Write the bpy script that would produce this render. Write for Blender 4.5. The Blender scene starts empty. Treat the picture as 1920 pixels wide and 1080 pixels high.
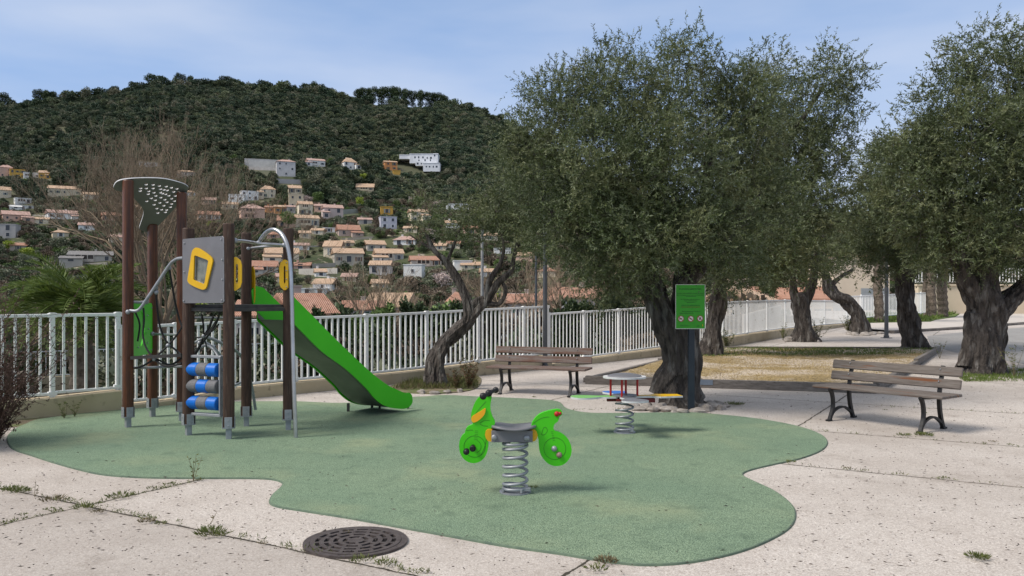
import bpy, math, random
import numpy as np
from mathutils import Vector, Matrix
from mathutils.geometry import delaunay_2d_cdt
R = math.radians
rnd = random.Random(7)
S = bpy.context.scene
C = S.collection

# ------------------------------------------------------------------ camera, sky, sun, exposure
F = 1550.0; EYE = 1.6; HOR = 560.0
cam_d = bpy.data.cameras.new("camera"); cam = bpy.data.objects.new("camera", cam_d); C.objects.link(cam)
cam.location = (0, 0, EYE); cam.rotation_euler = (R(90), 0, 0)
cam_d.sensor_width = 36; cam_d.lens = F / 1920 * 36; cam_d.shift_y = 20 / 1920
cam_d.clip_start = 0.05; cam_d.clip_end = 5000
S.camera = cam
SUN_EL = R(50); SUN_AZ = R(-112)       # azimuth measured from +Y towards +X
w = bpy.data.worlds.new("World"); S.world = w; w.use_nodes = True
nt = w.node_tree; nt.nodes.clear()
out = nt.nodes.new('ShaderNodeOutputWorld'); bg = nt.nodes.new('ShaderNodeBackground')
sky = nt.nodes.new('ShaderNodeTexSky'); sky.sky_type = 'NISHITA'; sky.sun_disc = False
sky.sun_elevation = SUN_EL; sky.sun_rotation = SUN_AZ; sky.air_density = 1.0; sky.dust_density = 0.3; sky.ozone_density = 2.0
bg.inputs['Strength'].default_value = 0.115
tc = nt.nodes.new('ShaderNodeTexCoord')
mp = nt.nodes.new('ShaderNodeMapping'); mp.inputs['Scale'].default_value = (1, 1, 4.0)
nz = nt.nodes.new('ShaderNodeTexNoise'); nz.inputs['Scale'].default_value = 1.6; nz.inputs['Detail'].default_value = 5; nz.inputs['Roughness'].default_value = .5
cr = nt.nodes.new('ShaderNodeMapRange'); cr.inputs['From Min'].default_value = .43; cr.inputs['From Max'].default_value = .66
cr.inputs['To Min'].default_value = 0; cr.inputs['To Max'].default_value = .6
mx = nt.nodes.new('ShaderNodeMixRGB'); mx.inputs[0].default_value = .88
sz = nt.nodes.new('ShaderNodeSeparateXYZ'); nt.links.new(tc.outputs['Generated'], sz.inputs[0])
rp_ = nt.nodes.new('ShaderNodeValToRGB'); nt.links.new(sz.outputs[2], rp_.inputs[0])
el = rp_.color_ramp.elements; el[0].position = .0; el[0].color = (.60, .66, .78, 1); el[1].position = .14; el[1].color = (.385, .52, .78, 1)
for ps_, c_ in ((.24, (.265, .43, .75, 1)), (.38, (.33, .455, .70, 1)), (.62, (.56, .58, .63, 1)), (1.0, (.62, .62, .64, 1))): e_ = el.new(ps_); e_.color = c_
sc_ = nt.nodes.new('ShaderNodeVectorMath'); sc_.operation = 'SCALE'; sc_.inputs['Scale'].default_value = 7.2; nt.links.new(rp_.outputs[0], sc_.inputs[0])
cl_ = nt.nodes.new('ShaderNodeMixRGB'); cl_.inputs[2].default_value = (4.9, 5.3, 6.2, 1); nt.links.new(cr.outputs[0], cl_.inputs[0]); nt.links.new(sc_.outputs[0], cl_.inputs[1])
nt.links.new(tc.outputs['Generated'], mp.inputs[0]); nt.links.new(mp.outputs[0], nz.inputs['Vector'])
nt.links.new(nz.outputs[0], cr.inputs[0])
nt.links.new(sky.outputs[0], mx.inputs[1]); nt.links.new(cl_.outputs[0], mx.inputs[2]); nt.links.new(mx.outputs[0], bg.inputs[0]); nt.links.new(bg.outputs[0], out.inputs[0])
sd = bpy.data.lights.new("sun", 'SUN'); sd.energy = 2.9; sd.angle = R(20); sd.color = (1, .93, .85)
so = bpy.data.objects.new("sun", sd); C.objects.link(so)
sdir = Vector((math.sin(SUN_AZ) * math.cos(SUN_EL), math.cos(SUN_AZ) * math.cos(SUN_EL), math.sin(SUN_EL)))
so.rotation_euler = sdir.to_track_quat('Z', 'Y').to_euler(); so.location = (-20, -10, 40)
S.view_settings.view_transform = 'Standard'; S.view_settings.look = 'None'
S.view_settings.exposure = 0.38; S.view_settings.gamma = 1
S.view_settings.use_curve_mapping = False
S.render.engine = 'CYCLES'

# ------------------------------------------------------------------ pixel helpers (photo pixels -> real positions)
def gz(Y): return 0.01 * max(0.0, Y - 13)
def G(px, py, dz=0):
    t = (py - HOR) / F
    Y = EYE / t
    if Y > 13: Y = (EYE + .13) / (t + .01)
    return Vector(((px - 960) / F * Y, Y, gz(Y) + dz))
def P(px, py, Y): return Vector(((px - 960) / F * Y, Y, EYE + (HOR - py) / F * Y))
def onplane(px, py, p0, n):
    d = Vector(((px - 960) / F, 1, (HOR - py) / F)); o = Vector((0, 0, EYE))
    return o + d * ((p0 - o).dot(n) / d.dot(n))

# ------------------------------------------------------------------ mesh helpers
ROOT = {}
def inpoly(x, y, p):
    c = False; j = len(p) - 1
    for i in range(len(p)):
        if (p[i][1] > y) != (p[j][1] > y) and x < (p[j][0] - p[i][0]) * (y - p[i][1]) / (p[j][1] - p[i][1]) + p[i][0]: c = not c
        j = i
    return c
class MB:
    def __init__(s): s.v = []; s.f = []; s.m = []
    def add(s, vs, fs, mi=0):
        k = len(s.v); s.v.extend([tuple(p) for p in vs]); s.f.extend([tuple(i + k for i in f) for f in fs]); s.m.extend([mi] * len(fs))
        return s
    def box(s, c, d, M=None, mi=0, bev=0.0):
        x, y, z = d[0] / 2, d[1] / 2, d[2] / 2
        if bev > 0:
            b = min(bev, x * .45, y * .45, z * .45); vs = []; 
            for sx in (-1, 1):
                for sy in (-1, 1):
                    for sz in (-1, 1):
                        vs += [(sx * x, sy * (y - b), sz * (z - b)), (sx * (x - b), sy * y, sz * (z - b)), (sx * (x - b), sy * (y - b), sz * z)]
            def I(sx, sy, sz, k): return ((sx > 0) * 4 + (sy > 0) * 2 + (sz > 0)) * 3 + k
            fs = []
            for a in (-1, 1):
                fs.append((I(a, -1, -1, 0), I(a, 1, -1, 0), I(a, 1, 1, 0), I(a, -1, 1, 0)))
                fs.append((I(-1, a, -1, 1), I(1, a, -1, 1), I(1, a, 1, 1), I(-1, a, 1, 1)))
                fs.append((I(-1, -1, a, 2), I(1, -1, a, 2), I(1, 1, a, 2), I(-1, 1, a, 2)))
                for b2 in (-1, 1):
                    fs.append((I(a, b2, -1, 0), I(a, b2, 1, 0), I(a, b2, 1, 1), I(a, b2, -1, 1)))
                    fs.append((I(a, -1, b2, 0), I(a, 1, b2, 0), I(a, 1, b2, 2), I(a, -1, b2, 2)))
                    fs.append((I(-1, a, b2, 1), I(1, a, b2, 1), I(1, a, b2, 2), I(-1, a, b2, 2)))
                    for c2 in (-1, 1): fs.append((I(a, b2, c2, 0), I(a, b2, c2, 1), I(a, b2, c2, 2)))
        else:
            vs = [(sx * x, sy * y, sz * z) for sz in (-1, 1) for sy in (-1, 1) for sx in (-1, 1)]
            fs = [(0, 1, 3, 2), (4, 6, 7, 5), (0, 4, 5, 1), (2, 3, 7, 6), (0, 2, 6, 4), (1, 5, 7, 3)]
        c = Vector(c)
        vs = [c + ((M @ Vector(p)) if M else Vector(p)) for p in vs]
        return s.add(vs, fs, mi)
    def tube(s, pts, rad, n=8, cap=True, mi=0):
        pts = [Vector(p) for p in pts]
        if not hasattr(rad, '__len__'): rad = [rad] * len(pts)
        vs = []; fs = []; a = None
        for i, p in enumerate(pts):
            t = (pts[min(i + 1, len(pts) - 1)] - pts[max(i - 1, 0)])
            if t.length < 1e-9: t = Vector((0, 0, 1))
            t.normalize()
            if a is None:
                a = t.orthogonal().normalized()
            a = (a - t * a.dot(t))
            a = a.normalized() if a.length > 1e-6 else t.orthogonal().normalized()
            b = t.cross(a)
            for k in range(n):
                th = 2 * math.pi * k / n
                vs.append(p + (a * math.cos(th) + b * math.sin(th)) * rad[i])
        for i in range(len(pts) - 1):
            for k in range(n):
                fs.append((i * n + k, i * n + (k + 1) % n, (i + 1) * n + (k + 1) % n, (i + 1) * n + k))
        if cap:
            fs.append(tuple(range(n - 1, -1, -1))); fs.append(tuple((len(pts) - 1) * n + k for k in range(n)))
        return s.add(vs, fs, mi)
    def sphere(s, c, r, n=12, sc=(1, 1, 1), mi=0):
        vs = []; fs = []; h = n // 2
        for i in range(h + 1):
            ph = math.pi * i / h
            for k in range(n):
                th = 2 * math.pi * k / n
                vs.append((c[0] + r * sc[0] * math.sin(ph) * math.cos(th), c[1] + r * sc[1] * math.sin(ph) * math.sin(th), c[2] + r * sc[2] * math.cos(ph)))
        for i in range(h):
            for k in range(n): fs.append((i * n + k, i * n + (k + 1) % n, (i + 1) * n + (k + 1) % n, (i + 1) * n + k))
        return s.add(vs, fs, mi)
    def plate(s, outer, holes, fn, th, mi=0, mside=None):
        """flat sheet with holes: outlines are (u,v) lists, fn maps (u,v,w) to a point, th is thickness along w"""
        vs = []; es = []
        for lp in [outer] + list(holes):
            k = len(vs); vs += [Vector(p) for p in lp]; es += [(k + i, k + (i + 1) % len(lp)) for i in range(len(lp))]
        r = delaunay_2d_cdt(vs, es, [], 1, 1e-6)
        V2, F2 = r[0], r[2]
        if holes:
            cen = lambda f: (sum(V2[i].x for i in f) / len(f), sum(V2[i].y for i in f) / len(f))
            F2 = [f for f in F2 if not any(inpoly(*cen(f), h) for h in holes)]
        n = len(V2)
        s.add([fn(p[0], p[1], 0) for p in V2] + [fn(p[0], p[1], th) for p in V2],
              [tuple(f) for f in F2] + [tuple(i + n for i in reversed(f)) for f in F2], mi)
        for lp in [outer] + list(holes):
            n = len(lp)
            s.add([fn(p[0], p[1], 0) for p in lp] + [fn(p[0], p[1], th) for p in lp],
                  [(i, (i + 1) % n, n + (i + 1) % n, n + i) for i in range(n)], mi if mside is None else mside)
        return s
    def build(s, name, mat, parent=None, base=None, smooth=False):
        b = Vector(base) if base is not None else (ROOT.get(parent.name, Vector()) if parent else Vector())
        me = bpy.data.meshes.new(name)
        me.from_pydata([(v[0] - b[0], v[1] - b[1], v[2] - b[2]) for v in s.v], [], s.f)
        mats = mat if isinstance(mat, (list, tuple)) else [mat]
        for m in mats: me.materials.append(m)
        if len(mats) > 1: me.polygons.foreach_set('material_index', s.m)
        if smooth:
            me.polygons.foreach_set('use_smooth', [True] * len(me.polygons))
            me.set_sharp_from_angle(angle=R(40 if smooth is True else smooth))
        me.update()
        return link(name, me, parent, b)
def link(name, me, parent=None, b=None):
    o = bpy.data.objects.new(name, me); C.objects.link(o)
    if parent: o.parent = parent; ROOT[o.name] = ROOT.get(parent.name, Vector())
    else:
        o.location = b if b is not None else (0, 0, 0); ROOT[o.name] = Vector(o.location)
    return o
def tag(o, label=None, cat=None, group=None, kind=None):
    if label: o['label'] = label
    if cat: o['category'] = cat
    if group: o['group'] = group
    if kind: o['kind'] = kind
    return o
def thing(name, loc, label, cat, group=None):
    o = bpy.data.objects.new(name, None); C.objects.link(o); o.location = loc; o.empty_display_size = .3
    ROOT[o.name] = Vector(loc); return tag(o, label, cat, group)
def npmesh(name, V, Fq, mats, smooth=False):
    """V (n,3), Fq (m,k) all same size k"""
    me = bpy.data.meshes.new(name); V = np.asarray(V, np.float32); Fq = np.asarray(Fq, np.int32)
    me.vertices.add(len(V)); me.vertices.foreach_set('co', V.ravel())
    k = Fq.shape[1]
    me.loops.add(Fq.size); me.loops.foreach_set('vertex_index', Fq.ravel())
    me.polygons.add(len(Fq)); me.polygons.foreach_set('loop_start', np.arange(0, Fq.size, k, dtype=np.int32))
    for m in (mats if isinstance(mats, (list, tuple)) else [mats]): me.materials.append(m)
    if smooth: me.polygons.foreach_set('use_smooth', np.ones(len(Fq), bool))
    me.update(calc_edges=True); me.validate(); return me
def leafmesh(name, pos, dirs, L, W, mats, seed=0, fold=.0):
    """rhombic leaves: base at pos, pointing along dirs"""
    rg = np.random.default_rng(seed); n = len(pos)
    dirs = dirs / (np.linalg.norm(dirs, axis=1, keepdims=True) + 1e-9)
    a = rg.normal(size=(n, 3)); side = np.cross(dirs, a); side /= (np.linalg.norm(side, axis=1, keepdims=True) + 1e-9)
    L = np.broadcast_to(L, (n,))[:, None]; W = np.broadcast_to(W, (n,))[:, None]
    V = np.empty((n, 4, 3)); V[:, 0] = pos; V[:, 1] = pos + dirs * L * .45 + side * W * .5; V[:, 2] = pos + dirs * L; V[:, 3] = pos + dirs * L * .45 - side * W * .5
    return npmesh(name, V.reshape(-1, 3), np.arange(4 * n).reshape(-1, 4), mats)
def smoothloop(pts, sub=6, closed=True):
    n = len(pts); o = []
    for i in range(n if closed else n - 1):
        g = (lambda k: Vector(pts[k % n])) if closed else (lambda k: Vector(pts[min(max(k, 0), n - 1)]))
        p0, p1, p2, p3 = g(i - 1), g(i), g(i + 1), g(i + 2)
        for j in range(sub):
            t = j / sub
            o.append(0.5 * ((2 * p1) + (p2 - p0) * t + (2 * p0 - 5 * p1 + 4 * p2 - p3) * t * t + (3 * p1 - p0 - 3 * p2 + p3) * t ** 3))
    if not closed: o.append(Vector(pts[-1]))
    return o
def circle(cx, cy, r, n=24, ry=None): return [(cx + r * math.cos(2 * math.pi * k / n), cy + (ry or r) * math.sin(2 * math.pi * k / n)) for k in range(n)]

# ------------------------------------------------------------------ material helpers
def mat(name, col, rough=.6, metal=0, spec=.5):
    m = bpy.data.materials.new(name); m.use_nodes = True; b = m.node_tree.nodes['Principled BSDF']
    b.inputs['Base Color'].default_value = (*col, 1); b.inputs['Roughness'].default_value = rough; b.inputs['Metallic'].default_value = metal
    b.inputs['Specular IOR Level'].default_value = spec
    return m
def nd(m, t, **kw):
    n = m.node_tree.nodes.new(t)
    for k, v in kw.items():
        if k in n.inputs: n.inputs[k].default_value = v
        else: setattr(n, k, v)
    return n
def noisy(name, c1, c2, scale=8, rough=.7, metal=0, coord='Object', stretch=(1, 1, 1), bump=.0, bscale=None, detail=6, lo=.35, hi=.65, c3=None, s3=60, f3=(.55, .7), spec=.4, bdist=.01):
    m = mat(name, c1, rough, metal, spec); t = m.node_tree; L = t.links; b = t.nodes['Principled BSDF']
    tcn = nd(m, 'ShaderNodeTexCoord'); mpn = nd(m, 'ShaderNodeMapping', Scale=stretch)
    L.new(tcn.outputs[coord], mpn.inputs[0])
    n1 = nd(m, 'ShaderNodeTexNoise', Scale=scale, Detail=detail, Roughness=.6); L.new(mpn.outputs[0], n1.inputs['Vector'])
    r1 = nd(m, 'ShaderNodeMapRange'); r1.inputs[1].default_value = lo; r1.inputs[2].default_value = hi; L.new(n1.outputs[0], r1.inputs[0])
    mixn = nd(m, 'ShaderNodeMixRGB'); mixn.inputs[1].default_value = (*c1, 1); mixn.inputs[2].default_value = (*c2, 1)
    L.new(r1.outputs[0], mixn.inputs[0]); last = mixn
    if c3:
        n3 = nd(m, 'ShaderNodeTexNoise', Scale=s3, Detail=3); L.new(mpn.outputs[0], n3.inputs['Vector'])
        r3 = nd(m, 'ShaderNodeMapRange'); r3.inputs[1].default_value = f3[0]; r3.inputs[2].default_value = f3[1]; L.new(n3.outputs[0], r3.inputs[0])
        m3 = nd(m, 'ShaderNodeMixRGB'); m3.inputs[2].default_value = (*c3, 1); L.new(last.outputs[0], m3.inputs[1]); L.new(r3.outputs[0], m3.inputs[0]); last = m3
    L.new(last.outputs[0], b.inputs['Base Color'])
    if bump:
        nb = nd(m, 'ShaderNodeTexNoise', Scale=bscale or scale * 3, Detail=5); L.new(mpn.outputs[0], nb.inputs['Vector'])
        bn = nd(m, 'ShaderNodeBump', Strength=bump, Distance=bdist); L.new(nb.outputs[0], bn.inputs['Height']); L.new(bn.outputs[0], b.inputs['Normal'])
    return m
def leafmat(name, c1, c2, back, trans=.25, objrand=0.0, c3=None, patch=None, rough=.55):
    """per-leaf colour c1..c2, paler underside, some light through the leaf"""
    m = mat(name, c1, rough, 0, .35); t = m.node_tree; L = t.links; b = t.nodes['Principled BSDF']
    ge = nd(m, 'ShaderNodeNewGeometry'); mxn = nd(m, 'ShaderNodeMixRGB'); mxn.inputs[1].default_value = (*c1, 1); mxn.inputs[2].default_value = (*c2, 1)
    L.new(ge.outputs['Random Per Island'], mxn.inputs[0]); last = mxn
    if c3:
        oi = nd(m, 'ShaderNodeObjectInfo'); m3 = nd(m, 'ShaderNodeMixRGB'); m3.inputs[2].default_value = (*c3, 1)
        if patch:
            nn = nd(m, 'ShaderNodeTexNoise', Scale=patch, Detail=2); L.new(oi.outputs['Location'], nn.inputs['Vector'])
            ad = nd(m, 'ShaderNodeMath', operation='ADD'); L.new(nn.outputs[0], ad.inputs[0])
            mm = nd(m, 'ShaderNodeMath', operation='MULTIPLY'); mm.inputs[1].default_value = .5; L.new(oi.outputs['Random'], mm.inputs[0]); L.new(mm.outputs[0], ad.inputs[1])
            mr = nd(m, 'ShaderNodeMapRange'); mr.inputs[1].default_value = .45; mr.inputs[2].default_value = 1.05; L.new(ad.outputs[0], mr.inputs[0]); L.new(mr.outputs[0], m3.inputs[0])
        else: L.new(oi.outputs['Random'], m3.inputs[0])
        L.new(last.outputs[0], m3.inputs[1]); last = m3
    if objrand:
        oi2 = nd(m, 'ShaderNodeObjectInfo'); hs = nd(m, 'ShaderNodeHueSaturation'); mr2 = nd(m, 'ShaderNodeMapRange')
        mr2.inputs[3].default_value = 1 - objrand; mr2.inputs[4].default_value = 1 + objrand
        L.new(oi2.outputs['Random'], mr2.inputs[0]); L.new(mr2.outputs[0], hs.inputs['Value']); L.new(last.outputs[0], hs.inputs['Color']); last = hs
    if back:
        mb2 = nd(m, 'ShaderNodeMixRGB'); mb2.inputs[2].default_value = (*back, 1); L.new(ge.outputs['Backfacing'], mb2.inputs[0]); L.new(last.outputs[0], mb2.inputs[1]); last = mb2
    L.new(last.outputs[0], b.inputs['Base Color'])
    if trans:
        tr = nd(m, 'ShaderNodeBsdfTranslucent'); L.new(last.outputs[0], tr.inputs[0]); ms = nd(m, 'ShaderNodeMixShader'); ms.inputs[0].default_value = trans
        L.new(b.outputs[0], ms.inputs[1]); L.new(tr.outputs[0], ms.inputs[2]); L.new(ms.outputs[0], t.nodes['Material Output'].inputs[0])
    return m

M = {}
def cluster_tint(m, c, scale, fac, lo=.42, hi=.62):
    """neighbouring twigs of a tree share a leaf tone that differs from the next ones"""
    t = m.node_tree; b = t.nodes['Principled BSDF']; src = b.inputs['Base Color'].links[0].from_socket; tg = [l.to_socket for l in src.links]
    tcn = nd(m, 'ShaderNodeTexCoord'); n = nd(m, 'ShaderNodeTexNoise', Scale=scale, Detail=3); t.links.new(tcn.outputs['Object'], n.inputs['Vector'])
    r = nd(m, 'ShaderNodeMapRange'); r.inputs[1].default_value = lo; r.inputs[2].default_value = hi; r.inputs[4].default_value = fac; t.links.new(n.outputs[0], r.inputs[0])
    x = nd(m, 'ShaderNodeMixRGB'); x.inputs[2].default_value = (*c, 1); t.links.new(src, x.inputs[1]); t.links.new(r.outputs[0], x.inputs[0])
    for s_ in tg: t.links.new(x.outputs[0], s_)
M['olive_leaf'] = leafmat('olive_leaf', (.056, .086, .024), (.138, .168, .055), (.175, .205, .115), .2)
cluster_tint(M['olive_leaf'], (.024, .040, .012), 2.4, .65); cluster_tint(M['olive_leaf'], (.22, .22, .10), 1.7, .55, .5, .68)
M['forest'] = leafmat('forest_leaf', (.055, .085, .042), (.10, .132, .062), None, 0, .45, (.12, .135, .07), .012)
M['forest_pale'] = leafmat('forest_pale_leaf', (.095, .12, .065), (.16, .18, .11), None, 0, .3, (.15, .14, .09), .02)
M['forest_dark'] = leafmat('forest_dark_leaf', (.03, .055, .03), (.06, .09, .045), None, 0, .3)
M['dark_tree'] = leafmat('dark_tree_leaf', (.03, .05, .02), (.06, .085, .03), None, 0, .3)
M['green_tree'] = leafmat('green_tree_leaf', (.075, .125, .03), (.14, .20, .06), None, 0, .3)
M['olive_far'] = leafmat('grey_olive_leaf', (.12, .14, .085), (.21, .22, .145), None, 0, .25)
M['lime'] = leafmat('lime_leaf', (.20, .27, .03), (.33, .38, .06), None, 0, .2)
M['brown_twig'] = leafmat('brown_twig', (.10, .075, .05), (.17, .13, .09), None, 0, .25)
M['blossom'] = leafmat('blossom', (.35, .27, .25), (.6, .5, .45), None, 0, .1)
M['bark'] = noisy('olive_bark', (.022, .018, .015), (.105, .088, .075), 8, .9, 0, 'Object', (1.6, 1.6, .4), 1.0, 20, c3=(.20, .185, .165), s3=6, f3=(.54, .70), bdist=.07)
M['bark_far'] = noisy('far_bark', (.05, .04, .03), (.12, .10, .08), 4, .9)
M['pale_twig'] = noisy('pale_bare_twig', (.16, .118, .075), (.29, .22, .15), .6, .85)
M['wood_red'] = noisy('stained_post_wood', (.14, .048, .018), (.065, .025, .012), 5, .42, 0, 'Object', (9, 9, .7), .3, 30, c3=(.03, .014, .01), s3=3, f3=(.5, .8))
M['wood_brown'] = noisy('weathered_post_wood', (.075, .040, .024), (.034, .018, .012), 5, .65, 0, 'Object', (9, 9, .7), .35, 30, c3=(.14, .10, .075), s3=8, f3=(.58, .8))
M['bench_wood'] = noisy('bench_wood_grey', (.10, .082, .07), (.17, .148, .13), 4, .8, 0, 'Object', (1.2, 14, 14), .4, 20, c3=(.15, .055, .02), s3=1.1, f3=(.60, .68))
M['bench_wood_red'] = noisy('bench_wood_peeling', (.125, .058, .036), (.19, .165, .15), 3.2, .75, 0, 'Object', (.9, 8, 8), .4, 20, c3=(.06, .035, .025), s3=14, f3=(.6, .75))
M['iron'] = noisy('black_cast_iron', (.008, .008, .009), (.02, .02, .021), 30, .45, .3)
M['steel'] = noisy('stainless_steel', (.42, .42, .42), (.52, .52, .52), 6, .32, .9)
M['galv'] = noisy('galvanised_steel', (.27, .285, .30), (.35, .365, .385), 18, .48, .4)
M['dark_steel'] = noisy('dark_steel', (.04, .04, .04), (.075, .07, .065), 10, .55, .4)
M['chute'] = noisy('chute_underside', (.15, .17, .13), (.20, .22, .175), 3, .45, .5)
M['green'] = noisy('green_plastic', (.05, .52, .003), (.06, .56, .005), 2.5, .42, bump=.04, bscale=300)
M['green_light'] = noisy('pale_green_plastic', (.16, .42, .09), (.2, .47, .13), 5, .5)
M['yellow'] = noisy('yellow_plastic', (.72, .43, .008), (.66, .38, .008), 4, .4)
M['grey_panel'] = noisy('grey_plastic', (.15, .15, .16), (.175, .175, .187), 4, .45, bump=.03, bscale=300)
M['canopy'] = noisy('canopy_sheet', (.11, .12, .105), (.14, .15, .13), 3, .5)
M['white_edge'] = noisy('pale_cut_edge', (.5, .5, .5), (.65, .65, .65), 12, .5)
M['blue'] = noisy('blue_plastic', (.005, .12, .5), (.008, .15, .56), 7, .35)
M['grey_roller'] = noisy('grey_rubber', (.12, .12, .125), (.16, .16, .165), 60, .7)
M['red'] = noisy('red_plastic', (.45, .012, .012), (.36, .012, .012), 8, .4)
M['rope'] = noisy('black_rope', (.01, .01, .01), (.03, .03, .03), 80, .8)
M['black'] = noisy('black_rubber', (.006, .006, .006), (.014, .014, .014), 40, .5)
M['groove'] = mat('dark_groove', (.012, .07, .004), .7)
M['fence_white'] = noisy('white_painted_steel', (.74, .74, .71), (.80, .80, .78), 3, .4, c3=(.42, .38, .31), s3=16, f3=(.62, .78))
M['wall_cream'] = noisy('cream_render', (.52, .43, .29), (.42, .34, .22), 1.4, .9, bump=.4, bscale=60, c3=(.13, .11, .075), s3=6, f3=(.6, .8))
M['timber'] = noisy('grey_timber', (.13, .115, .10), (.23, .205, .18), 5, .85, 0, 'Object', (1, 1, 6), .4, 30, c3=(.06, .05, .04), s3=12, f3=(.6, .75))
M['cover_iron'] = noisy('drain_iron', (.075, .06, .055), (.12, .10, .092), 25, .6, .4, bump=.5, bscale=200)
M['pit_shade'] = mat('drain_pit_shade', (.004, .004, .004), .9)
M['sign_green'] = noisy('sign_green', (.025, .29, .006), (.04, .34, .01), 2.2, .4)
M['sign_post'] = noisy('sign_post_paint', (.012, .02, .03), (.018, .028, .04), 6, .4)
M['ink'] = mat('sign_ink', (.008, .06, .01), .6)
M['ink_red'] = mat('sign_red_ink', (.22, .03, .01), .6)
M['sign_white'] = mat('sign_white', (.75, .72, .66), .5)
M['sign_red'] = mat('sign_red', (.35, .02, .02), .5)
M['stone'] = noisy('pale_stone', (.20, .175, .15), (.40, .365, .33), 7, .85, bump=.6, bscale=25)
M['painted_reflection'] = noisy('window_acrylic', (.07, .08, .07), (.20, .21, .18), 9, .15, 0, spec=.8)  # mottled dark colour stands in for reflections and the view through the pane
M['palm_leaf'] = leafmat('palm_leaflet', (.075, .125, .02), (.17, .22, .055), None, .25)
M['palm_trunk'] = noisy('palm_trunk', (.08, .06, .045), (.20, .16, .12), 12, .9, bump=.8, bscale=20)
M['weed'] = leafmat('weed_leaf', (.07, .10, .02), (.16, .17, .05), None, .2)
M['weed_dry'] = leafmat('dry_weed', (.10, .085, .045), (.20, .16, .08), None, .1)
M['red_shrub'] = leafmat('reddish_leaf', (.14, .055, .035), (.10, .11, .04), None, .15)
M['grass'] = leafmat('grass_blade', (.08, .13, .02), (.17, .22, .05), None, .2)
M['litter'] = leafmat('fallen_leaf', (.022, .016, .012), (.085, .065, .048), None, 0)
M['dry_twig'] = leafmat('dead_bush_leaf', (.055, .028, .02), (.12, .07, .05), None, .1)
M['pole'] = noisy('grey_pole', (.075, .08, .088), (.10, .105, .112), 3, .5, .3)
M['pole_pale'] = noisy('concrete_pole', (.25, .25, .24), (.33, .33, .31), 3, .8)
M['lamp_head'] = mat('lamp_glass', (.5, .5, .48), .3)
M['asphalt'] = noisy('asphalt', (.25, .24, .225), (.32, .31, .29), .8, .9, c3=(.17, .16, .15), s3=30, f3=(.5, .7))
M['path'] = noisy('pale_path', (.46, .42, .37), (.54, .49, .44), 1.5, .9)
M['soil'] = noisy('dry_soil', (.14, .11, .07), (.24, .19, .125), 4, .95, c3=(.11, .13, .045), s3=2.5, f3=(.45, .6), bump=.6, bscale=40)
M['turf'] = noisy('short_grass', (.07, .12, .02), (.13, .18, .04), 6, .95, bump=.8, bscale=120)
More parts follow.
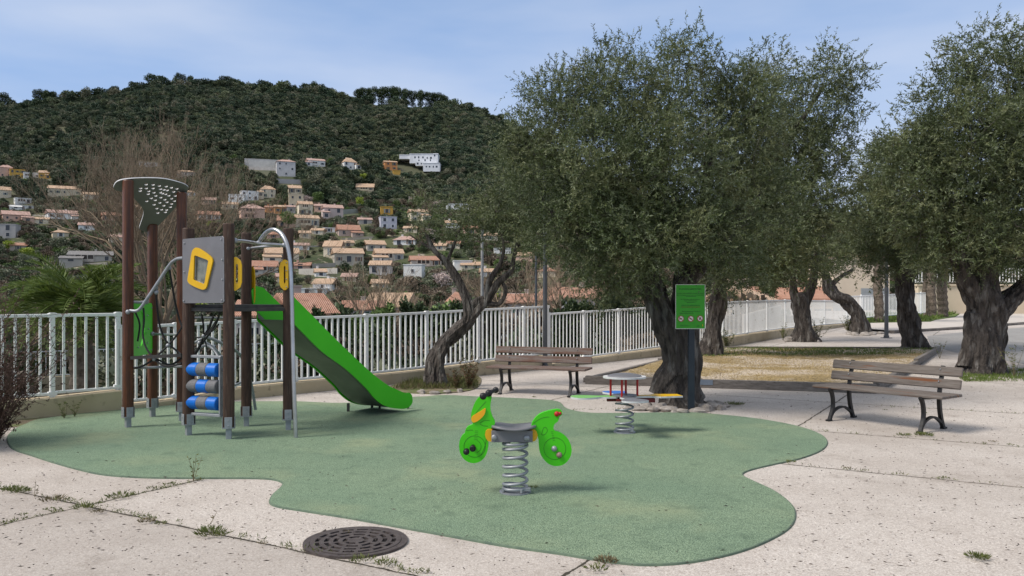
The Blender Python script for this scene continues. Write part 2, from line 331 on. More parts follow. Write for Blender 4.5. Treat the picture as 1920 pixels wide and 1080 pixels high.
# ------------------------------------------------------------------ ground materials
def plaza_mat():
    m = noisy('pebbled_paving', (.53, .48, .43), (.66, .615, .56), .7, .92, lo=.3, hi=.7)
    t = m.node_tree; L = t.links; b = t.nodes['Principled BSDF']
    base = b.inputs['Base Color'].links[0].from_socket
    tcn = nd(m, 'ShaderNodeTexCoord'); gen = tcn.outputs['Object']
    def noise(sc, det=3, rough=.6):
        n = nd(m, 'ShaderNodeTexNoise', Scale=sc, Detail=det, Roughness=rough); L.new(gen, n.inputs['Vector']); return n.outputs[0]
    def rng(s, a, b2, c=0, d=1):
        r = nd(m, 'ShaderNodeMapRange'); r.inputs[1].default_value = a; r.inputs[2].default_value = b2; r.inputs[3].default_value = c; r.inputs[4].default_value = d
        L.new(s, r.inputs[0]); return r.outputs[0]
    def mixc(f, a, col, bt='MIX'):
        x = nd(m, 'ShaderNodeMixRGB', blend_type=bt); L.new(f, x.inputs[0]); L.new(a, x.inputs[1]); x.inputs[2].default_value = (*col, 1); return x.outputs[0]
    def math2(op, a, b2):
        x = nd(m, 'ShaderNodeMath', operation=op)
        for i, q in enumerate((a, b2)):
            if hasattr(q, 'links') or hasattr(q, 'is_linked'): L.new(q, x.inputs[i])
            else: x.inputs[i].default_value = q
        return x.outputs[0]
    # pebbles: small stones, some dark, some pale
    c0_ = mixc(rng(noise(95, 3, .7), .42, .60, .55, 0), base, (.24, .195, .16)); base = mixc(rng(noise(140, 2, .7), .55, .68, 0, .7), c0_, (.74, .68, .61))
    vo = nd(m, 'ShaderNodeTexVoronoi', Scale=75); L.new(gen, vo.inputs['Vector'])
    sep = nd(m, 'ShaderNodeSeparateColor'); L.new(vo.outputs['Color'], sep.inputs[0])
    c = mixc(rng(sep.outputs[0], .70, 1.0, 0, .55), base, (.25, .20, .165))
    c = mixc(rng(sep.outputs[1], .72, 1.0, 0, .5), c, (.76, .70, .63))
    c = mixc(rng(noise(230, 2), .52, .72, 0, .55), c, (.17, .15, .13))
    c = mixc(rng(noise(.33, 6, .65), .47, .62, 0, .42), c, (.31, .265, .225))       # worn grey areas
    c = mixc(rng(noise(1.7, 8, .78), .54, .68, 0, .5), c, (.25, .21, .175))
    # expansion joints: lines of constant m and n in the slab grid
    sx = nd(m, 'ShaderNodeSeparateXYZ'); L.new(gen, sx.inputs[0])
    mm = math2('SUBTRACT', math2('MULTIPLY', sx.outputs[0], .862), math2('MULTIPLY', sx.outputs[1], .507))
    nn = math2('ADD', math2('MULTIPLY', sx.outputs[0], .507), math2('MULTIPLY', sx.outputs[1], .862))
    wob = math2('MULTIPLY', math2('SUBTRACT', noise(3.5, 5, .7), .5), .05)
    fr_ = nd(m, 'ShaderNodeMath', operation='LESS_THAN'); L.new(nn, fr_.inputs[0]); fr_.inputs[1].default_value = 3.83
    c = mixc(math2('MULTIPLY', fr_.outputs[0], .38), c, (.26, .225, .195))
    ds = None
    for src, vals in ((mm, (-6.08, -2.16, 1.8, 5.7, 9.6)), (nn, (3.83, 8.23, 10.48, 13.5, 17.9, 22.3, 26.7))):
        for v in vals:
            d = math2('ABSOLUTE', math2('SUBTRACT', math2('ADD', src, wob), v), 0)
            ds = d if ds is None else math2('MINIMUM', ds, d)
    jw = rng(noise(9, 4), .3, .7, .004, .017)
    jf = nd(m, 'ShaderNodeMath', operation='LESS_THAN'); L.new(ds, jf.inputs[0]); L.new(jw, jf.inputs[1])
    soft = rng(ds, 0, .05, .45, 0)
    c = mixc(math2('MULTIPLY', soft, rng(noise(6, 3), .4, .6)), c, (.20, .165, .12))
    c = mixc(jf.outputs[0], c, (.05, .042, .03))
    L.new(c, b.inputs['Base Color'])
    h = math2('SUBTRACT', sep.outputs[0], math2('MULTIPLY', jf.outputs[0], 2.0))
    h = math2('ADD', h, noise(230, 2))
    bn = nd(m, 'ShaderNodeBump', Strength=.5, Distance=.004); L.new(h, bn.inputs['Height']); L.new(bn.outputs[0], b.inputs['Normal'])
    return m
M['plaza'] = plaza_mat()
def rubber_mat():
    m = noisy('green_rubber_crumb', (.215, .305, .195), (.28, .37, .23), .55, .88, lo=.35, hi=.65)
    t = m.node_tree; L = t.links; b = t.nodes['Principled BSDF']; base = b.inputs['Base Color'].links[0].from_socket
    tcn = nd(m, 'ShaderNodeTexCoord'); gen = tcn.outputs['Object']
    last = base
    for sc, a, c2, f, col in ((120, .44, .58, .85, (.05, .09, .055)), (170.0, .28, .45, 0, None), (.9, .52, .68, .4, (.32, .35, .20)), (5, .55, .72, .45, (.09, .14, .09)), (.4, .48, .62, .25, (.12, .21, .14)), (38, .56, .72, .45, (.07, .11, .07))):
        n = nd(m, 'ShaderNodeTexNoise', Scale=sc, Detail=3); L.new(gen, n.inputs['Vector'])
        r = nd(m, 'ShaderNodeMapRange'); r.inputs[1].default_value = a; r.inputs[2].default_value = c2; L.new(n.outputs[0], r.inputs[0])
        if col is None:
            r.inputs[3].default_value = .6; r.inputs[4].default_value = 0; col = (.42, .56, .40)
        else: r.inputs[4].default_value = f
        x = nd(m, 'ShaderNodeMixRGB'); x.inputs[2].default_value = (*col, 1); L.new(r.outputs[0], x.inputs[0]); L.new(last, x.inputs[1]); last = x.outputs[0]
    L.new(last, b.inputs['Base Color'])
    n = nd(m, 'ShaderNodeTexNoise', Scale=160, Detail=3); L.new(gen, n.inputs['Vector'])
    bn = nd(m, 'ShaderNodeBump', Strength=1.0, Distance=.009); L.new(n.outputs[0], bn.inputs['Height']); L.new(bn.outputs[0], b.inputs['Normal'])
    return m
M['rubber'] = rubber_mat(); M['rubber_edge'] = noisy('rubber_edge', (.09, .13, .095), (.13, .18, .12), 12, .9)
M['gravel'] = noisy('straw_gravel', (.34, .25, .11), (.56, .47, .36), .55, .95, c3=(.13, .09, .04), s3=30, f3=(.47, .62), bump=1.0, bscale=45, lo=.44, hi=.56)

# ------------------------------------------------------------------ fence line in plan
FL = [Vector(p) for p in ((-14, 2.6), (-9.6, 7.9), (-7.6, 9.98), (-.6, 17.0), (4.05, 22.0), (6.7, 25.6), (10.9, 32.2), (14.6, 38.0), (18, 42.5), (19.2, 46))]
def fpt(px):
    u = (px - 960) / F
    for i in range(len(FL) - 1):
        a, b = FL[i], FL[i + 1]
        ua, ub = a.x / a.y, b.x / b.y
        if ua <= u <= ub:
            # point on segment where x/y = u
            d = b - a; t = (u * a.y - a.x) / (d.x - u * d.y); return a + d * t
    return FL[-1]
def lerptab(tab, x):
    if x <= tab[0][0]: return tab[0][1]
    for (a, va), (b, vb) in zip(tab, tab[1:]):
        if x <= b: return va + (vb - va) * (x - a) / (b - a)
    return tab[-1][1]

# plaza: sheet inside the fence line, from behind the camera to the far wall
def fence_x(Y):
    for a, b in zip(FL, FL[1:]):
        if a.y <= Y <= b.y: return a.x + (b.x - a.x) * (Y - a.y) / (b.y - a.y)
    return FL[0].x if Y < FL[0].y else FL[-1].x
mb = MB(); ys = [-12, -4, 2.6, 5, 7.9, 9, 9.98, 11.5, 13, 15, 17, 19.5, 22, 24, 25.6, 29, 32.2, 35, 38, 42.5, 46, 52, 60, 75]
vs = []
for y in ys:
    x0 = fence_x(y); 
    for k in range(13): vs.append((x0 + (85 - x0) * (k / 12) ** 1.6, y, gz(y)))
fs = [(r * 13 + k, r * 13 + k + 1, (r + 1) * 13 + k + 1, (r + 1) * 13 + k) for r in range(len(ys) - 1) for k in range(12)]
tag(MB().add(vs, fs).build('plaza', M['plaza']), kind='structure')

# rubber play surface
rp = [(30,805),(50,796),(67,789),(111,782),(222,768),(293,762),(340,758),(440,754.5),(501,754),(556,754),(640,757),(700,752),(770,746),(800,744.5),(830,742),(900,745),(1000,749.5),(1045,754),(1062,767),(1100,775),(1160,776),(1240,775),(1300,775),(1400,784),(1480,797),(1530,812),(1550,828),(1540,845),(1500,861),(1450,872),(1405,883),(1391,892),(1410,903),(1450,922),(1480,945),(1490,965),(1480,990),(1440,1015),(1380,1038),(1300,1055),(1220,1061),(1150,1056),(1050,1040),(950,1026),(850,1008),(750,990),(650,972),(560,958),(520,951),(507,943),(512,930),(528,915),(530,906),(505,899.5),(450,898),(380,898),(280,897),(200,892),(150,882),(100,868),(60,855),(30,845),(18,835),(15,820)]
lp = smoothloop([G(x, y).xy for x, y in rp], 5)
RB = [(p.x, p.y) for p in lp]
n = len(RB)
tt = delaunay_2d_cdt([Vector(p) for p in RB], [(i, (i + 1) % n) for i in range(n)], [], 1, 1e-6)
mb = MB()
cen = Vector((sum(p[0] for p in RB) / n, sum(p[1] for p in RB) / n))
# bevelled rim: outer foot, rounded shoulder, then the flat top
nrm = []
for i in range(n):
    a, b = Vector(RB[i - 1]), Vector(RB[(i + 1) % n]); t = (b - a).normalized(); nrm.append(Vector((t.y, -t.x)))
area = sum(RB[i][0] * RB[(i + 1) % n][1] - RB[(i + 1) % n][0] * RB[i][1] for i in range(n)); sg = 1 if area > 0 else -1
ztop = .015
mb.add([(p[0], p[1], ztop + gz(p[1])) for p in tt[0]], tt[2], 0)
ring = [[(RB[i][0] + sg * nrm[i].x * d, RB[i][1] + sg * nrm[i].y * d, z + gz(RB[i][1])) for i in range(n)] for d, z in ((0, ztop), (.008, .012), (.014, -.01))]
mb.add([p for r_ in ring for p in r_], [(k * n + i, k * n + (i + 1) % n, (k + 1) * n + (i + 1) % n, (k + 1) * n + i) for k in range(2) for i in range(n)], 1)
tag(mb.build('rubber_play_surface', [M['rubber'], M['rubber_edge']], smooth=R(60)), kind='structure')

# ------------------------------------------------------------------ terrain beyond the fence: lower terraces, valley, wooded hill
ZT = [(0, -2.4), (45, -2.7), (70, -5), (110, -8), (150, -6), (170, -2), (200, 3.0), (250, 9.7), (310, 25.6), (400, 43), (460, 60), (530, 84), (700, 151), (820, 205), (900, 232), (960, 236), (1100, 190), (1300, 120)]
SK = [(-600, 225), (0, 213), (80, 203), (180, 194), (250, 182), (290, 174), (430, 172), (500, 178), (560, 184), (600, 187), (660, 199), (730, 203), (830, 210), (900, 222), (950, 243), (1000, 275), (1100, 330), (1200, 385), (1400, 450), (1700, 490), (2500, 500)]
SKX = np.array([a for a, b in SK]); SKY = np.array([b for a, b in SK], float)
ZX = np.array([a for a, b in ZT], float); ZZ = np.array([b for a, b in ZT], float)
def terr(X, Y):
    X = np.asarray(X, float); Y = np.asarray(Y, float)
    u = X / np.maximum(Y, 1); px = 960 + u * F
    z0 = np.interp(Y, ZX, ZZ)
    k = (HOR - np.interp(px, SKX, SKY)) / F / ((232 - 1.6) / 900)
    s = np.clip((Y - 280) / 420, 0, 1); s = s * s * (3 - 2 * s)
    z = 1.6 + (z0 - 1.6) * (1 + (k - 1) * s)
    amp = np.clip((Y - 380) / 200, 0, 1) * np.clip((930 - Y) / 150, 0, 1)
    z = z + amp * (5 * np.sin(X / 47 + Y / 91) + 4 * np.sin(X / 23 - Y / 39 + 1.3) + 3 * np.sin(X / 71 + 2.1) * np.sin(Y / 29))
    z = z + np.clip((Y - 170) / 60, 0, 1) * np.clip((430 - Y) / 60, 0, 1) * (.8 * np.sin(X / 9 + Y / 17) + .6 * np.sin(X / 5.3 - Y / 11))
    # the plaza side: ground on the right of the fence stays a metre under the plaza
    return z
def hillpt(px, py, dz=0):
    u = (px - 960) / F; Y = np.arange(60, 1000, .5); ray = EYE + (HOR - py) / F * Y; t = terr(u * Y, Y)
    k = np.argmax(ray <= t) if (ray <= t).any() else len(Y) - 1
    return Vector((u * Y[k], Y[k], float(t[k]) + dz))
us = np.linspace(-1.1, 1.25, 190); Ys = np.concatenate([np.arange(-30, 20, 6), np.arange(20, 170, 6), np.arange(170, 460, 4), np.arange(460, 980, 9), np.arange(980, 1301, 40)])
UU, YY = np.meshgrid(us, Ys)
XX = UU * np.maximum(YY, 60); ZZm = terr(XX, YY)
# keep it below the plaza where the two overlap
ZZm = np.where(YY < 75, np.minimum(ZZm, -1.0), ZZm)
V = np.stack([XX, YY, ZZm], -1).reshape(-1, 3); nu = len(us); nr = len(Ys)
idx = np.arange(nu * nr).reshape(nr, nu)
Fq = np.stack([idx[:-1, :-1], idx[:-1, 1:], idx[1:, 1:], idx[1:, :-1]], -1).reshape(-1, 4)
M['hill'] = noisy('hill_ground', (.045, .058, .026), (.105, .10, .06), .02, .95, c3=(.19, .17, .13), s3=.11, f3=(.62, .72))
M['garden'] = noisy('garden_ground', (.032, .05, .016), (.085, .088, .036), .06, .95, c3=(.30, .26, .20), s3=.35, f3=(.60, .68))
# one sheet, garden colours low down, scrub colours higher up
me = npmesh('hill_terrain', V, Fq, [M['garden'], M['hill']], True)
fy = YY[:-1, :-1].reshape(-1); me.polygons.foreach_set('material_index', (fy > 430).astype(np.int32)); me.update()
tag(link('hill_terrain', me), kind='structure')

# ------------------------------------------------------------------ houses on the hillside
M['glass_dark'] = mat('dark_window', (.035, .04, .05), .2)
M['loggia_shade'] = mat('shaded_loggia', (.09, .075, .065), .8)  # dark colour puts the shade of a recess onto a flat panel
M['shutter'] = noisy('painted_shutter', (.22, .25, .26), (.3, .32, .33), 2, .7)
M['sh_brown'] = mat('brown_shutter', (.14, .07, .04), .7); M['sh_green'] = mat('green_shutter', (.06, .12, .08), .7); M['sh_white'] = mat('white_shutter', (.6, .6, .58), .7)
def wallm(c):
    key = 'w%02d%02d%02d' % tuple(int(x * 99) for x in c)
    if key not in M: M[key] = noisy('house_render', c, tuple(x * .82 for x in c), .35, .9)
    return M[key]
def tile_mat(name, c1, c2):
    m = noisy(name, c1, c2, .9, .85, c3=tuple(x * .55 for x in c1), s3=2.5, f3=(.55, .75))
    t = m.node_tree; b = t.nodes['Principled BSDF']; tcn = nd(m, 'ShaderNodeTexCoord')
    wv = nd(m, 'ShaderNodeTexWave', Scale=2.4, Distortion=.3); wv.bands_direction = 'X'; t.links.new(tcn.outputs['Object'], wv.inputs[0])
    bn = nd(m, 'ShaderNodeBump', Strength=.6, Distance=.12); t.links.new(wv.outputs[1], bn.inputs['Height']); t.links.new(bn.outputs[0], b.inputs['Normal'])
    return m
ROOFS = {'tan': tile_mat('tan_roof_tile', (.52, .35, .225), (.60, .43, .30)), 'terra': tile_mat('terracotta_roof_tile', (.40, .20, .13), (.48, .28, .20)),
         'pink': tile_mat('pinkish_roof_tile', (.48, .31, .25), (.54, .37, .31)), 'grey': tile_mat('grey_roof', (.20, .19, .18), (.28, .27, .26)), 'flat': None}
HB = []   # pixel boxes kept clear of trees
def house(x0, x1, yb, ye, yp, wc, roof, label, yaw=None, depth=None, short=None, Y=None, hip=None, loggia=False):
    if Y is None:
        b = hillpt((x0 + x1) / 2, yb)
    else:
        b = P((x0 + x1) / 2, yb, Y)
    Y = b.y; W = (x1 - x0) / F * Y; H = (yb - ye) / F * Y; RH = max((ye - yp) / F * Y, .0)
    yaw = R(rnd.uniform(-16, 16)) if yaw is None else R(yaw)
    u = b.x / b.y; face = -math.atan(u) + yaw
    D = depth or min(max(W * .75, 5.5), 11)
    W = W / (abs(math.cos(yaw)) + .45 * abs(math.sin(yaw)))
    t = thing('house', (b.x, b.y, b.z), label, 'house')
    Mx = Matrix.Rotation(face, 3, 'Z'); fx = lambda p: b + Mx @ Vector(p)
    down = 3.5
    mb = MB(); mb.box(fx((0, D / 2, (H - down) / 2)), (W, D, H + down), Mx)
    nlev = max(1, round(H / 3.0))
    wm = wallm(wc)
    if hip is None: hip = rnd.random() < .15
    if roof != 'flat':
        RH = max(RH, .9); ov = .35
        if not hip:   # gable ends carry up into the wall
            mb.add([fx(p) for p in ((-W / 2, 0, H), (-W / 2, D, H), (-W / 2, D / 2, H + RH * .96), (W / 2, 0, H), (W / 2, D, H), (W / 2, D / 2, H + RH * .96))], [(0, 1, 2), (3, 5, 4)])
    wl = mb.build('wall', wm, t)
    if roof == 'flat':
        r = MB(); 
        r.box(fx((0, D / 2, H + .12)), (W + .3, D + .3, .22), Mx); r.build('roof', wallm(tuple(min(x * 1.1, .8) for x in wc)), t)
    else:
        r = MB(); x, y0, y1 = W / 2 + ov, -ov, D + ov; rx = (W / 2 - D / 2 * .8) if hip else x
        rx = max(rx, W * .08); th = .16; zlo = H - .14
        P8 = [(-x, y0, zlo), (x, y0, zlo), (x, y1, zlo), (-x, y1, zlo), (-rx, D / 2, H + RH), (rx, D / 2, H + RH)]
        top = [(-x, y0, zlo + th), (x, y0, zlo + th), (x, y1, zlo + th), (-x, y1, zlo + th), (-rx, D / 2, H + RH + th), (rx, D / 2, H + RH + th)]
        r.add([fx(p) for p in P8 + top], [(6, 7, 11, 10), (8, 9, 10, 11), (7, 8, 11), (9, 6, 10), (0, 1, 7, 6), (1, 2, 8, 7), (2, 3, 9, 8), (3, 0, 6, 9), (0, 4, 5, 1), (2, 5, 4, 3), (1, 5, 2), (3, 4, 0)])
        ro = r.build('roof', ROOFS[roof], t)
        c = MB(); cx = rnd.uniform(-.3, .3) * W; c.box(fx((cx, D * .62, H + RH * .75 + .35)), (.6, .6, 1.3), Mx); c.box(fx((cx, D * .62, H + RH * .75 + 1.05)), (.75, .75, .12), Mx)
        c.build('chimney', wm, ro)
    # openings: windows with a surround, some shutters, a loggia where the photo has one
    nc = max(1, int(W / 2.9)); shc = rnd.choice((None, M['shutter'], M['sh_brown'], M['sh_green'], M['sh_white']))
    for lv in range(0 if 'wall-like' in label else nlev):
        zc = H * (lv + .55) / nlev
        lg = loggia and lv == nlev - 1 or (rnd.random() < .18 and W > 9)
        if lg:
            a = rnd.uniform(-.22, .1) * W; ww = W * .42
            q = MB(); q.box(fx((a, -.02, zc)), (ww, .10, 2.0), Mx); lo = q.build('loggia', M['loggia_shade'], t)
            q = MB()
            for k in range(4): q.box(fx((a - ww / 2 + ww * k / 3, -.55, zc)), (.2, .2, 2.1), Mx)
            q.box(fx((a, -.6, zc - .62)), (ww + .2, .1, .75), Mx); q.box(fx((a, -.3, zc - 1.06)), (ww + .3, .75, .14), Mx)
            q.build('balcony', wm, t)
            cols = [c_ for c_ in [-W / 2 + W * (k + .5) / nc for k in range(nc)] if abs(c_ - a) > ww / 2 + .6]
        else: cols = [-W / 2 + W * (k + .5) / nc for k in range(nc)]
        for c_ in cols:
            if rnd.random() < .12: continue
            ww, hh = rnd.choice(((1.0, 1.2), (1.1, 1.3), (1.4, 1.9), (.8, 1.0)))
            q = MB(); q.plate([(-ww / 2 - .12, -hh / 2 - .12), (ww / 2 + .12, -hh / 2 - .12), (ww / 2 + .12, hh / 2 + .12), (-ww / 2 - .12, hh / 2 + .12)], [[(-ww / 2, -hh / 2), (ww / 2, -hh / 2), (ww / 2, hh / 2), (-ww / 2, hh / 2)]], lambda a_, b_, c2, X0=c_, Z0=zc: fx((X0 + a_, -.08 + c2, Z0 + b_)), .08)
            if shc and rnd.random() < .75:
                for s_ in (-1, 1): q.box(fx((c_ + s_ * (ww * .75 + .05), -.04, zc)), (ww * .48, .06, hh + .1), Mx, mi=1)
            win = q.build('window', [wallm(tuple(min(.78, x * 1.15) for x in wc)), shc or wm], t)
            MB().box(fx((c_, -.012, zc)), (ww, .03, hh), Mx).build('pane', M['glass_dark'], win)
    if W > 7 and Y is not None and rnd.random() < .6 and 'block' not in label:
        s_ = rnd.choice((-1, 1)); ww_, dw_, hw_ = W * rnd.uniform(.35, .55), 3.2, H * rnd.uniform(.42, .62); xc = s_ * (W / 2 - ww_ * rnd.uniform(-.1, .45)); y0_ = -dw_ + .03
        MB().box(fx((xc, y0_ + dw_ / 2, (hw_ - down) / 2)), (ww_, dw_ - .06, hw_ + down), Mx).build('wing', wm, t)
        q = MB(); x_, zl_ = ww_ / 2 + .25, hw_ - .02
        v8 = [(xc - x_, y0_ - .3, zl_), (xc + x_, y0_ - .3, zl_), (xc + x_, -.02, zl_ + .85), (xc - x_, -.02, zl_ + .85)]; v8 += [(a, b_, c_ + .16) for a, b_, c_ in v8]
        q.add([fx(p) for p in v8], [(0, 3, 2, 1), (4, 5, 6, 7), (0, 1, 5, 4), (1, 2, 6, 5), (2, 3, 7, 6), (3, 0, 4, 7)]); q.build('wing_roof', ROOFS[roof] or wm, t)
        MB().box(fx((xc, y0_ - .01, hw_ * .5)), (min(1.5, ww_ * .5), .06, min(1.5, hw_ * .6)), Mx).build('window', M['glass_dark'], t)
    # side wall windows (left side and right side)
    for sx in (-1, 1):
        if D > 6:
            q = MB(); q.box(fx((sx * (W / 2 + .02), D * .5, H * .6)), (.06, 1.0, 1.2), Mx); q.build('window', M['glass_dark'], t)
    HB.append((x0 - 2, x1 + 2, min(ye, yp) - 1, yb - (yb - ye) * .30, Y))
    return t
CR = (.76, .66, .50); WH = (.80, .79, .76); PK = (.66, .44, .34); OR = (.58, .27, .11); OC = (.60, .36, .08); BG = (.62, .53, .38); GY = (.46, .44, .42); LI = (.55, .54, .60)
hs = [
 (460,521,313,299,299,(.72,.68,.62),'flat','long low pale wall-like block under the dark wood, left of the pinkish-roofed house',0),
 (519,554,331,303,298,(.6,.58,.57),'pink','white two storey house with a long pinkish roof at the end of the pale block',4),
 (577,611,313,301,296,WH,'pink','half hidden whitish house among trees, between the two upper white houses',12),
 (644,671,318,304,295,WH,'tan','small white house with tan roof just under the wood, above the lone tan roof',20),
 (428,458,381,365,365,WH,'flat','left block of the terraced white flat-roofed house beside the bare tree',-10),
 (452,485,376,359,359,WH,'flat','taller right block of the terraced white flat-roofed house',8),
 (489,517,371,355,348,CR,'tan','cream house with two stepped tan roofs, above the pink three storey house',6),
 (541,566,364,353,347,CR,'tan','upper cream house standing on the tall beige block',3),
 (542,569,392,364,364,BG,'flat','tall beige block below the upper cream house',3),
 (452,497,413,391,383,PK,'pink','pink three storey house with balconies beside the bare tree twigs',8,True),
 (498,518,399,389,386,OR,'terra','low orange wing left of the orange house',5),
 (515,541,402,388,384,OR,'tan','orange two storey house with small dark windows',4),
 (538,554,401,388,385,GY,'pink','pale grey end house joined to the orange house',4),
 (560,587,404,383,377,CR,'tan','cream house with balconies in the middle of the upper village',10,True),
 (589,609,398,386,382,PK,'pink','small pinkish house left of the pale pink double house',-6),
 (607,645,411,390,383,(.62,.5,.45),'pink','pale pink double house right of the cream balcony house',12),
 (521,553,426,414,404,PK,'terra','low house with broad dull red roof in front of the orange house',2),
 (551,600,428,409,402,CR,'tan','white and tan double house with dark balconies, right of the broad dull red roof',10,True),
 (634,677,443,431,421,(.55,.42,.36),'terra','pinkish house with orange roof standing alone right of the double house',10),
 (667,701,358,351,343,BG,'tan','lone tan hipped roof deep in the dark wood',-5),
 (714,737,405,388,386,OC,'flat','narrow ochre house above the lilac house',3),
 (713,745,430,407,407,LI,'flat','lilac and white flat-roofed house under the narrow ochre house',8),
 (769,805,416,397,392,CR,'tan','cream house seen through the thin left branches of the small olive',14),
 (836,879,394,383,381,WH,'flat','low white house at the left edge of the big olive crown',0),
 (721,746,320,304,301,OR,'tan','orange house left of the big white building',12),
 (737,751,328,320,317,OC,'flat','small ochre annexe below the orange house',5),
 (562,583,447,437,432,CR,'tan','small house with tan roof just right of the metal arch',4),
 (501,525,447,440,433,PK,'terra','small red-roofed house framed by the metal arch',0),
 (499,561,491,475,464,CR,'tan','cream house with wide orange-tan roof behind the climbing tower',5),
 (467,521,513,500,489,(.6,.56,.5),'terra','long house with reddish roof and glazed front behind the yellow handles',4,True),
 (545,580,469,460,457,WH,'pink','long low white house above the cream house behind the tower',3),
 (545,581,505,498,493,PK,'terra','low red-roofed house right of the right tower post',-8),
 (605,640,484,462,451,CR,'tan','cream house with two stepped tan roofs, left half of the biggest pair',-14),
 (626,683,499,475,465,(.5,.45,.37),'tan','large grey-cream house with tan roof, right half of the biggest pair',8),
 (687,725,471,459,451,(.55,.5,.43),'tan','grey-cream house with a hipped tan roof above the balcony villa',15),
 (704,758,491,475,466,(.62,.56,.48),'tan','villa with open balcony and tan roof in the middle of the valley',8,True),
 (691,732,516,497,489,(.58,.55,.53),'tan','plain pale grey house in front of the balcony villa',-10),
 (736,780,460,450,443,WH,'pink','low white house with pinkish roof on the green terrace',-12),
 (770,829,500,488,480,(.6,.5,.42),'terra','villa with long orange roof left of the small olive limb',6,True),
 (755,792,522,497,497,WH,'flat','white flat-roofed cube below the orange-roofed villa',-12),
 (851,886,506,490,485,WH,'flat','white cube house behind the fork of the small olive',5),
 (865,902,505,497,491,CR,'tan','cream house with tan roof in the fork of the small olive',0),
 (584,624,546,532,523,WH,'tan','white house with tan hipped roof in the valley bottom',-20),
 (563,612,553,542,536,WH,'flat','low white garage with flat roof in front of the hipped white house',-6),
 (0,22,334,314,309,PK,'pink','dull pinkish house at the left edge under the wood',0),
 (20,46,334,318,315,OC,'flat','bright ochre house high at the left edge',5),
 (46,73,336,324,322,WH,'flat','white porch house between the two ochre houses',2),
 (73,95,336,324,319,OC,'tan','small ochre house right of the white porch house',-10),
 (0,20,372,357,350,CR,'tan','cream house with tan roof cut by the left edge, beneath the ochre row',5),
 (30,60,383,372,368,WH,'flat','white house with open porch beside the dark cypress',6,True),
 (92,150,368,354,347,BG,'tan','wide beige house with tan roof left of the canopy posts',-5),
 (22,61,393,386,384,WH,'flat','low white flat building right above the salmon house',3),
 (8,54,416,403,395,PK,'pink','salmon house with small square windows at the left',6),
 (0,29,447,421,421,GY,'flat','pale grey block at the left edge below the salmon house',-18),
 (92,146,412,400,393,WH,'pink','whitish low house seen through bare twigs at the left',8),
 (193,224,414,404,398,PK,'terra','small terracotta-roofed house just left of the first red post',5),
 (372,414,414,402,395,PK,'terra','terracotta-roofed house behind the bare tree, right of the canopy',4),
 (262,300,314,305,304,(.55,.5,.45),'flat','pale block high behind the bare tree crown',4),
 (330,366,332,322,318,(.55,.48,.4),'tan','pale house behind the right side of the bare tree crown',-4),
 (130,208,492,478,470,(.5,.46,.4),'grey','long grey-beige terrace house above the palm',-6),
]
hs += [
 (418,446,393,383,378,CR,'tan','cream house seen between bare twigs, left of the pink three storey house',5),
 (378,404,384,375,370,PK,'pink','pinkish house behind the right edge of the bare tree',-8),
 (338,366,368,360,356,WH,'tan','whitish house behind the bare tree, upper right of the canopy',6),
 (300,330,392,382,377,BG,'tan','beige house behind the bare tree trunk between the red posts',-6),
 (158,186,374,365,360,CR,'tan','cream house among bare twigs left of the canopy',8),
 (148,176,432,422,417,WH,'pink','whitish house among bare twigs above the palm, upper one',-5),
 (232,260,398,388,383,OR,'tan','orange-walled house just behind the first red post',6),
 (64,90,420,411,407,CR,'tan','small cream house right of the salmon house',-9),
 (20,48,470,460,455,(.5,.4,.34),'terra','brownish house low at the left edge',5),
 (205,232,455,445,440,CR,'pink','cream house behind the first red post, lower one',4),
 (410,436,470,460,455,PK,'terra','pink house hidden behind the dark tower posts',0),
 (582,606,440,432,428,CR,'tan','small cream house below the white and tan double house',-12),
 (606,628,436,428,425,WH,'flat','little white flat house left of the lone pinkish house',0),
 (642,664,462,455,450,BG,'tan','small tan-roofed house above the large grey-cream house',9),
 (672,698,420,412,408,(.5,.44,.38),'pink','greyish house below the light green pointed tree',6),
 (756,782,436,428,424,CR,'tan','cream house above the low white terrace house',-7),
 (836,862,428,418,413,WH,'tan','white tan-roofed house behind the small olive crown',5),
 (868,896,438,428,423,PK,'terra','pink house behind the small olive crown',-6),
 (905,934,452,442,437,CR,'tan','cream house behind the crown of the small olive, to its right',8),
 (838,862,466,457,452,CR,'terra','cream house between the left limbs of the small olive',-4),
 (926,958,476,466,462,WH,'flat','white flat house between the right limbs of the small olive',4),
 (966,998,490,479,474,PK,'tan','pinkish house right of the right limb of the small olive',-7),
 (902,930,520,510,505,WH,'tan','white house beside the pale utility pole',6),
 (1008,1042,520,508,502,CR,'terra','cream house right of the lamp post below the big crown',-6),
 (592,612,518,510,506,WH,'tan','tiny white house at the end of the long garden wall',4),
 (640,668,528,519,514,BG,'pink','beige house right of the low white garden wall',-8),
 (700,728,540,531,526,CR,'tan','cream house behind bare branches above the beige gable house',7),
 (520,546,528,519,514,CR,'pink','cream house seen under the yellow handle of the right post',5),
 (812,836,470,461,457,BG,'tan','beige house above the orange-roofed villa',-10),
 (100,128,446,436,431,BG,'tan','beige house low among bare twigs at the left',7),
]
for h in hs:
    house(*h[:7], h[7], yaw=h[8] if len(h) > 8 else None, loggia=len(h) > 9 and h[9])
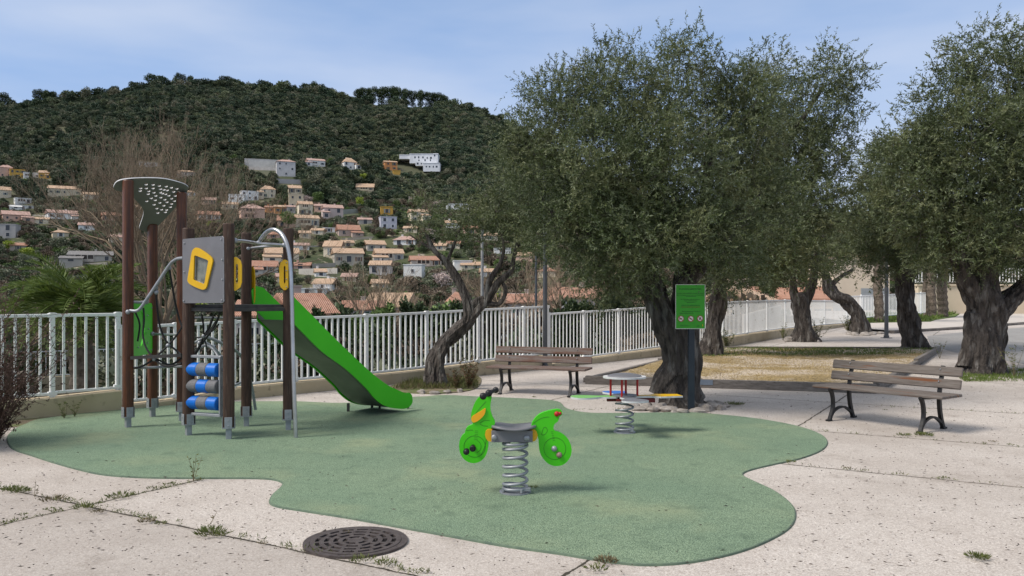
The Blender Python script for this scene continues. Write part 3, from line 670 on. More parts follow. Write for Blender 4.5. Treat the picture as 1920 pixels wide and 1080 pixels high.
# the big white building on the upper slope: stepped volumes with many small windows
b = hillpt(786, 318); t = thing('white_apartment_building', b, 'large white stepped building with rows of small windows high on the wooded slope', 'building')
Yh = b.y; k = Yh / F
def wp(px, py, dy=0): p = P(px, py, Yh); return Vector((p.x, p.y + dy, p.z))
wm = wallm((.74, .75, .77))
mb = MB()
for x0, x1, y0, y1, dy in ((748, 770, 290, 297, 2), (768, 821, 289, 306, 0), (780, 820, 304, 312, -3), (795, 826, 309, 324, -6), (811, 821, 286, 292, 3)):
    c = (wp(x0, y0, dy) + wp(x1, y1, dy)) / 2; mb.box((c.x, c.y + 5, c.z), ((x1 - x0) * k, 10, (y1 - y0) * k))
mb.build('wall', wm, t)
for x0, x1, y0, dy in ((768, 821, 289, 0), (748, 767.6, 290, 2), (795, 826, 309, -6)):
    c = wp((x0 + x1) / 2, y0, dy); MB().box((c.x, c.y + 5, c.z + .2), ((x1 - x0) * k + .4, 10.4, .35)).build('parapet', wm, t)
for px, py, dy in [(778, 295, 0), (785, 295, 0), (793, 295, 0), (801, 296, 0), (808, 296, 0), (815, 291.5, 0), (785.5, 300.5, 0), (797, 300.5, 0), (807, 300.5, 0), (784, 308, -3), (791, 308, -3), (801, 315, -6), (807, 315, -6), (814, 315, -6), (820, 315, -6)]:
    c = wp(px, py, dy); w_ = MB().box((c.x, c.y - .02, c.z), (rnd.choice((.7, .9, 1.2)), .1, rnd.choice((.9, 1.2, 1.3)))).build('window', M['glass_dark'], t)
HB.append((746, 828, 285, 320, Yh))
# nearer roofs just over the fence
def roofhouse(x0, x1, ye, yp, Y, wc, roof, label, yaw, hip=False, hgt=5.5):
    z = EYE + (HOR - ye) / F * Y; yb = HOR + (EYE - (z - hgt)) * F / Y
    return house(x0, x1, yb, ye, yp, wc, roof, label, yaw=yaw, Y=Y, hip=hip)
roofhouse(548, 634, 588, 553, 62, (.5,.45,.4), 'terra', 'near house with weathered terracotta tile roof behind the slide', 24, False, 4)
roofhouse(440, 492, 592, 566, 58, (.5,.45,.4), 'terra', 'near house with low red tile roof seen between the tower posts', -10, False, 4)
roofhouse(676, 766, 575, 550, 150, (.50,.42,.33), 'tan', 'beige house with broad gable and tan-orange roof right of the slide', -24, False, 8)
roofhouse(647, 722, 580, 565, 128, (.58,.54,.5), 'terra', 'low white house with patched salmon roof in front of the beige gable', 6, False, 6)
roofhouse(843, 874, 566, 549, 120, (.5,.42,.36), 'terra', 'terracotta roof behind the small olive trunk', 5, True, 6)
roofhouse(946, 1004, 567, 552, 120, (.62,.56,.5), 'terra', 'long terracotta roof just right of the small olive', 4, False, 6)
roofhouse(957, 990, 552, 546, 150, WH, 'flat', 'low white building above the long terracotta roof', 0, False, 6)
roofhouse(1000, 1050, 562, 540, 110, (.55,.35,.25), 'terra', 'house with steep terracotta gable behind the grey lamp post', -28, False, 6)
roofhouse(1048, 1130, 558, 541, 95, (.65,.6,.55), 'terra', 'wide orange-roofed white house left of the big olive trunk', 3, False, 6)
roofhouse(1380, 1425, 560, 546, 70, (.5,.42,.34), 'terra', 'dark red roof left of the cream gable behind the fence', 8, False, 4)
roofhouse(1412, 1470, 566, 546, 62, (.58,.48,.36), 'tan', 'cream house with front gable behind the right part of the fence', 60, False, 4)
roofhouse(1466, 1500, 560, 549, 75, (.5,.4,.32), 'terra', 'small red roof right of the cream gable', 4, False, 4)
roofhouse(1522, 1562, 560, 545, 70, (.6,.45,.28), 'terra', 'ochre house with red tiles between the two far olives', 6, False, 4)
# garden terraces and retaining walls in the village
def lowwall(x0, y0, x1, y1, hpx, label, col=(.5, .47, .42)):
    a, b = hillpt(x0, y0), hillpt(x1, y1); d = (b - a); h = hpx / F * a.y
    mb = MB(); n = 10
    vs = []
    for i in range(n + 1):
        p = a + d * i / n; vs += [(p.x, p.y, p.z - 3), (p.x, p.y, p.z + h), (p.x + .1, p.y + .5, p.z + h), (p.x + .1, p.y + .5, p.z - 3)]
    fs = [(4 * i + j, 4 * i + (j + 1) % 4, 4 * i + 4 + (j + 1) % 4, 4 * i + 4 + j) for i in range(n) for j in range(4)] + [(0, 1, 2, 3), (4 * n + 3, 4 * n + 2, 4 * n + 1, 4 * n)]
    o = mb.add(vs, fs).build('retaining_wall', wallm(col), base=a); tag(o, label, 'wall'); HB.append((x0, x1, min(y0, y1) - hpx, max(y0, y1) - 1, a.y)); return o
lowwall(560, 514, 632, 513, 10, 'long pale garden retaining wall below the reddish-roofed long house')
lowwall(585, 503, 628, 501, 8, 'upper rough stone garden wall above the long pale wall', (.42, .38, .32))
lowwall(640, 402, 672, 400, 9, 'greenish-grey retaining wall right of the pale pink double house', (.33, .34, .30))
lowwall(600, 392, 640, 390, 3, 'thin pale wall above the pale pink double house')
lowwall(466, 318, 520, 320, 6, 'grey terrace wall under the long low pale block', (.38, .37, .36))
lowwall(519, 344, 566, 346, 9, 'stepped grey garden wall under the house with the pinkish roof', (.4, .39, .38))
lowwall(60, 405, 105, 407, 2.5, 'narrow pale wall right of the low white flat building')
lowwall(560, 464, 600, 463, 2.5, 'thin garden wall above the big pair of cream houses')
lowwall(640, 449, 700, 446, 2.5, 'thin dark garden wall below the lone pinkish house', (.2, .19, .17))
lowwall(590, 519, 632, 524, 3, 'low white garden wall above the hipped white house', (.6, .58, .54))
lowwall(120, 500, 200, 497, 5, 'pale stone terrace wall over the palm crown', (.42, .38, .33))
lowwall(700, 196, 727, 196, 7, 'left piece of the pale ruined stone wall on the ridge', (.36, .33, .29))
lowwall(764, 198, 812, 201, 9, 'right piece of the pale ruined stone wall on the ridge', (.36, .33, .29))
# ------------------------------------------------------------------ far vegetation
def unit(n, rg): v = rg.normal(size=(n, 3)); return v / np.linalg.norm(v, axis=1, keepdims=True)
def crownmesh(name, lobes, n, L, W, m, seed):
    rg = np.random.default_rng(seed); vol = np.array([l[3] * l[4] * l[5] for l in lobes]) ** .67; pk = rg.choice(len(lobes), n, p=vol / vol.sum())
    lb = np.array(lobes)[pk]; d = unit(n, rg); r = rg.random(n) ** .33
    r = r * (1 + .12 * np.sin(d[:, 0] * 7 + pk) * np.sin(d[:, 2] * 6 + 2 * pk))
    pos = lb[:, :3] + d * lb[:, 3:6] * r[:, None]
    dr = d + rg.normal(size=(n, 3)) * .7 + np.array([0, 0, .3])
    return leafmesh(name, pos, dr, L * (.6 + .8 * rg.random(n)), W * (.6 + .8 * rg.random(n)), m, seed + 1)
def roundlobes(seed, h, w, k=7):
    q = random.Random(seed); o = [(0, 0, h * .62, w * .38, w * .38, h * .3)]
    for i in range(k):
        a = q.uniform(0, 6.28); d = q.uniform(.15, .32) * w
        o.append((d * math.cos(a), d * math.sin(a), h * q.uniform(.38, .86), w * q.uniform(.16, .26), w * q.uniform(.16, .26), h * q.uniform(.11, .19)))
    return o
# wood: thousands of crowns nobody could count, scattered over the slope as one object
pc = bpy.data.collections.new('wood_crowns')
protos = []
for i in range(6):
    if i < 4: lobes = roundlobes(40 + i, 6.5 + (i % 2), 6.0 + .6 * (i % 3))
    else: lobes = [(0, 0, 5.6, 2.6, 2.6, 1.5), (1.1, .4, 6.4, 1.6, 1.6, 1.1), (-1.2, -.3, 6.1, 1.5, 1.6, 1.0), (.2, 0, 3.5, 1.2, 1.2, 1.6)]
    me = crownmesh('wood_crown', lobes, 800, .74, .42, M[('forest', 'forest_dark', 'forest', 'forest_pale', 'forest_dark', 'forest')[i]], 100 + i)
    o = bpy.data.objects.new('wood_crown', me); pc.objects.link(o)
def scatter(name, pts, scl, coll, nproto, kindlabel=None):
    me = bpy.data.meshes.new(name); n = len(pts); me.vertices.add(n); me.vertices.foreach_set('co', np.asarray(pts, np.float32).ravel())
    a = me.attributes.new('scl', 'FLOAT_VECTOR', 'POINT'); a.data.foreach_set('vector', np.asarray(scl, np.float32).ravel())
    rg = np.random.default_rng(n); a = me.attributes.new('rotv', 'FLOAT_VECTOR', 'POINT'); rv = np.zeros((n, 3), np.float32); rv[:, 2] = rg.random(n) * 6.28; a.data.foreach_set('vector', rv.ravel())
    a = me.attributes.new('pick', 'INT', 'POINT'); a.data.foreach_set('value', rg.integers(0, nproto, n).astype(np.int32))
    o = link(name, me)
    g = bpy.data.node_groups.new(name + '_nodes', 'GeometryNodeTree')
    g.interface.new_socket(name='Geometry', in_out='INPUT', socket_type='NodeSocketGeometry'); g.interface.new_socket(name='Geometry', in_out='OUTPUT', socket_type='NodeSocketGeometry')
    gi = g.nodes.new('NodeGroupInput'); go = g.nodes.new('NodeGroupOutput'); ip = g.nodes.new('GeometryNodeInstanceOnPoints'); ci = g.nodes.new('GeometryNodeCollectionInfo')
    ci.inputs['Collection'].default_value = coll; ci.inputs['Separate Children'].default_value = True; ci.inputs['Reset Children'].default_value = True
    ip.inputs['Pick Instance'].default_value = True
    def na(nm, ty): x = g.nodes.new('GeometryNodeInputNamedAttribute'); x.data_type = ty; x.inputs[0].default_value = nm; return x.outputs[0]
    g.links.new(gi.outputs[0], ip.inputs['Points']); g.links.new(ci.outputs[0], ip.inputs['Instance'])
    g.links.new(na('scl', 'FLOAT_VECTOR'), ip.inputs['Scale']); g.links.new(na('rotv', 'FLOAT_VECTOR'), ip.inputs['Rotation']); g.links.new(na('pick', 'INT'), ip.inputs['Instance Index'])
    g.links.new(ip.outputs[0], go.inputs[0])
    md = o.modifiers.new('scatter', 'NODES'); md.node_group = g
    return tag(o, kind='stuff')
HBa = np.array(HB)
def clear(px, pb, pt, hw, Y):
    """true where a crown (pixel box) would hide a house standing farther away"""
    bad = np.zeros(len(px), bool)
    for x0, x1, y0, y1, Yh in HBa:
        bad |= (px + hw > x0) & (px - hw < x1) & (pb > y0) & (pt < y1) & (Y < Yh + 3)
        bad |= (np.abs(px - (x0 + x1) / 2) < (x1 - x0) / 2) & (np.abs(Y - Yh - 5) < 9) & (Yh > 150)
    return ~bad
rg = np.random.default_rng(5)
N = 120000
u = rg.uniform(-.68, .66, N); Yc = np.where(np.arange(N) < 84000, np.sqrt(rg.uniform(430 ** 2, 930 ** 2, N)), np.where(np.arange(N) < 116000, np.sqrt(rg.uniform(150 ** 2, 430 ** 2, N)), rg.uniform(885, 912, N))); X = u * Yc; Z = terr(X, Yc)
px = 960 + u * F; sc = (rg.uniform(.5, 1.2, N) + .5 * rg.random(N) ** 4 + np.where(np.arange(N) >= 116000, .9 * rg.random(N) ** 5, 0)) * np.where(np.arange(N) >= 116000, 1.15, np.where(Yc > 420, .78, .72))
# clearings on the upper slope
cl = np.sin(X / 31 + 1) * np.sin(Yc / 27) + .6 * np.sin(X / 13 + Yc / 19)
dens = np.where(Yc > 430, np.where(cl > .75, .3, .92), .95) * np.where(u > .05, .8, 1)
pb = HOR - (Z - EYE) / Yc * F; pt = HOR - (Z + np.where(Yc > 420, 7.0, 4.0) * sc - EYE) / Yc * F
ok = (rg.random(N) < dens) & clear(px, pb, pt, 2.0 * sc / Yc * F, Yc)
sc3 = np.stack([sc * rg.uniform(.9, 1.2, N), sc * rg.uniform(.9, 1.2, N), sc * rg.uniform(.6, 1.1, N)], -1)
pts = np.stack([X, Yc, Z - .4], -1)
far = ok & (Yc > 430); near = ok & (Yc <= 430)
o = scatter('hillside_wood', pts[far], sc3[far], pc, 6); o['label'] = 'dark green wood covering the whole hillside above the village'
sc2 = bpy.data.collections.new('scrub_crowns')
for i, mm_ in enumerate(('green_tree', 'olive_far', 'dark_tree', 'brown_twig', 'olive_far', 'brown_twig', 'dark_tree')):
    me = crownmesh('scrub_crown', roundlobes(60 + i, 3.6 + .5 * (i % 3), 4.2, 6), 700, .42, .28, M[mm_], 140 + i)
    o = bpy.data.objects.new('scrub_crown', me); sc2.objects.link(o)
o = scatter('village_scrub', pts[near], sc3[near] * 1.05, sc2, 7); o['label'] = 'mixed scrub and garden greenery between the hillside houses'

# single trees between the houses
def treekind(name, mm_, lobes, n, L, W, seed, trunk_r=.16, trunk_h=2.2):
    t = thing(name, (0, 0, 0), 'x', 'tree')
    link('crown', crownmesh('crown', lobes, n, L, W, M[mm_], seed), t)
    h = lobes[0][2]
    MB().tube([(0, 0, -.6), (.05, 0, trunk_h * .5), (0, .05, h)], [trunk_r * 1.3, trunk_r, trunk_r * .5], 7).build('trunk', M['bark_far'], t)
    return t
KINDS = [
 ('round_tree', 'dark green', treekind('round_tree', 'dark_tree', roundlobes(1, 7.5, 6.5, 8), 1900, .5, .32, 11)),
 ('olive_tree', 'grey green', treekind('olive_tree', 'olive_far', roundlobes(2, 5.2, 5.5, 8), 1700, .42, .25, 12)),
 ('leafy_tree', 'mid green', treekind('leafy_tree', 'green_tree', roundlobes(3, 6.2, 5.6, 7), 1700, .45, .3, 13)),
 ('leafless_tree', 'brown leafless', treekind('leafless_tree', 'brown_twig', roundlobes(4, 7.0, 6.0, 9), 1500, .6, .08, 14)),
 ('flowering_shrub', 'bright yellow green', treekind('flowering_shrub', 'lime', roundlobes(5, 4.0, 4.6, 6), 1100, .4, .28, 15)),
 ('blossoming_tree', 'pale blossoming', treekind('blossoming_tree', 'blossom', roundlobes(6, 4.6, 4.4, 7), 700, .4, .2, 16)),
 ('cypress', 'slim dark', treekind('cypress', 'dark_tree', [(0, 0, 5.0, 1.0, 1.0, 4.6), (0, 0, 7.4, .7, .7, 3.0)], 1300, .4, .22, 17)),
]
used = [False] * 7
def copytree(t):
    c = t.copy(); C.objects.link(c)
    for ch in t.children: d = ch.copy(); C.objects.link(d); d.parent = c
    return c
def placetree(k, p, s, label, group, cat='tree', sz=None):
    nm, col, t = KINDS[k]
    if used[k]: t = copytree(t)
    used[k] = True
    t.location = p; t.rotation_euler = (0, 0, rnd.uniform(0, 6.28)); t.scale = (s, s, sz or s); t['label'] = label; t['category'] = cat; t['group'] = group
    return t
ANC = [(488, 398, 'pink three storey house'), (535, 393, 'orange house'), (573, 392, 'cream balcony house in the upper village'), (627, 400, 'pale pink double house'), (575, 418, 'white and tan double house'),
 (655, 433, 'lone pinkish house'), (684, 350, 'lone tan roof in the wood'), (729, 415, 'lilac flat-roofed house'), (787, 404, 'cream house beyond the small olive'), (787, 302, 'big white building'),
 (733, 312, 'orange house on the upper slope'), (535, 315, 'house with long pinkish roof'), (657, 305, 'small upper white house'), (457, 370, 'terraced white house'), (530, 478, 'cream house behind the tower'),
 (655, 480, 'large grey-cream house'), (731, 478, 'balcony villa'), (711, 502, 'plain pale grey house'), (758, 450, 'low white terrace house'), (799, 490, 'orange-roofed villa'),
 (773, 512, 'white cube below the villa'), (604, 535, 'hipped white house in the valley'), (60, 328, 'ochre houses at the left'), (45, 376, 'white porch house'), (30, 404, 'salmon house'), (120, 362, 'wide beige house'),
 (15, 434, 'grey block at the left edge'), (118, 402, 'whitish low house at the left'), (170, 482, 'grey-beige terrace above the palm'), (705, 562, 'beige gable house'), (870, 498, 'white cube behind the small olive')]
lab_used = set()
def relabel(px_, py_, k):
    a = min(ANC, key=lambda q: (q[0] - px_) ** 2 + ((q[1] - py_) * 1.3) ** 2)
    dx, dy = px_ - a[0], py_ - a[1]
    rel = ('right of' if dx > 0 else 'left of') if abs(dx) > abs(dy) * 1.4 else ('above' if dy < 0 else 'below')
    return rel, a[2]
q = rg.permutation(N); cnt = 0
pb2 = pb
for i in q:
    if cnt >= 150: break
    Y_ = Yc[i]
    if not (160 < Y_ < 560) or px[i] > 930 or px[i] < 4: continue
    k = int(rg.choice([0, 1, 2, 3, 4, 5, 6], p=[.27, .2, .2, .17, .08, .05, .03])); s = rg.uniform(.75, 1.35)
    hgt = [8, 6, 7, 8, 4.5, 5, 10][k] * s
    ptp = HOR - (Z[i] + hgt - EYE) / Y_ * F
    if not clear(px[i:i + 1], pb[i:i + 1], np.array([ptp]), 2.6 * s / Y_ * F, np.array([Y_]))[0]: continue
    rel, a = relabel(px[i], (pb[i] + ptp) / 2, k); size = 'small' if s < .95 else ('tall' if s > 1.15 else 'mid-sized')
    nm = {'round_tree': 'bushy tree', 'olive_tree': 'olive-like tree', 'leafy_tree': 'leafy tree', 'leafless_tree': 'tree', 'flowering_shrub': 'shrub', 'blossoming_tree': 'tree', 'cypress': 'cypress'}[KINDS[k][0]]
    lab = f"{size} {KINDS[k][1]} {nm} {rel} the {a}"
    key = lab
    if key in lab_used: continue
    lab_used.add(key); cnt += 1
    placetree(k, (X[i], Y_, Z[i] - .2), s, lab, 'trees among the hillside houses', 'shrub' if k == 4 else 'tree')
def at(px_, py_, k, s, lab, grp='trees among the hillside houses', sz=None): return placetree(k, hillpt(px_, py_, -.2), s, lab, grp, 'tree', sz)
at(58, 372, 6, 1.1, 'very tall slim dark cypress beside the white porch house', sz=1.6)
at(50, 486, 4, 1.0, 'yellow-green mimosa-like shrub above the palm, at the left'); at(16, 470, 4, .9, 'lime green shrub at the far left edge')
at(674, 392, 4, .9, 'light green pointed tree right of the grey-green retaining wall', sz=1.6)
at(540, 430, 2, 1.25, 'rounded bright green tree standing behind the metal arch')
# umbrella pines and other single trees standing out on the ridge
pine = thing('ridge_pine', (0, 0, 0), 'x', 'tree')
link('crown', crownmesh('crown', [(0, 0, 6.9, 3.3, 3.3, 2.7), (1.5, .5, 8.6, 2.2, 2.2, 1.9), (-1.7, -.4, 7.8, 2.3, 2.3, 2.0), (.3, .2, 4.2, 2.9, 2.9, 1.9), (-.9, .1, 9.3, 1.5, 1.5, 1.2), (2.1, 0, 5.6, 1.9, 1.9, 1.5)], 2300, .8, .5, M['dark_tree'], 31), pine)
mb = MB().tube([(0, 0, -1), (.15, 0, 3), (0, .1, 8)], [.4, .3, .14], 7); mb.tube([(.1, 0, 4), (1.3, .3, 7), (1.9, .4, 8.6)], [.16, .1, .05], 5); mb.tube([(.05, 0, 4.6), (-1.2, -.2, 7), (-1.8, -.3, 8.4)], [.16, .1, .05], 5)
mb.build('trunk', M['bark_far'], pine)
pine2 = thing('ridge_pine', (0, 0, 0), 'x', 'tree')
link('crown', crownmesh('crown', [(0, 0, 14.5, 4.8, 4.8, 4.2), (2.6, .5, 17, 3, 3, 2.7), (-3.0, 0, 15.2, 3.2, 3.2, 2.8), (1.2, 0, 11, 2.8, 2.8, 2.2), (-1.4, .3, 18.4, 2.4, 2.4, 2.1), (3.6, 0, 13.2, 2.2, 2.2, 1.6), (-.5, .4, 7.5, 3.2, 3.2, 2.4), (2.2, 0, 5.5, 2.4, 2.4, 2.4)], 3000, .9, .5, M['dark_tree'], 33), pine2)
mb = MB().tube([(0, 0, -1), (.3, 0, 7), (0, .1, 14)], [.55, .45, .25], 7); mb.tube([(.2, 0, 7), (2, .3, 12), (2.8, .4, 16)], [.28, .2, .1], 5); mb.tube([(.1, 0, 8), (-2, -.2, 12), (-3, -.3, 15)], [.28, .2, .1], 5)
mb.build('trunk', M['bark_far'], pine2)
firstB = True
first = True
RP = [(4, 172, 1.5), (22, 186, 1.1), (72, 166, 1.25), (86, 168, 1.2), (98, 170, 1.0), (128, 181, .7), (214, 160, 1.0), (288, 138, 1.55), (338, 136, 1.3), (356, 141, 1.2), (372, 147, .9), (424, 142, 1.4), (440, 146, 1.3), (452, 152, 1.0), (500, 158, .8),
      (553, 159, .9), (575, 155, 1.45), (590, 153, 1.5), (603, 158, 1.3), (617, 163, 1.1), (672, 165, 1.2), (684, 163, 1.3), (700, 162, 1.4), (716, 163, 1.3), (733, 161, 1.6), (742, 162, 1.5), (758, 165, 1.3), (772, 168, 1.3), (788, 168, 1.35), (805, 171, 1.35), (820, 173, 1.3), (833, 177, 1.1), (869, 194, .8), (938, 212, 1.0)]
ordn = ['first', 'second', 'third', 'fourth', 'fifth', 'sixth', 'seventh', 'eighth', 'ninth', 'tenth', 'eleventh', 'twelfth', 'thirteenth', 'fourteenth', 'fifteenth', 'sixteenth', 'seventeenth', 'eighteenth', 'nineteenth', 'twentieth', 'twenty-first', 'twenty-second', 'twenty-third', 'twenty-fourth', 'twenty-fifth', 'twenty-sixth', 'twenty-seventh', 'twenty-eighth', 'twenty-ninth', 'thirtieth', 'thirty-first', 'thirty-second', 'thirty-third', 'thirty-fourth', 'thirty-fifth', 'thirty-sixth', 'thirty-seventh', 'thirty-eighth', 'thirty-ninth', 'fortieth']
for i, (x, ytop, s) in enumerate(RP):
    u_ = (x - 960) / F; Yr = 905.; z = float(terr(u_ * Yr, Yr)); top = EYE + (HOR - ytop) / F * Yr; s2 = max(.8, (top - z) / 10.6)
    if top - z > 14:
        t = pine2 if firstB else copytree(pine2); firstB = False; s2 = (top - z) / 20.6; s *= rnd.uniform(.66, .9)
    else: t = pine if first else copytree(pine); first = False
    t.location = (u_ * Yr, Yr, z - .3); t.scale = (s * 1.2, s * 1.2, s2); t.rotation_euler = (0, 0, rnd.uniform(0, 6.28))
    t['label'] = f"{ordn[i]} pine from the left along the ridge skyline"; t['group'] = 'pines standing out on the ridge'
u_ = (178 - 960) / F; placetree(6, (u_ * 900, 900, float(terr(u_ * 900, 900))), 1.5, 'lone pointed cypress on the ridge left of the bare tree', 'single trees on the ridge')

# ------------------------------------------------------------------ just beyond the fence: lower terrace
ux = []
def shrubset(n, x0, x1, Y0, Y1, gaps=(), seed=1, smin=.5, smax=.85):
    r = np.random.default_rng(seed); o = []
    while len(o) < n:
        p = r.uniform(x0, x1); Y_ = math.sqrt(r.uniform(Y0 ** 2, Y1 ** 2)); X_ = (p - 960) / F * Y_
        if Y_ < 47 and X_ > fence_x(Y_) - 1.6: continue
        if any(a < p < b and Y_ < 46 for a, b in gaps): continue
        o.append((X_, Y_, float(min(terr(X_, Y_), -1)) - .3, r.uniform(smin, smax)))
    return o
sh = shrubset(330, -700, 1330, 16, 58, ((20, 215), (575, 640), (860, 900), (1000, 1090)), 3, .45, .74) + shrubset(420, -300, 1500, 58, 150, (), 4, .8, 1.5)
a = np.array(sh)
o = scatter('terrace_undergrowth', a[:, :3], np.repeat(a[:, 3:4], 3, 1), sc2, 7); o['label'] = 'dark tangled undergrowth filling the terraces below the white fence'
def railing(name, pts, ztop, zbot, sp, label, post_every=8, slat=.03, wall=None, group=None, mt='fence_white'):
    b = Vector((pts[0][0], pts[0][1], zbot[0])); t = thing(name, b, label, 'fence', group)
    sl = MB(); po = None; L_ = 0; k = 0
    segs = list(zip(pts, pts[1:], ztop, ztop[1:], zbot, zbot[1:]))
    for p, q_, za, zb, ba, bb in segs:
        p, q_ = Vector(p), Vector(q_); d = q_ - p; l = d.length; n_ = max(1, int(l / sp)); ang = Matrix.Rotation(math.atan2(d.y, d.x), 3, 'Z')
        for za_, zb_ in ((za, zb), (ba, bb)):
            sl.tube([(p.x, p.y, za_), (q_.x, q_.y, zb_)], .028, 4)
        for i in range(n_ + 1):
            f = i / n_; c = p + d * f; zt = za + (zb - za) * f; zl = ba + (bb - ba) * f
            if k % post_every == 0:
                pm = MB().box((c.x, c.y, (zt + zl) / 2 + .0), (.07, .07, zt - zl + .14), ang); pm.build('post', M[mt], t)
            else: sl.box((c.x, c.y, (zt + zl) / 2), (slat, slat, zt - zl), ang)
            k += 1
    sl.build('railing', M[mt], t)
    return t
p0 = P(-260, 670, 32); p1 = P(1180, 618, 58)
railing('lower_fence', [p0.xy, p1.xy], [-.7, -.62], [-1.75, -1.66], .19, 'white railing on the lower terrace, seen through the main fence', 14)
mb = MB(); d = Vector((p1.x - p0.x, p1.y - p0.y, 0)); c = (Vector((p0.x, p0.y, 0)) + Vector((p1.x, p1.y, 0))) / 2
mb.box((c.x, c.y, -2.35), (d.length, .25, 1.1), Matrix.Rotation(math.atan2(d.y, d.x), 3, 'Z')); tag(mb.build('terrace_wall', M['wall_cream'], base=(c.x, c.y, -2.9)), 'tan rendered wall carrying the lower terrace railing', 'wall')
# clipped hedge whose top shows above the fence
def hedge(x0, x1, ytop, Y, label, seed, thick=1.4, jag=.25, mm_='dark_tree', n=9000):
    a_, b_ = P(x0, ytop, Y), P(x1, ytop, Y); zb = float(min(terr(a_.x, Y), -1)); h = a_.z - zb; r = np.random.default_rng(seed); W_ = b_.x - a_.x
    pos = np.stack([r.uniform(0, W_, n), r.uniform(-thick / 2, thick / 2, n), r.random(n) ** .5 * h], -1)
    pos[:, 2] *= 1 + jag / h * np.sin(pos[:, 0] * 1.9 + seed) - .1 * r.random(n) + .05 * np.sin(pos[:, 0] * 7)
    dr = r.normal(size=(n, 3)) * .6 + np.array([0, -.4, .7])
    t = link('hedge', leafmesh('hedge', pos, dr, .22 * (.6 + .8 * r.random(n)), .11, M[mm_], seed + 1)); t.location = (a_.x, Y, zb)
    return tag(t, label, 'hedge')
hedge(752, 888, 573, 44, 'dark clipped hedge showing above the fence left of the small olive', 1)
hedge(890, 935, 577, 40, 'short dark hedge piece in the fork of the small olive', 2, jag=.35)
hedge(590, 652, 580, 46, 'dark bush hedge above the fence beside the slide', 3, jag=.5)
hedge(662, 735, 584, 42, 'low mixed green hedge in front of the white salmon-roofed house', 4, jag=.4, mm_='green_tree', n=6000)
hedge(1035, 1110, 577, 48, 'dark hedge above the fence right of the lamp post', 5, jag=.4)
hedge(1120, 1235, 566, 52, 'tall dark hedge behind the trunk of the big olive', 6, jag=.6)
# paved lower road on the right, beyond the fence
M['lower_pave'] = noisy('lower_paving', (.15, .14, .135), (.22, .20, .195), .3, .9)
mb = MB().box((34, 74, -1.3), (50, 72, .8)); tag(mb.build('lower_road', M['lower_pave'], base=(34, 74, -1.7)), kind='structure')
# ramp parapets on the lower road
for i, (x0, y0, Y0, x1, y1, Y1, h, lab) in enumerate(((1395, 590, 46, 1465, 572, 56, .8, 'cream ramp parapet behind the fence, left of the forked olive'), (1475, 607, 52, 1585, 596, 60, .6, 'low pale parapet behind the fence, between the far olives'))):
    a_, b_ = P(x0, y0, Y0), P(x1, y1, Y1); mb = MB(); mb.add([(a_.x, a_.y, -.9), (b_.x, b_.y, -.9), (b_.x, b_.y, b_.z), (a_.x, a_.y, a_.z), (a_.x, a_.y + .3, -.9), (b_.x, b_.y + .3, -.9), (b_.x, b_.y + .3, b_.z), (a_.x, a_.y + .3, a_.z)],
      [(0, 1, 2, 3), (5, 4, 7, 6), (3, 2, 6, 7), (0, 3, 7, 4), (1, 5, 6, 2)])
    tag(mb.build('parapet_wall', wallm((.58, .52, .44)), base=a_), lab, 'wall')

# date palm behind the fence
def palm(loc, h, tr, nf, fl, label, seed, name='date_palm', group=None, leafw=.022, pairs=44):
    t = thing(name, loc, label, 'palm', group); r = random.Random(seed); b = Vector(loc)
    mb = MB(); k = 26; pts = []; rr = []
    for i in range(k): pts.append((b.x + .04 * math.sin(i * .5), b.y, b.z + h * i / (k - 1))); rr.append(tr * (1 + .16 * (i % 2) + (.35 if i > k - 5 else 0)))
    mb.tube(pts, rr, 14).build('trunk', M['palm_trunk'], t)
    pos = []; dr = []; rc = MB(); Ls = []
    for f in range(nf):
        az = r.uniform(0, 6.283); el = R(r.uniform(-5, 66)); L = fl * r.uniform(.8, 1.08); d = Vector((math.cos(az) * math.cos(el), math.sin(az) * math.cos(el), math.sin(el)))
        p = b + Vector((0, 0, h)); pl = []; n = 16
        for i in range(n):
            pl.append(p.copy()); p = p + d * (L / n); d = (d + Vector((0, 0, -.085 - .06 * math.cos(el) * i / n))).normalized()
        rc.tube(pl, [.022 * (1 - i / n) + .004 for i in range(n)], 4)
        for j in range(pairs):
            s = (j + 1.5) / (pairs + 1.5) * (n - 1.01); i = int(s); q_ = pl[i].lerp(pl[i + 1], s - i); tg = (pl[i + 1] - pl[i]).normalized(); sd = tg.cross(Vector((0, 0, 1))); sd = sd.normalized() if sd.length > .05 else Vector((1, 0, 0)); up = sd.cross(tg)
            ll = .42 * fl / 2.2 * math.sin(math.pi * min(.98, .12 + .86 * (j / pairs))) ** .6
            for sg_ in (-1, 1):
                v = (tg * .75 + sd * sg_ * .75 + up * .35 + Vector([r.gauss(0, .08) for _ in range(3)])).normalized(); pos.append(q_ - b); dr.append(v); Ls.append(ll)
    rc.build('frond_stem', M['palm_leaf'], t)
    link('fronds', leafmesh('fronds', np.array(pos), np.array(dr), np.array(Ls), leafw, M['palm_leaf'], seed), t)
    return t
pp = P(152, 565, 17.5); palm((pp.x, pp.y, -2.6), pp.z + 2.45, .23, 100, 1.75, 'bushy green date palm just behind the left part of the fence', 5)

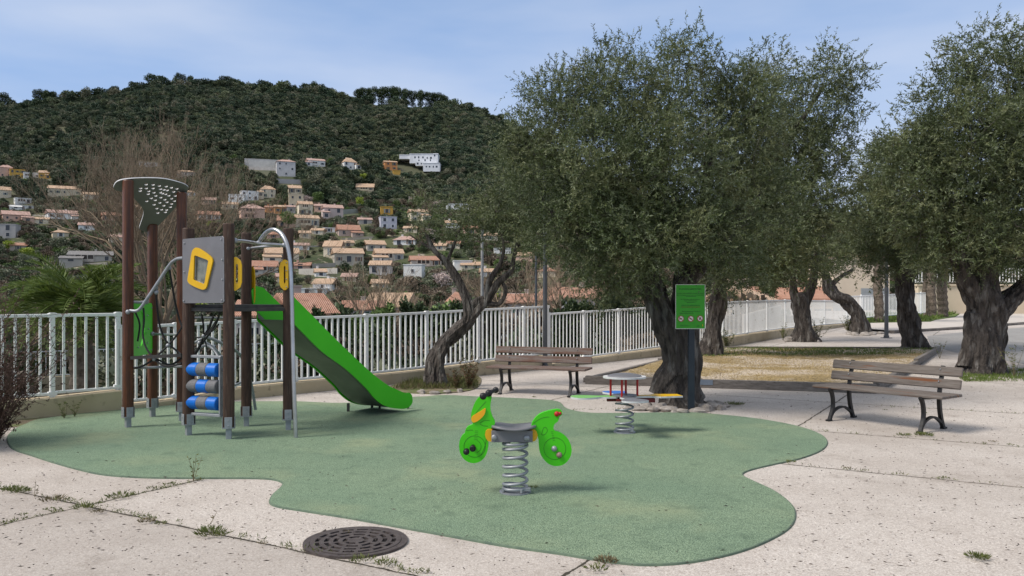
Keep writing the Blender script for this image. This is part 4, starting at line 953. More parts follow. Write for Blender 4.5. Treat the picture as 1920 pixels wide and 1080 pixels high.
# bare spreading trees
def bare_tree(loc, H, Wd, label, seed, lv=6, name='bare_tree', r0=.3, nl=7):
    r = random.Random(seed); t = thing(name, loc, label, 'tree'); b = Vector(loc); tr = MB(); tw = MB()
    def grow(p, d, L, rad, lvl):
        pts = [p.copy()]; n = 3
        for i in range(n):
            d = (d + Vector((r.gauss(0, .12), r.gauss(0, .12), .035 + .014 * lvl))).normalized(); p = p + d * (L / n); pts.append(p.copy())
        rs = [rad * (1 - .35 * i / n) for i in range(n + 1)]
        (tr if lvl < 3 else tw).tube(pts if lvl < 5 else [pts[0], pts[2], pts[3]], rs if lvl < 5 else [rs[0], rs[2], rs[3]], 7 if lvl < 2 else (5 if lvl < 3 else 3), cap=False)
        if lvl >= lv: return
        for k in range(3 if lvl < lv - 1 else 4):
            ax = Vector((r.gauss(0, 1), r.gauss(0, 1), r.gauss(0, .5))); ax = (ax - d * ax.dot(d)).normalized(); a = r.uniform(.28, .62)
            q_ = pts[-1] if k < 2 else pts[r.choice((1, 2))]
            grow(q_, (d * math.cos(a) + ax * math.sin(a)).normalized(), L * r.uniform(.66, .84), rad * .56, lvl + 1)
    h0 = H * .26; tr.tube([b - Vector((0, 0, .5)), b + Vector((.1, 0, h0 * .5)), b + Vector((0, 0, h0))], [r0 * 1.3, r0, r0 * .9], 10)
    for i in range(nl):
        a = 6.283 * i / nl + r.uniform(-.3, .3); e = R(r.uniform(28, 70)); grow(b + Vector((0, 0, h0 * r.uniform(.8, 1))), Vector((math.cos(a) * math.cos(e) * Wd, math.sin(a) * math.cos(e) * Wd, math.sin(e))).normalized(), H * .26, r0 * .5, 1)
    tr.build('trunk', M['pale_twig'], t); tw.build('twigs', M['pale_twig'], t); return t
pp = P(305, 560, 40); bare_tree((pp.x, pp.y, -2.7), 11.8, .62, 'large leafless tree with a broad fan of thin brown twigs, behind the play tower', 8, lv=7, nl=9, r0=.24)
pp = P(690, 560, 78); bare_tree((pp.x, pp.y, -5.2), 11.0, 1.0, 'leafless brown tree in the valley right of the slide', 21, lv=5, r0=.2)
pp = P(745, 560, 92); bare_tree((pp.x, pp.y, -6.2), 10.5, 1.1, 'leafless dark tree above the beige gable house', 22, lv=5, r0=.2)
pp = P(960, 560, 70); bare_tree((pp.x, pp.y, -5.0), 11.2, 1.2, 'brown leafless tree beyond the fence right of the small olive', 23, lv=5, r0=.2)
pp = P(1075, 560, 60); bare_tree((pp.x, pp.y, -4.2), 9.5, 1.3, 'leafless twiggy tree above the orange roofs, left of the big olive', 24, lv=5, r0=.18)
pp = P(28, 560, 34); bare_tree((pp.x, pp.y, -2.6), 5.4, 1.2, 'leafless brown tree at the far left behind the fence', 25, lv=5, r0=.15)
for x, Y_, k, s, lab in ((840, 85, 2, 1.25, 'bushy olive-green tree below the orange-roofed villa'), (800, 95, 2, 1.0, 'yellowish green bush left of the bushy olive-green tree'), (900, 80, 3, 1.2, 'brown bush behind the small olive fork'), (1010, 75, 2, 1.0, 'green tree beyond the fence by the lamp post'),
                         (770, 70, 3, .8, 'brown leafless bush behind the clipped hedge'), (620, 75, 0, .95, 'dark evergreen beside the near terracotta roof'), (30, 60, 1, 1.1, 'grey green tree above the fence at the left'), (100, 75, 1, 1.3, 'olive-like tree behind the palm'), (200, 90, 2, 1.2, 'green tree right of the palm crown'), (265, 85, 1, 1.3, 'olive-like tree between the red posts'), (395, 80, 1, 1.1, 'olive-like tree behind the play tower'), (1150, 75, 0, 1.0, 'dark tree behind the big olive'), (930, 120, 3, 1.3, 'tall brown leafless tree in the valley'), (1100, 110, 1, 1.5, 'tall olive-like tree in the valley'), (660, 110, 3, 1.1, 'brown leafless tree under the big cream pair'), (545, 100, 3, 1.2, 'brown leafless tree behind the tower')):
    X_ = (x - 960) / F * Y_; placetree(k, (X_, Y_, float(min(terr(X_, Y_), -1)) - .2), s, lab, 'trees in the valley beyond the fence')
# ------------------------------------------------------------------ olive trees of the square
def vnoise(p, s):
    return math.sin(p[0] * s + 1.3) * math.sin(p[1] * s * 1.1 + .7) * math.sin(p[2] * s * .8 + 2.1)
def gnarly(mb, pts, rad, n=26, amp=.16, seed=0, knots=6, twist=1.0):
    """knotty trunk: resampled path with lengthwise ridges that wind round it"""
    P3 = smoothloop([Vector(p) for p in pts], 6, False); k = len(P3); m = len(pts) - 1
    rr = [rad[min(int(i / 6), m)] * (1 - (i % 6) / 6) + rad[min(int(i / 6) + 1, m)] * (i % 6) / 6 for i in range(k)]
    r = random.Random(seed); ph = [r.uniform(0, 6.28) for _ in range(6)]; kn = [(r.uniform(0, k), r.uniform(0, 6.28), r.uniform(.18, .34)) for _ in range(knots)]
    vs = []; a = None; ln = 0
    for i, p in enumerate(P3):
        t = (P3[min(i + 1, k - 1)] - P3[max(i - 1, 0)]).normalized()
        if a is None: a = Vector((1, 0, 0))
        a = (a - t * a.dot(t)).normalized(); b = t.cross(a)
        if i: ln += (P3[i] - P3[i - 1]).length
        for j in range(n):
            th = 6.2832 * j / n; w_ = th + twist * ln
            f = 1 + amp * (.55 * math.sin(3 * w_ + ph[0]) + .4 * math.sin(5 * w_ + ph[1] + ln * 1.7) + .35 * math.sin(8 * th + ph[2] + 3 * math.sin(ln * 2))) + .10 * math.sin(ln * 6 + ph[3] + 2 * th)
            f += .35 * amp * math.sin(13 * w_ + ph[4])
            for kc, kt, ks in kn:
                dd = ((i - kc) / 2.6) ** 2 + (math.sin((th - kt) / 2) * 3.0) ** 2; f += ks * math.exp(-dd)
            vs.append(p + (a * math.cos(th) + b * math.sin(th)) * rr[i] * f)
    fs = [(i * n + j, i * n + (j + 1) % n, (i + 1) * n + (j + 1) % n, (i + 1) * n + j) for i in range(k - 1) for j in range(n)]
    fs.append(tuple((k - 1) * n + j for j in range(n)))
    mb.add(vs, fs); return P3, rr
def olive(base_px, Yb, limbs, lobes, dens, label, seed, leafL=.062, leafW=.015, shoots=6, nl=15, flare=1.25, shootL=.34, thin=1.0, step=.24, mleaf='olive_leaf'):
    """limbs: polylines of (px, py, dY, r); lobes: (px, py, dY, rx_px, ry_px, depth_m)"""
    cv = lambda a: P(a[0], a[1], Yb + a[2])
    b = cv((base_px[0], base_px[1], 0)); b.z = gz(Yb); t = thing('olive_tree', b, label, 'tree', None); k = Yb / F
    tr = MB(); nodes = []; par = []; fixed = []
    for li, lm in enumerate(limbs):
        pts = [cv(a) for a in lm]; rad = [a[3] * .84 for a in lm]
        if li == 0: pts[0].z = b.z - .12; rad[0] *= flare
        P3, rr = gnarly(tr, pts, rad, 26 if rad[0] > .12 else 14, .17 if rad[0] > .1 else .1, seed + li, 7 if li == 0 else 3)
        st = 0
        for i in range(0, len(P3), 2):
            if P3[i].z < b.z + .9: continue
            par.append(len(nodes) - 1 if st else -1); st = 1; nodes.append(np.array(P3[i])); fixed.append(rr[i])
    rg = np.random.default_rng(seed); at_ = []; oc = []
    for lx, ly, dy, rx, ry, dp in lobes:
        c = np.array(cv((lx, ly, dy))); e = np.array((rx * k, dp, ry * k)) * .96; n = max(6, int(4.19 * e.prod() * dens))
        d = unit(n, rg); r = rg.random(n) ** .42; q_ = c + d * e * r[:, None]; fq = 5.2 * (.0646 / 8.1e-3 * k) ** -.7; g_ = np.sin(q_[:, 0] * fq + seed) * np.sin(q_[:, 2] * fq * 1.1 + 1) + .7 * np.sin(q_[:, 1] * fq + q_[:, 0] * fq * .6) * np.sin(q_[:, 2] * fq * .7 + 2); q_ = q_[(g_ > -.2) | (rg.random(n) < .2)]; n = len(q_); at_.append(q_); oc.append(np.repeat(c[None], n, 0))
    A = np.concatenate(at_); OC = np.concatenate(oc)
    # grow branches towards the foliage clumps
    Nn = np.array(nodes); nf = len(nodes); par = list(par); alive = np.ones(len(A), bool)
    D = np.linalg.norm(A[:, None] - Nn[None], axis=2); best = D.argmin(1); bd = D.min(1)
    NL = [x for x in Nn]
    for it in range(90):
        idx_ = np.where(alive)[0]
        if len(idx_) == 0: break
        grp = {}
        for i in idx_: grp.setdefault(best[i], []).append(i)
        new = []
        for nd_, its in grp.items():
            its = np.array(its)
            if len(its) > 3: its = its[np.argsort(bd[its])[:max(3, len(its) // 2)]]
            v = (A[its] - NL[nd_]); v = (v / (np.linalg.norm(v, axis=1, keepdims=True) + 1e-9)).sum(0) + rg.normal(size=3) * .25 + np.array([0, 0, .12])
            v /= np.linalg.norm(v) + 1e-9; new.append((nd_, NL[nd_] + v * step))
        j0 = len(NL)
        for nd_, p in new: par.append(nd_); NL.append(p)
        Q = np.array([p for _, p in new]); D = np.linalg.norm(A[idx_][:, None] - Q[None], axis=2); m = D.argmin(1); dm = D.min(1)
        better = dm < bd[idx_]; bd[idx_[better]] = dm[better]; best[idx_[better]] = m[better] + j0
        alive[idx_[bd[idx_] < step * 1.05]] = False
        if len(NL) > 9000: break
    n = len(NL); ch = [[] for _ in range(n)]
    for i, p in enumerate(par):
        if p >= 0: ch[p].append(i)
    rad = [0.0] * n
    for i in range(n - 1, -1, -1):
        s = sum(rad[c] ** 2.3 for c in ch[i]) if ch[i] else 0
        rad[i] = max(.0045 * thin * (leafL / .062) ** .5, s ** (1 / 2.3))
        if i < nf: rad[i] = fixed[i]
    cap_ = [0] * n; br = MB()
    for i in range(nf, n): rad[i] = min(rad[i], (rad[par[i]] if par[i] >= 0 else .1) * .95)
    done = [False] * n
    for i in range(nf, n):
        if done[i]: continue
        c = [NL[par[i]], NL[i]]; rr = [rad[i] * 1.05, rad[i]]; done[i] = True; j = i
        while True:
            nx = [q for q in ch[j] if not done[q] and q >= nf]
            if not nx: break
            j = max(nx, key=lambda q: rad[q]); done[j] = True; c.append(NL[j]); rr.append(rad[j])
        br.tube(c, rr, 6 if rr[0] > .03 else 3, cap=False)
    tr.build('trunk', M['bark'], t, smooth=R(75)); br.build('branches', M['bark'], t)
    # leafy shoots
    ns = len(A) * shoots; bp = np.repeat(A, shoots, 0) + rg.normal(size=(ns, 3)) * .10; oo = np.repeat(OC, shoots, 0)
    d = bp - oo; d /= np.linalg.norm(d, axis=1, keepdims=True) + 1e-6
    d = d * .7 + rg.normal(size=(ns, 3)) * .6 + np.array([0, 0, .22]); d /= np.linalg.norm(d, axis=1, keepdims=True)
    sl = shootL * (.5 + rg.random(ns) ** 1.5 * 1.1)
    f = (np.arange(nl) + .5) / nl; pos = bp[:, None] + d[:, None] * (sl[:, None] * f[None])[..., None]
    curve = np.zeros_like(pos); curve[..., 2] = -.10 * (sl[:, None] * f[None] ** 2); pos = pos + curve
    pos = pos.reshape(-1, 3); dl = np.repeat(d, nl, 0) * .75 + unit(len(pos), rg) * .8
    keep = rg.random(len(pos)) < .93
    pos = pos[keep]; dl = dl[keep]; LL = leafL * (.65 + .6 * rg.random(len(pos)))
    # shoot stems as long thin slivers
    pos = np.concatenate([pos, bp]); dl = np.concatenate([dl, d]); LL = np.concatenate([LL, sl]); WW = np.concatenate([np.full(len(LL) - ns, leafW), np.full(ns, leafW * .35)])
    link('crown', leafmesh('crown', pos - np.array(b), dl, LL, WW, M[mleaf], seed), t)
    return t
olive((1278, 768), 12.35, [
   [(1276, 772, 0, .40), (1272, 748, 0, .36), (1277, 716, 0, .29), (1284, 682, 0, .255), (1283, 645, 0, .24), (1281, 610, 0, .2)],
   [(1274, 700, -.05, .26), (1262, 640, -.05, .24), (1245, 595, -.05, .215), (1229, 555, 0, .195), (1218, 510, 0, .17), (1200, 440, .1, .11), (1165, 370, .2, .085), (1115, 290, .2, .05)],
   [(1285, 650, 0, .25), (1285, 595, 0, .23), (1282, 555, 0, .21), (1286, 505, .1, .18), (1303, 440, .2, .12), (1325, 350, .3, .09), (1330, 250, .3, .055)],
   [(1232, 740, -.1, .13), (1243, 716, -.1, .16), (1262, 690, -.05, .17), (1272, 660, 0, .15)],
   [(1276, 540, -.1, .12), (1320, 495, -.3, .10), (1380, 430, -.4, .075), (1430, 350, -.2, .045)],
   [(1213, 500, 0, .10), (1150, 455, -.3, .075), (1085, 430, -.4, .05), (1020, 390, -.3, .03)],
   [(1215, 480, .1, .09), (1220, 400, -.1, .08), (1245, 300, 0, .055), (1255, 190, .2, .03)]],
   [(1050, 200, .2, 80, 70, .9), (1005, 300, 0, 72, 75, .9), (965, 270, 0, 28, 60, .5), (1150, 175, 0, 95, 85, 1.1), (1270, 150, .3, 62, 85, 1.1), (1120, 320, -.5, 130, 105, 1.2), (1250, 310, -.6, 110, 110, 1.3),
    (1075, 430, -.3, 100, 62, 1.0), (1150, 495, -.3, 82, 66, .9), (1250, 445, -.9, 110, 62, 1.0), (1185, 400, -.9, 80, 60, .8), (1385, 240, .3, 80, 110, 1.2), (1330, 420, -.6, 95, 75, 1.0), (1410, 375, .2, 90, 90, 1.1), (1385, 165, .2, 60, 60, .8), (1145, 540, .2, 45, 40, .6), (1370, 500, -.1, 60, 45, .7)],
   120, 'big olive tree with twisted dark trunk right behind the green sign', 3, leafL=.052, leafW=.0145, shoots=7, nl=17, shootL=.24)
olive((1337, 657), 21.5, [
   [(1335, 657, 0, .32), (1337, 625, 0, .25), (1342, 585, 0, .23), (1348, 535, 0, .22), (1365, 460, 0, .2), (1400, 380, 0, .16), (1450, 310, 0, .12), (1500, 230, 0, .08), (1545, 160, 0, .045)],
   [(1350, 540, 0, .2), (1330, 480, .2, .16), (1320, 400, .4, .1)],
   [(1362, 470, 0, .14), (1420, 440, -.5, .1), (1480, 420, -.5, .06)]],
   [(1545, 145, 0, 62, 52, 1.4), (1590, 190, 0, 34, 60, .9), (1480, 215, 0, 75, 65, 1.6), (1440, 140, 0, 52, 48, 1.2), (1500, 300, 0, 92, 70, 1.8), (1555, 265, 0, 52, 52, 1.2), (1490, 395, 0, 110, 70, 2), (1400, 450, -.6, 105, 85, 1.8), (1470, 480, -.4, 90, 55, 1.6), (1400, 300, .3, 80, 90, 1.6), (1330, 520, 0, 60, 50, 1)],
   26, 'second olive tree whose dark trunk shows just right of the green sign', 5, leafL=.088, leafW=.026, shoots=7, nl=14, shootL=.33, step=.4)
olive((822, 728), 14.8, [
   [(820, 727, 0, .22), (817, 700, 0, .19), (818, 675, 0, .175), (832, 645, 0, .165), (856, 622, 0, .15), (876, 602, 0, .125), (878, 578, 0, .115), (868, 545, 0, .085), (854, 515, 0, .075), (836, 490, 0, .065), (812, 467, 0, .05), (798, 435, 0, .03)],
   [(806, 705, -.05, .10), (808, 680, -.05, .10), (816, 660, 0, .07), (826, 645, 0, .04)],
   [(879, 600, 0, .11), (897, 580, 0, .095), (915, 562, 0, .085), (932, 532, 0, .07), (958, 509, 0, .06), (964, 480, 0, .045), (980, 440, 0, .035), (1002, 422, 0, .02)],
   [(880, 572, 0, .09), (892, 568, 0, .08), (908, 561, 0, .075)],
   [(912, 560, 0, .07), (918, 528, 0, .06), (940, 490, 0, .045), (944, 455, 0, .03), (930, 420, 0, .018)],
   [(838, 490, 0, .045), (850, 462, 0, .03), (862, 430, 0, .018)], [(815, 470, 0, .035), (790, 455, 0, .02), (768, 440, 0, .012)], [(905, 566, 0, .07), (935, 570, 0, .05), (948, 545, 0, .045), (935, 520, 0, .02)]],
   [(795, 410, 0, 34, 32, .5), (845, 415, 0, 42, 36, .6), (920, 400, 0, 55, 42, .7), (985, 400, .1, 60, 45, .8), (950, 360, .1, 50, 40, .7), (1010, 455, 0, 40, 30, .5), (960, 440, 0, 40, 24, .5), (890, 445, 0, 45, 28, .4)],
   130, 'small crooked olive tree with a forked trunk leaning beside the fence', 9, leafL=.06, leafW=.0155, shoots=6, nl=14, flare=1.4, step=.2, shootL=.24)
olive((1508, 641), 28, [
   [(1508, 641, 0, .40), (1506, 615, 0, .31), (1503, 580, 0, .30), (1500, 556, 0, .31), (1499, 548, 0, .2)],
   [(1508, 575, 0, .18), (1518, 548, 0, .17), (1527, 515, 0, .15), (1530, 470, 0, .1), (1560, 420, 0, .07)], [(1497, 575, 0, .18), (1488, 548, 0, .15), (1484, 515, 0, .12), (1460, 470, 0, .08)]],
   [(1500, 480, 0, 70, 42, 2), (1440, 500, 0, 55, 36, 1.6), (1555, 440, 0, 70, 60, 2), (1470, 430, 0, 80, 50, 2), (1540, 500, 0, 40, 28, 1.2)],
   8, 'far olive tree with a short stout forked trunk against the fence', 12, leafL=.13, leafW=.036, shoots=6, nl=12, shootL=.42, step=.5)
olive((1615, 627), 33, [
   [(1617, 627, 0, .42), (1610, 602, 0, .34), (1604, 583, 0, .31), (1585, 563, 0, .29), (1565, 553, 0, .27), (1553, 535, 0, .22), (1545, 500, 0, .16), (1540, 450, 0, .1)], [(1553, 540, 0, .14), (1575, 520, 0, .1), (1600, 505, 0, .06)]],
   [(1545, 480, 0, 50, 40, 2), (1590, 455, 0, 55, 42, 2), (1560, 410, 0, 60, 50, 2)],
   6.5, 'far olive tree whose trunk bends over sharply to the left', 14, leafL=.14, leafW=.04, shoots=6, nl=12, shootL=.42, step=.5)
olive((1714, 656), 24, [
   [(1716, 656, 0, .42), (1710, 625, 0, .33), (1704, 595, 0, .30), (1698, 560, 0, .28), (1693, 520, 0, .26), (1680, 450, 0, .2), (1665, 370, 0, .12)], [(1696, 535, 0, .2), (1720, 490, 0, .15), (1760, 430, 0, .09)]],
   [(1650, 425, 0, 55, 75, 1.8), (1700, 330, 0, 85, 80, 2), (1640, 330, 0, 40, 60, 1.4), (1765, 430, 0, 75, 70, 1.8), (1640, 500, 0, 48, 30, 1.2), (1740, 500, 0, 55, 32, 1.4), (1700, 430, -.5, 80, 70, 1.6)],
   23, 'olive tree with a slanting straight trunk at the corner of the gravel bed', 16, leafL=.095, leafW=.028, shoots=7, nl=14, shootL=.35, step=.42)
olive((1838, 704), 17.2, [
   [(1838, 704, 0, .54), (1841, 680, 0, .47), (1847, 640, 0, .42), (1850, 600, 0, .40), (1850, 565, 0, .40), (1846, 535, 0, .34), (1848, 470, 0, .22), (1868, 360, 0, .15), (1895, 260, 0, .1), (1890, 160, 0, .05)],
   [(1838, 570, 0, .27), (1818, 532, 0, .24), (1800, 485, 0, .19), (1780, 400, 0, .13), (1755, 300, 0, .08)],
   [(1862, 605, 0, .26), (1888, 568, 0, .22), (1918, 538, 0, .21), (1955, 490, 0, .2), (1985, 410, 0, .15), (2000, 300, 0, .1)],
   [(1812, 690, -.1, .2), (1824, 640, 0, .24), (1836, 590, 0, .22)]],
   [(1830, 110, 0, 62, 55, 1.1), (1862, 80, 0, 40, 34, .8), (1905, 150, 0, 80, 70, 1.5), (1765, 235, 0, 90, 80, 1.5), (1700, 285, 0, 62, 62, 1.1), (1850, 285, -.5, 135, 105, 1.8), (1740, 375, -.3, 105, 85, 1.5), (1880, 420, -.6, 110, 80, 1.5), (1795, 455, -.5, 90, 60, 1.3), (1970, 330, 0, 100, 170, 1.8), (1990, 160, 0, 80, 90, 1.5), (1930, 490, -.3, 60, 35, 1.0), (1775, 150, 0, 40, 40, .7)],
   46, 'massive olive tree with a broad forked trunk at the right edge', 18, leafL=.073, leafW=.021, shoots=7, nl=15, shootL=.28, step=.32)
# ------------------------------------------------------------------ main white fence on its low wall
TOPL = [(-700, 1.36), (221.9, 1.372)]; BOTL = [(-700, .28), (98, .30), (221.9, .335)]
TOPM = [(222, 1.185), (363, 1.21), (494, 1.243), (590, 1.277), (682, 1.29), (796, 1.326), (902, 1.37), (1027, 1.42)]
BOTM = [(222, .11), (340, .135), (440, .225), (564, .248), (700, .258), (799, .284), (840, .309), (940, .354), (1027, .375)]
TOPR = [(1027, 1.252), (1187, 1.335), (1355, 1.49), (1469, 1.54), (1560, 1.50), (1600, 1.48)]
BOTR = [(1027, .17), (1150, .27), (1242, .337), (1351, .436), (1404, .478), (1469, .49), (1578, .43)]
ft = thing('white_fence', (*fpt(700), 0), 'long white vertical-bar metal fence on a low cream wall behind the playground', 'fence')
wl = MB()
def frun(posts, top, bot, sp, sw=.030):
    for pa, pb_ in zip(posts, posts[1:]):
        a, b = fpt(pa), fpt(pb_); d = b - a; L_ = d.length; n_ = max(1, round(L_ / sp)); ang = Matrix.Rotation(math.atan2(d.y, d.x), 3, 'Z')
        m = MB(); za, zb, ba, bb = lerptab(top, pa), lerptab(top, pb_), lerptab(bot, pa), lerptab(bot, pb_)
        pitch = math.atan2(zb - za, L_); A3 = ang @ Matrix.Rotation(-pitch, 3, 'Y'); c = (a + b) / 2
        m.box((c.x, c.y, (za + zb) / 2), (L_ - .09, .05, .045), A3, bev=.006); m.box((c.x, c.y, (ba + bb) / 2), (L_ - .09, .045, .04), A3, bev=.006)
        for i in range(1, n_):
            f = i / n_; p = a + d * f; zt = za + (zb - za) * f - .02; zl = ba + (bb - ba) * f + .015
            m.box((p.x, p.y, (zt + zl) / 2), (sw, sw * .9, zt - zl), ang)
        m.build('fence_panel', M['fence_white'], ft)
        for p, z in ((a + d * (.055 / L_), ba + .0), (b - d * (.055 / L_), bb)):
            pass
    for p in posts:
        a = fpt(p); b = fpt(p + 4); ang = Matrix.Rotation(math.atan2((b - a).y, (b - a).x), 3, 'Z'); z1 = lerptab(top, p) + .025; z0 = lerptab(bot, p) - .09
        q = MB().box((a.x, a.y, (z0 + z1) / 2), (.062, .062, z1 - z0), ang, bev=.008); q.box((a.x, a.y, z1 + .006), (.07, .07, .012), ang, bev=.004)
        ps = q.build('fence_post', M['fence_white'], ft)
        for zz in (lerptab(top, p) - .0, lerptab(bot, p)): MB().box((a.x, a.y, zz), (.11, .066, .06), ang, bev=.006).build('clamp', M['fence_white'], ps)
frun([-1300, -620, -330, -150, -20, 98, 221], TOPL, BOTL, .148)
frun([224, 330, 438, 554, 687, 800, 897, 982, 1026], TOPM, BOTM, .122)
frun([1029, 1095, 1160, 1240, 1310, 1355, 1401, 1438, 1472, 1510, 1546, 1585], TOPR, BOTR, .128, .021)
def wallrun(pxs, bot, label, cut=.045):
    v = []; 
    for p in pxs:
        a = fpt(p); b = fpt(p + 3); d = (b - a).normalized(); nn = Vector((-d.y, d.x)); zt = lerptab(bot, p) - cut
        f0, f1 = a - nn * .13, a + nn * .13; zb = gz(a.y) - .25
        v += [(f0.x, f0.y, zb), (f0.x, f0.y, zt - .012), (f0.x + nn.x * .012, f0.y + nn.y * .012, zt), (f1.x, f1.y, zt), (f1.x, f1.y, -3.2)]
    k = len(pxs); fs = [(5 * i + j, 5 * (i + 1) + j, 5 * (i + 1) + j + 1, 5 * i + j + 1) for i in range(k - 1) for j in range(4)] + [(0, 1, 2, 3, 4), tuple(5 * (k - 1) + j for j in (4, 3, 2, 1, 0))]
    o = MB().add(v, fs).build('low_wall', M['wall_cream'], base=(*fpt(pxs[len(pxs) // 2]), 0)); tag(o, label, 'wall')
wallrun([-1300, -600, -300, -100, 0, 98, 160, 222], BOTL, 'low cream rendered wall under the left raised fence section')
wallrun([223, 300, 360, 440, 500, 564, 640, 720, 800, 870, 940, 1027], BOTM, 'low cream rendered wall under the middle of the fence behind the slide')
wallrun([1028, 1095, 1150, 1242, 1300, 1351, 1404, 1469, 1520, 1585], BOTR, 'low cream wall under the right fence section running to the far olives')
# ------------------------------------------------------------------ right side background
railing('garden_fence', [P(1588, 560, 40.5).xy, P(1735, 560, 49).xy, ], [1.70, 1.95], [.62, .78], .2, 'white fence behind the grey palm trunk on the right', 9, .035)
def slab(name, pts, z, m, label=None, cat=None, h=.0, kind=None):
    vs = [(p.x, p.y, z + gz(p.y)) for p in pts]; n = len(vs)
    mb = MB(); mb.add(vs, [tuple(range(n))])
    if h: mb.add(vs + [(x, y, zz - h) for x, y, zz in vs], [(i, (i + 1) % n, n + (i + 1) % n, n + i) for i in range(n)])
    o = mb.build(name, m, base=vs[0]); return tag(o, label, cat, None, kind)
slab('grass_strip', [G(1592, 609), G(1745, 606), G(1752, 603), G(1790, 597), G(1800, 589), G(1700, 591), G(1600, 592)], .10, M['turf'], h=.2, kind='structure')
slab('footpath', [G(1585, 617), G(1672, 624.5), G(1810, 616), G(1925, 607), G(2200, 596), G(2200, 588), G(1805, 588.2), G(1791, 597.6), G(1753, 603.7), G(1745, 606.8), G(1592, 610)], .10, M['path'], kind='structure')
k1 = [G(1672, 625.2), G(1810, 616.6), G(1925, 607.6), G(2200, 596.5)]
mb = MB()
for a, b in zip(k1, k1[1:]):
    a = Vector(a); b = Vector(b); d = (b - a); ang = Matrix.Rotation(math.atan2(d.y, d.x), 3, 'Z'); mb.box(((a + b) / 2 + Vector((0, 0, .035))), (d.length, .22, .14), ang, bev=.02)
tag(mb.build('kerb', noisy('dark_kerb', (.10, .085, .075), (.2, .18, .16), 2, .9), base=k1[0]), kind='structure')
slab('road', [G(1738, 630), G(1810, 622.5), G(1925, 613.5), G(2300, 600), G(2600, 640), G(2300, 700), G(1925, 684), G(1868, 673), G(1790, 661), G(1745, 648)], .004, M['asphalt'], kind='structure')
# cream retaining wall with a railing on top, and the building wall beyond it
Yw = 58; mb = MB(); xa, xb = P(1722, 0, Yw).x, 75
mb.box(((xa + xb) / 2, Yw + .4, 1.15), (xb - xa, .8, 2.7)); mb.box(((xa + xb) / 2, Yw + .38, 2.56), (xb - xa + .1, .95, .12))
tag(mb.build('cream_retaining_wall', noisy('cream_plaster', (.62, .52, .38), (.56, .46, .33), .4, .9), base=(xa, Yw, .4)), 'smooth cream retaining wall behind the palms at the right', 'wall')
railing('wall_railing', [(xa, Yw + .4), (xb, Yw + .4)], [3.72, 3.72], [2.78, 2.78], .22, 'white railing standing on top of the cream retaining wall', 10, .05)
mb = MB(); xa, xb = P(1562, 0, 72).x, P(1668, 0, 72).x
mb.box(((xa + xb) / 2, 75, 2.6), (xb - xa, 6, 5.4)); t = thing('cream_building', (xa, 72, 0), 'plain cream building wall glimpsed between the far olives', 'building'); mb.build('wall', noisy('cream_house_plaster', (.66, .57, .44), (.6, .5, .38), .3, .9), t)
MB().box(((xa + xb) / 2, 75, 5.4), (xb - xa + .6, 6.6, .25)).build('roof', ROOFS['tan'], t)
MB().box((P(1640, 0, 72).x, 71.96, 1.4), (2.4, .12, 2.2)).build('garage_door', M['shutter'], t)
for x, y, Y_, tr, h, lab in ((1647, 600, 43, .22, 5.2, 'thick smooth grey palm trunk behind the far olives'), (1735, 589, 50, .14, 4.0, 'thin dark palm trunk, first of the three by the cream wall'), (1747, 590, 49, .22, 5.0, 'middle palm trunk of the three by the cream wall'), (1767, 587, 51, .28, 4.6, 'shaggy palm trunk, nearest the cream wall')):
    p = G(x, y); X_ = (x - 960) / F * Y_; palm((X_, Y_, gz(Y_)), h, tr, 30, 2.0, lab, x, 'palm_tree', 'palms on the grass strip', .07, 20)
def pole(x, yb, ytop, r, label, Y=None, m='pole', name='lamp_post', head=True, zb=None):
    b = G(x, yb) if Y is None else P(x, yb, Y)
    if zb is not None: b.z = zb
    zt = EYE + (HOR - ytop) / F * b.y; t = thing(name, b, label, 'lamp post' if head else 'pole')
    MB().tube([b, b + Vector((0, 0, .5)), (b.x, b.y, zt)], [r, r * .95, r * .72], 12).build('pole', M[m], t, smooth=True)
    mb = MB().box(b + Vector((0, 0, .01)), (r * 4, r * 4, .025), bev=.005); mb.tube([b, b + Vector((0, 0, .1))], [r * 1.3, r * 1.3], 12); mb.build('base_plate', M[m], t)
    if head: 
        hd = MB().sphere((b.x, b.y, zt + .12), .2, 14, (1, 1, .7)).build('lamp_head', M['pole'], t, smooth=True); MB().tube([(b.x, b.y, zt - .05), (b.x, b.y, zt + .02)], [.09, .14], 12).build('lamp_glass', M['lamp_head'], hd)
pole(1022, 692, 262, .055, 'grey lamp post in front of the fence behind the left bench')
pole(1662, 634, 395, .075, 'slim dark grey lamp post in front of the grass strip')
pole(1005, 600, 470, .07, 'thin grey pole beyond the fence left of the lamp post', Y=38, zb=-2.6, head=False, name='street_pole')
pole(904, 600, 425, .13, 'pale concrete utility pole beyond the small olive', Y=58, m='pole_pale', zb=-4, head=False, name='utility_pole')

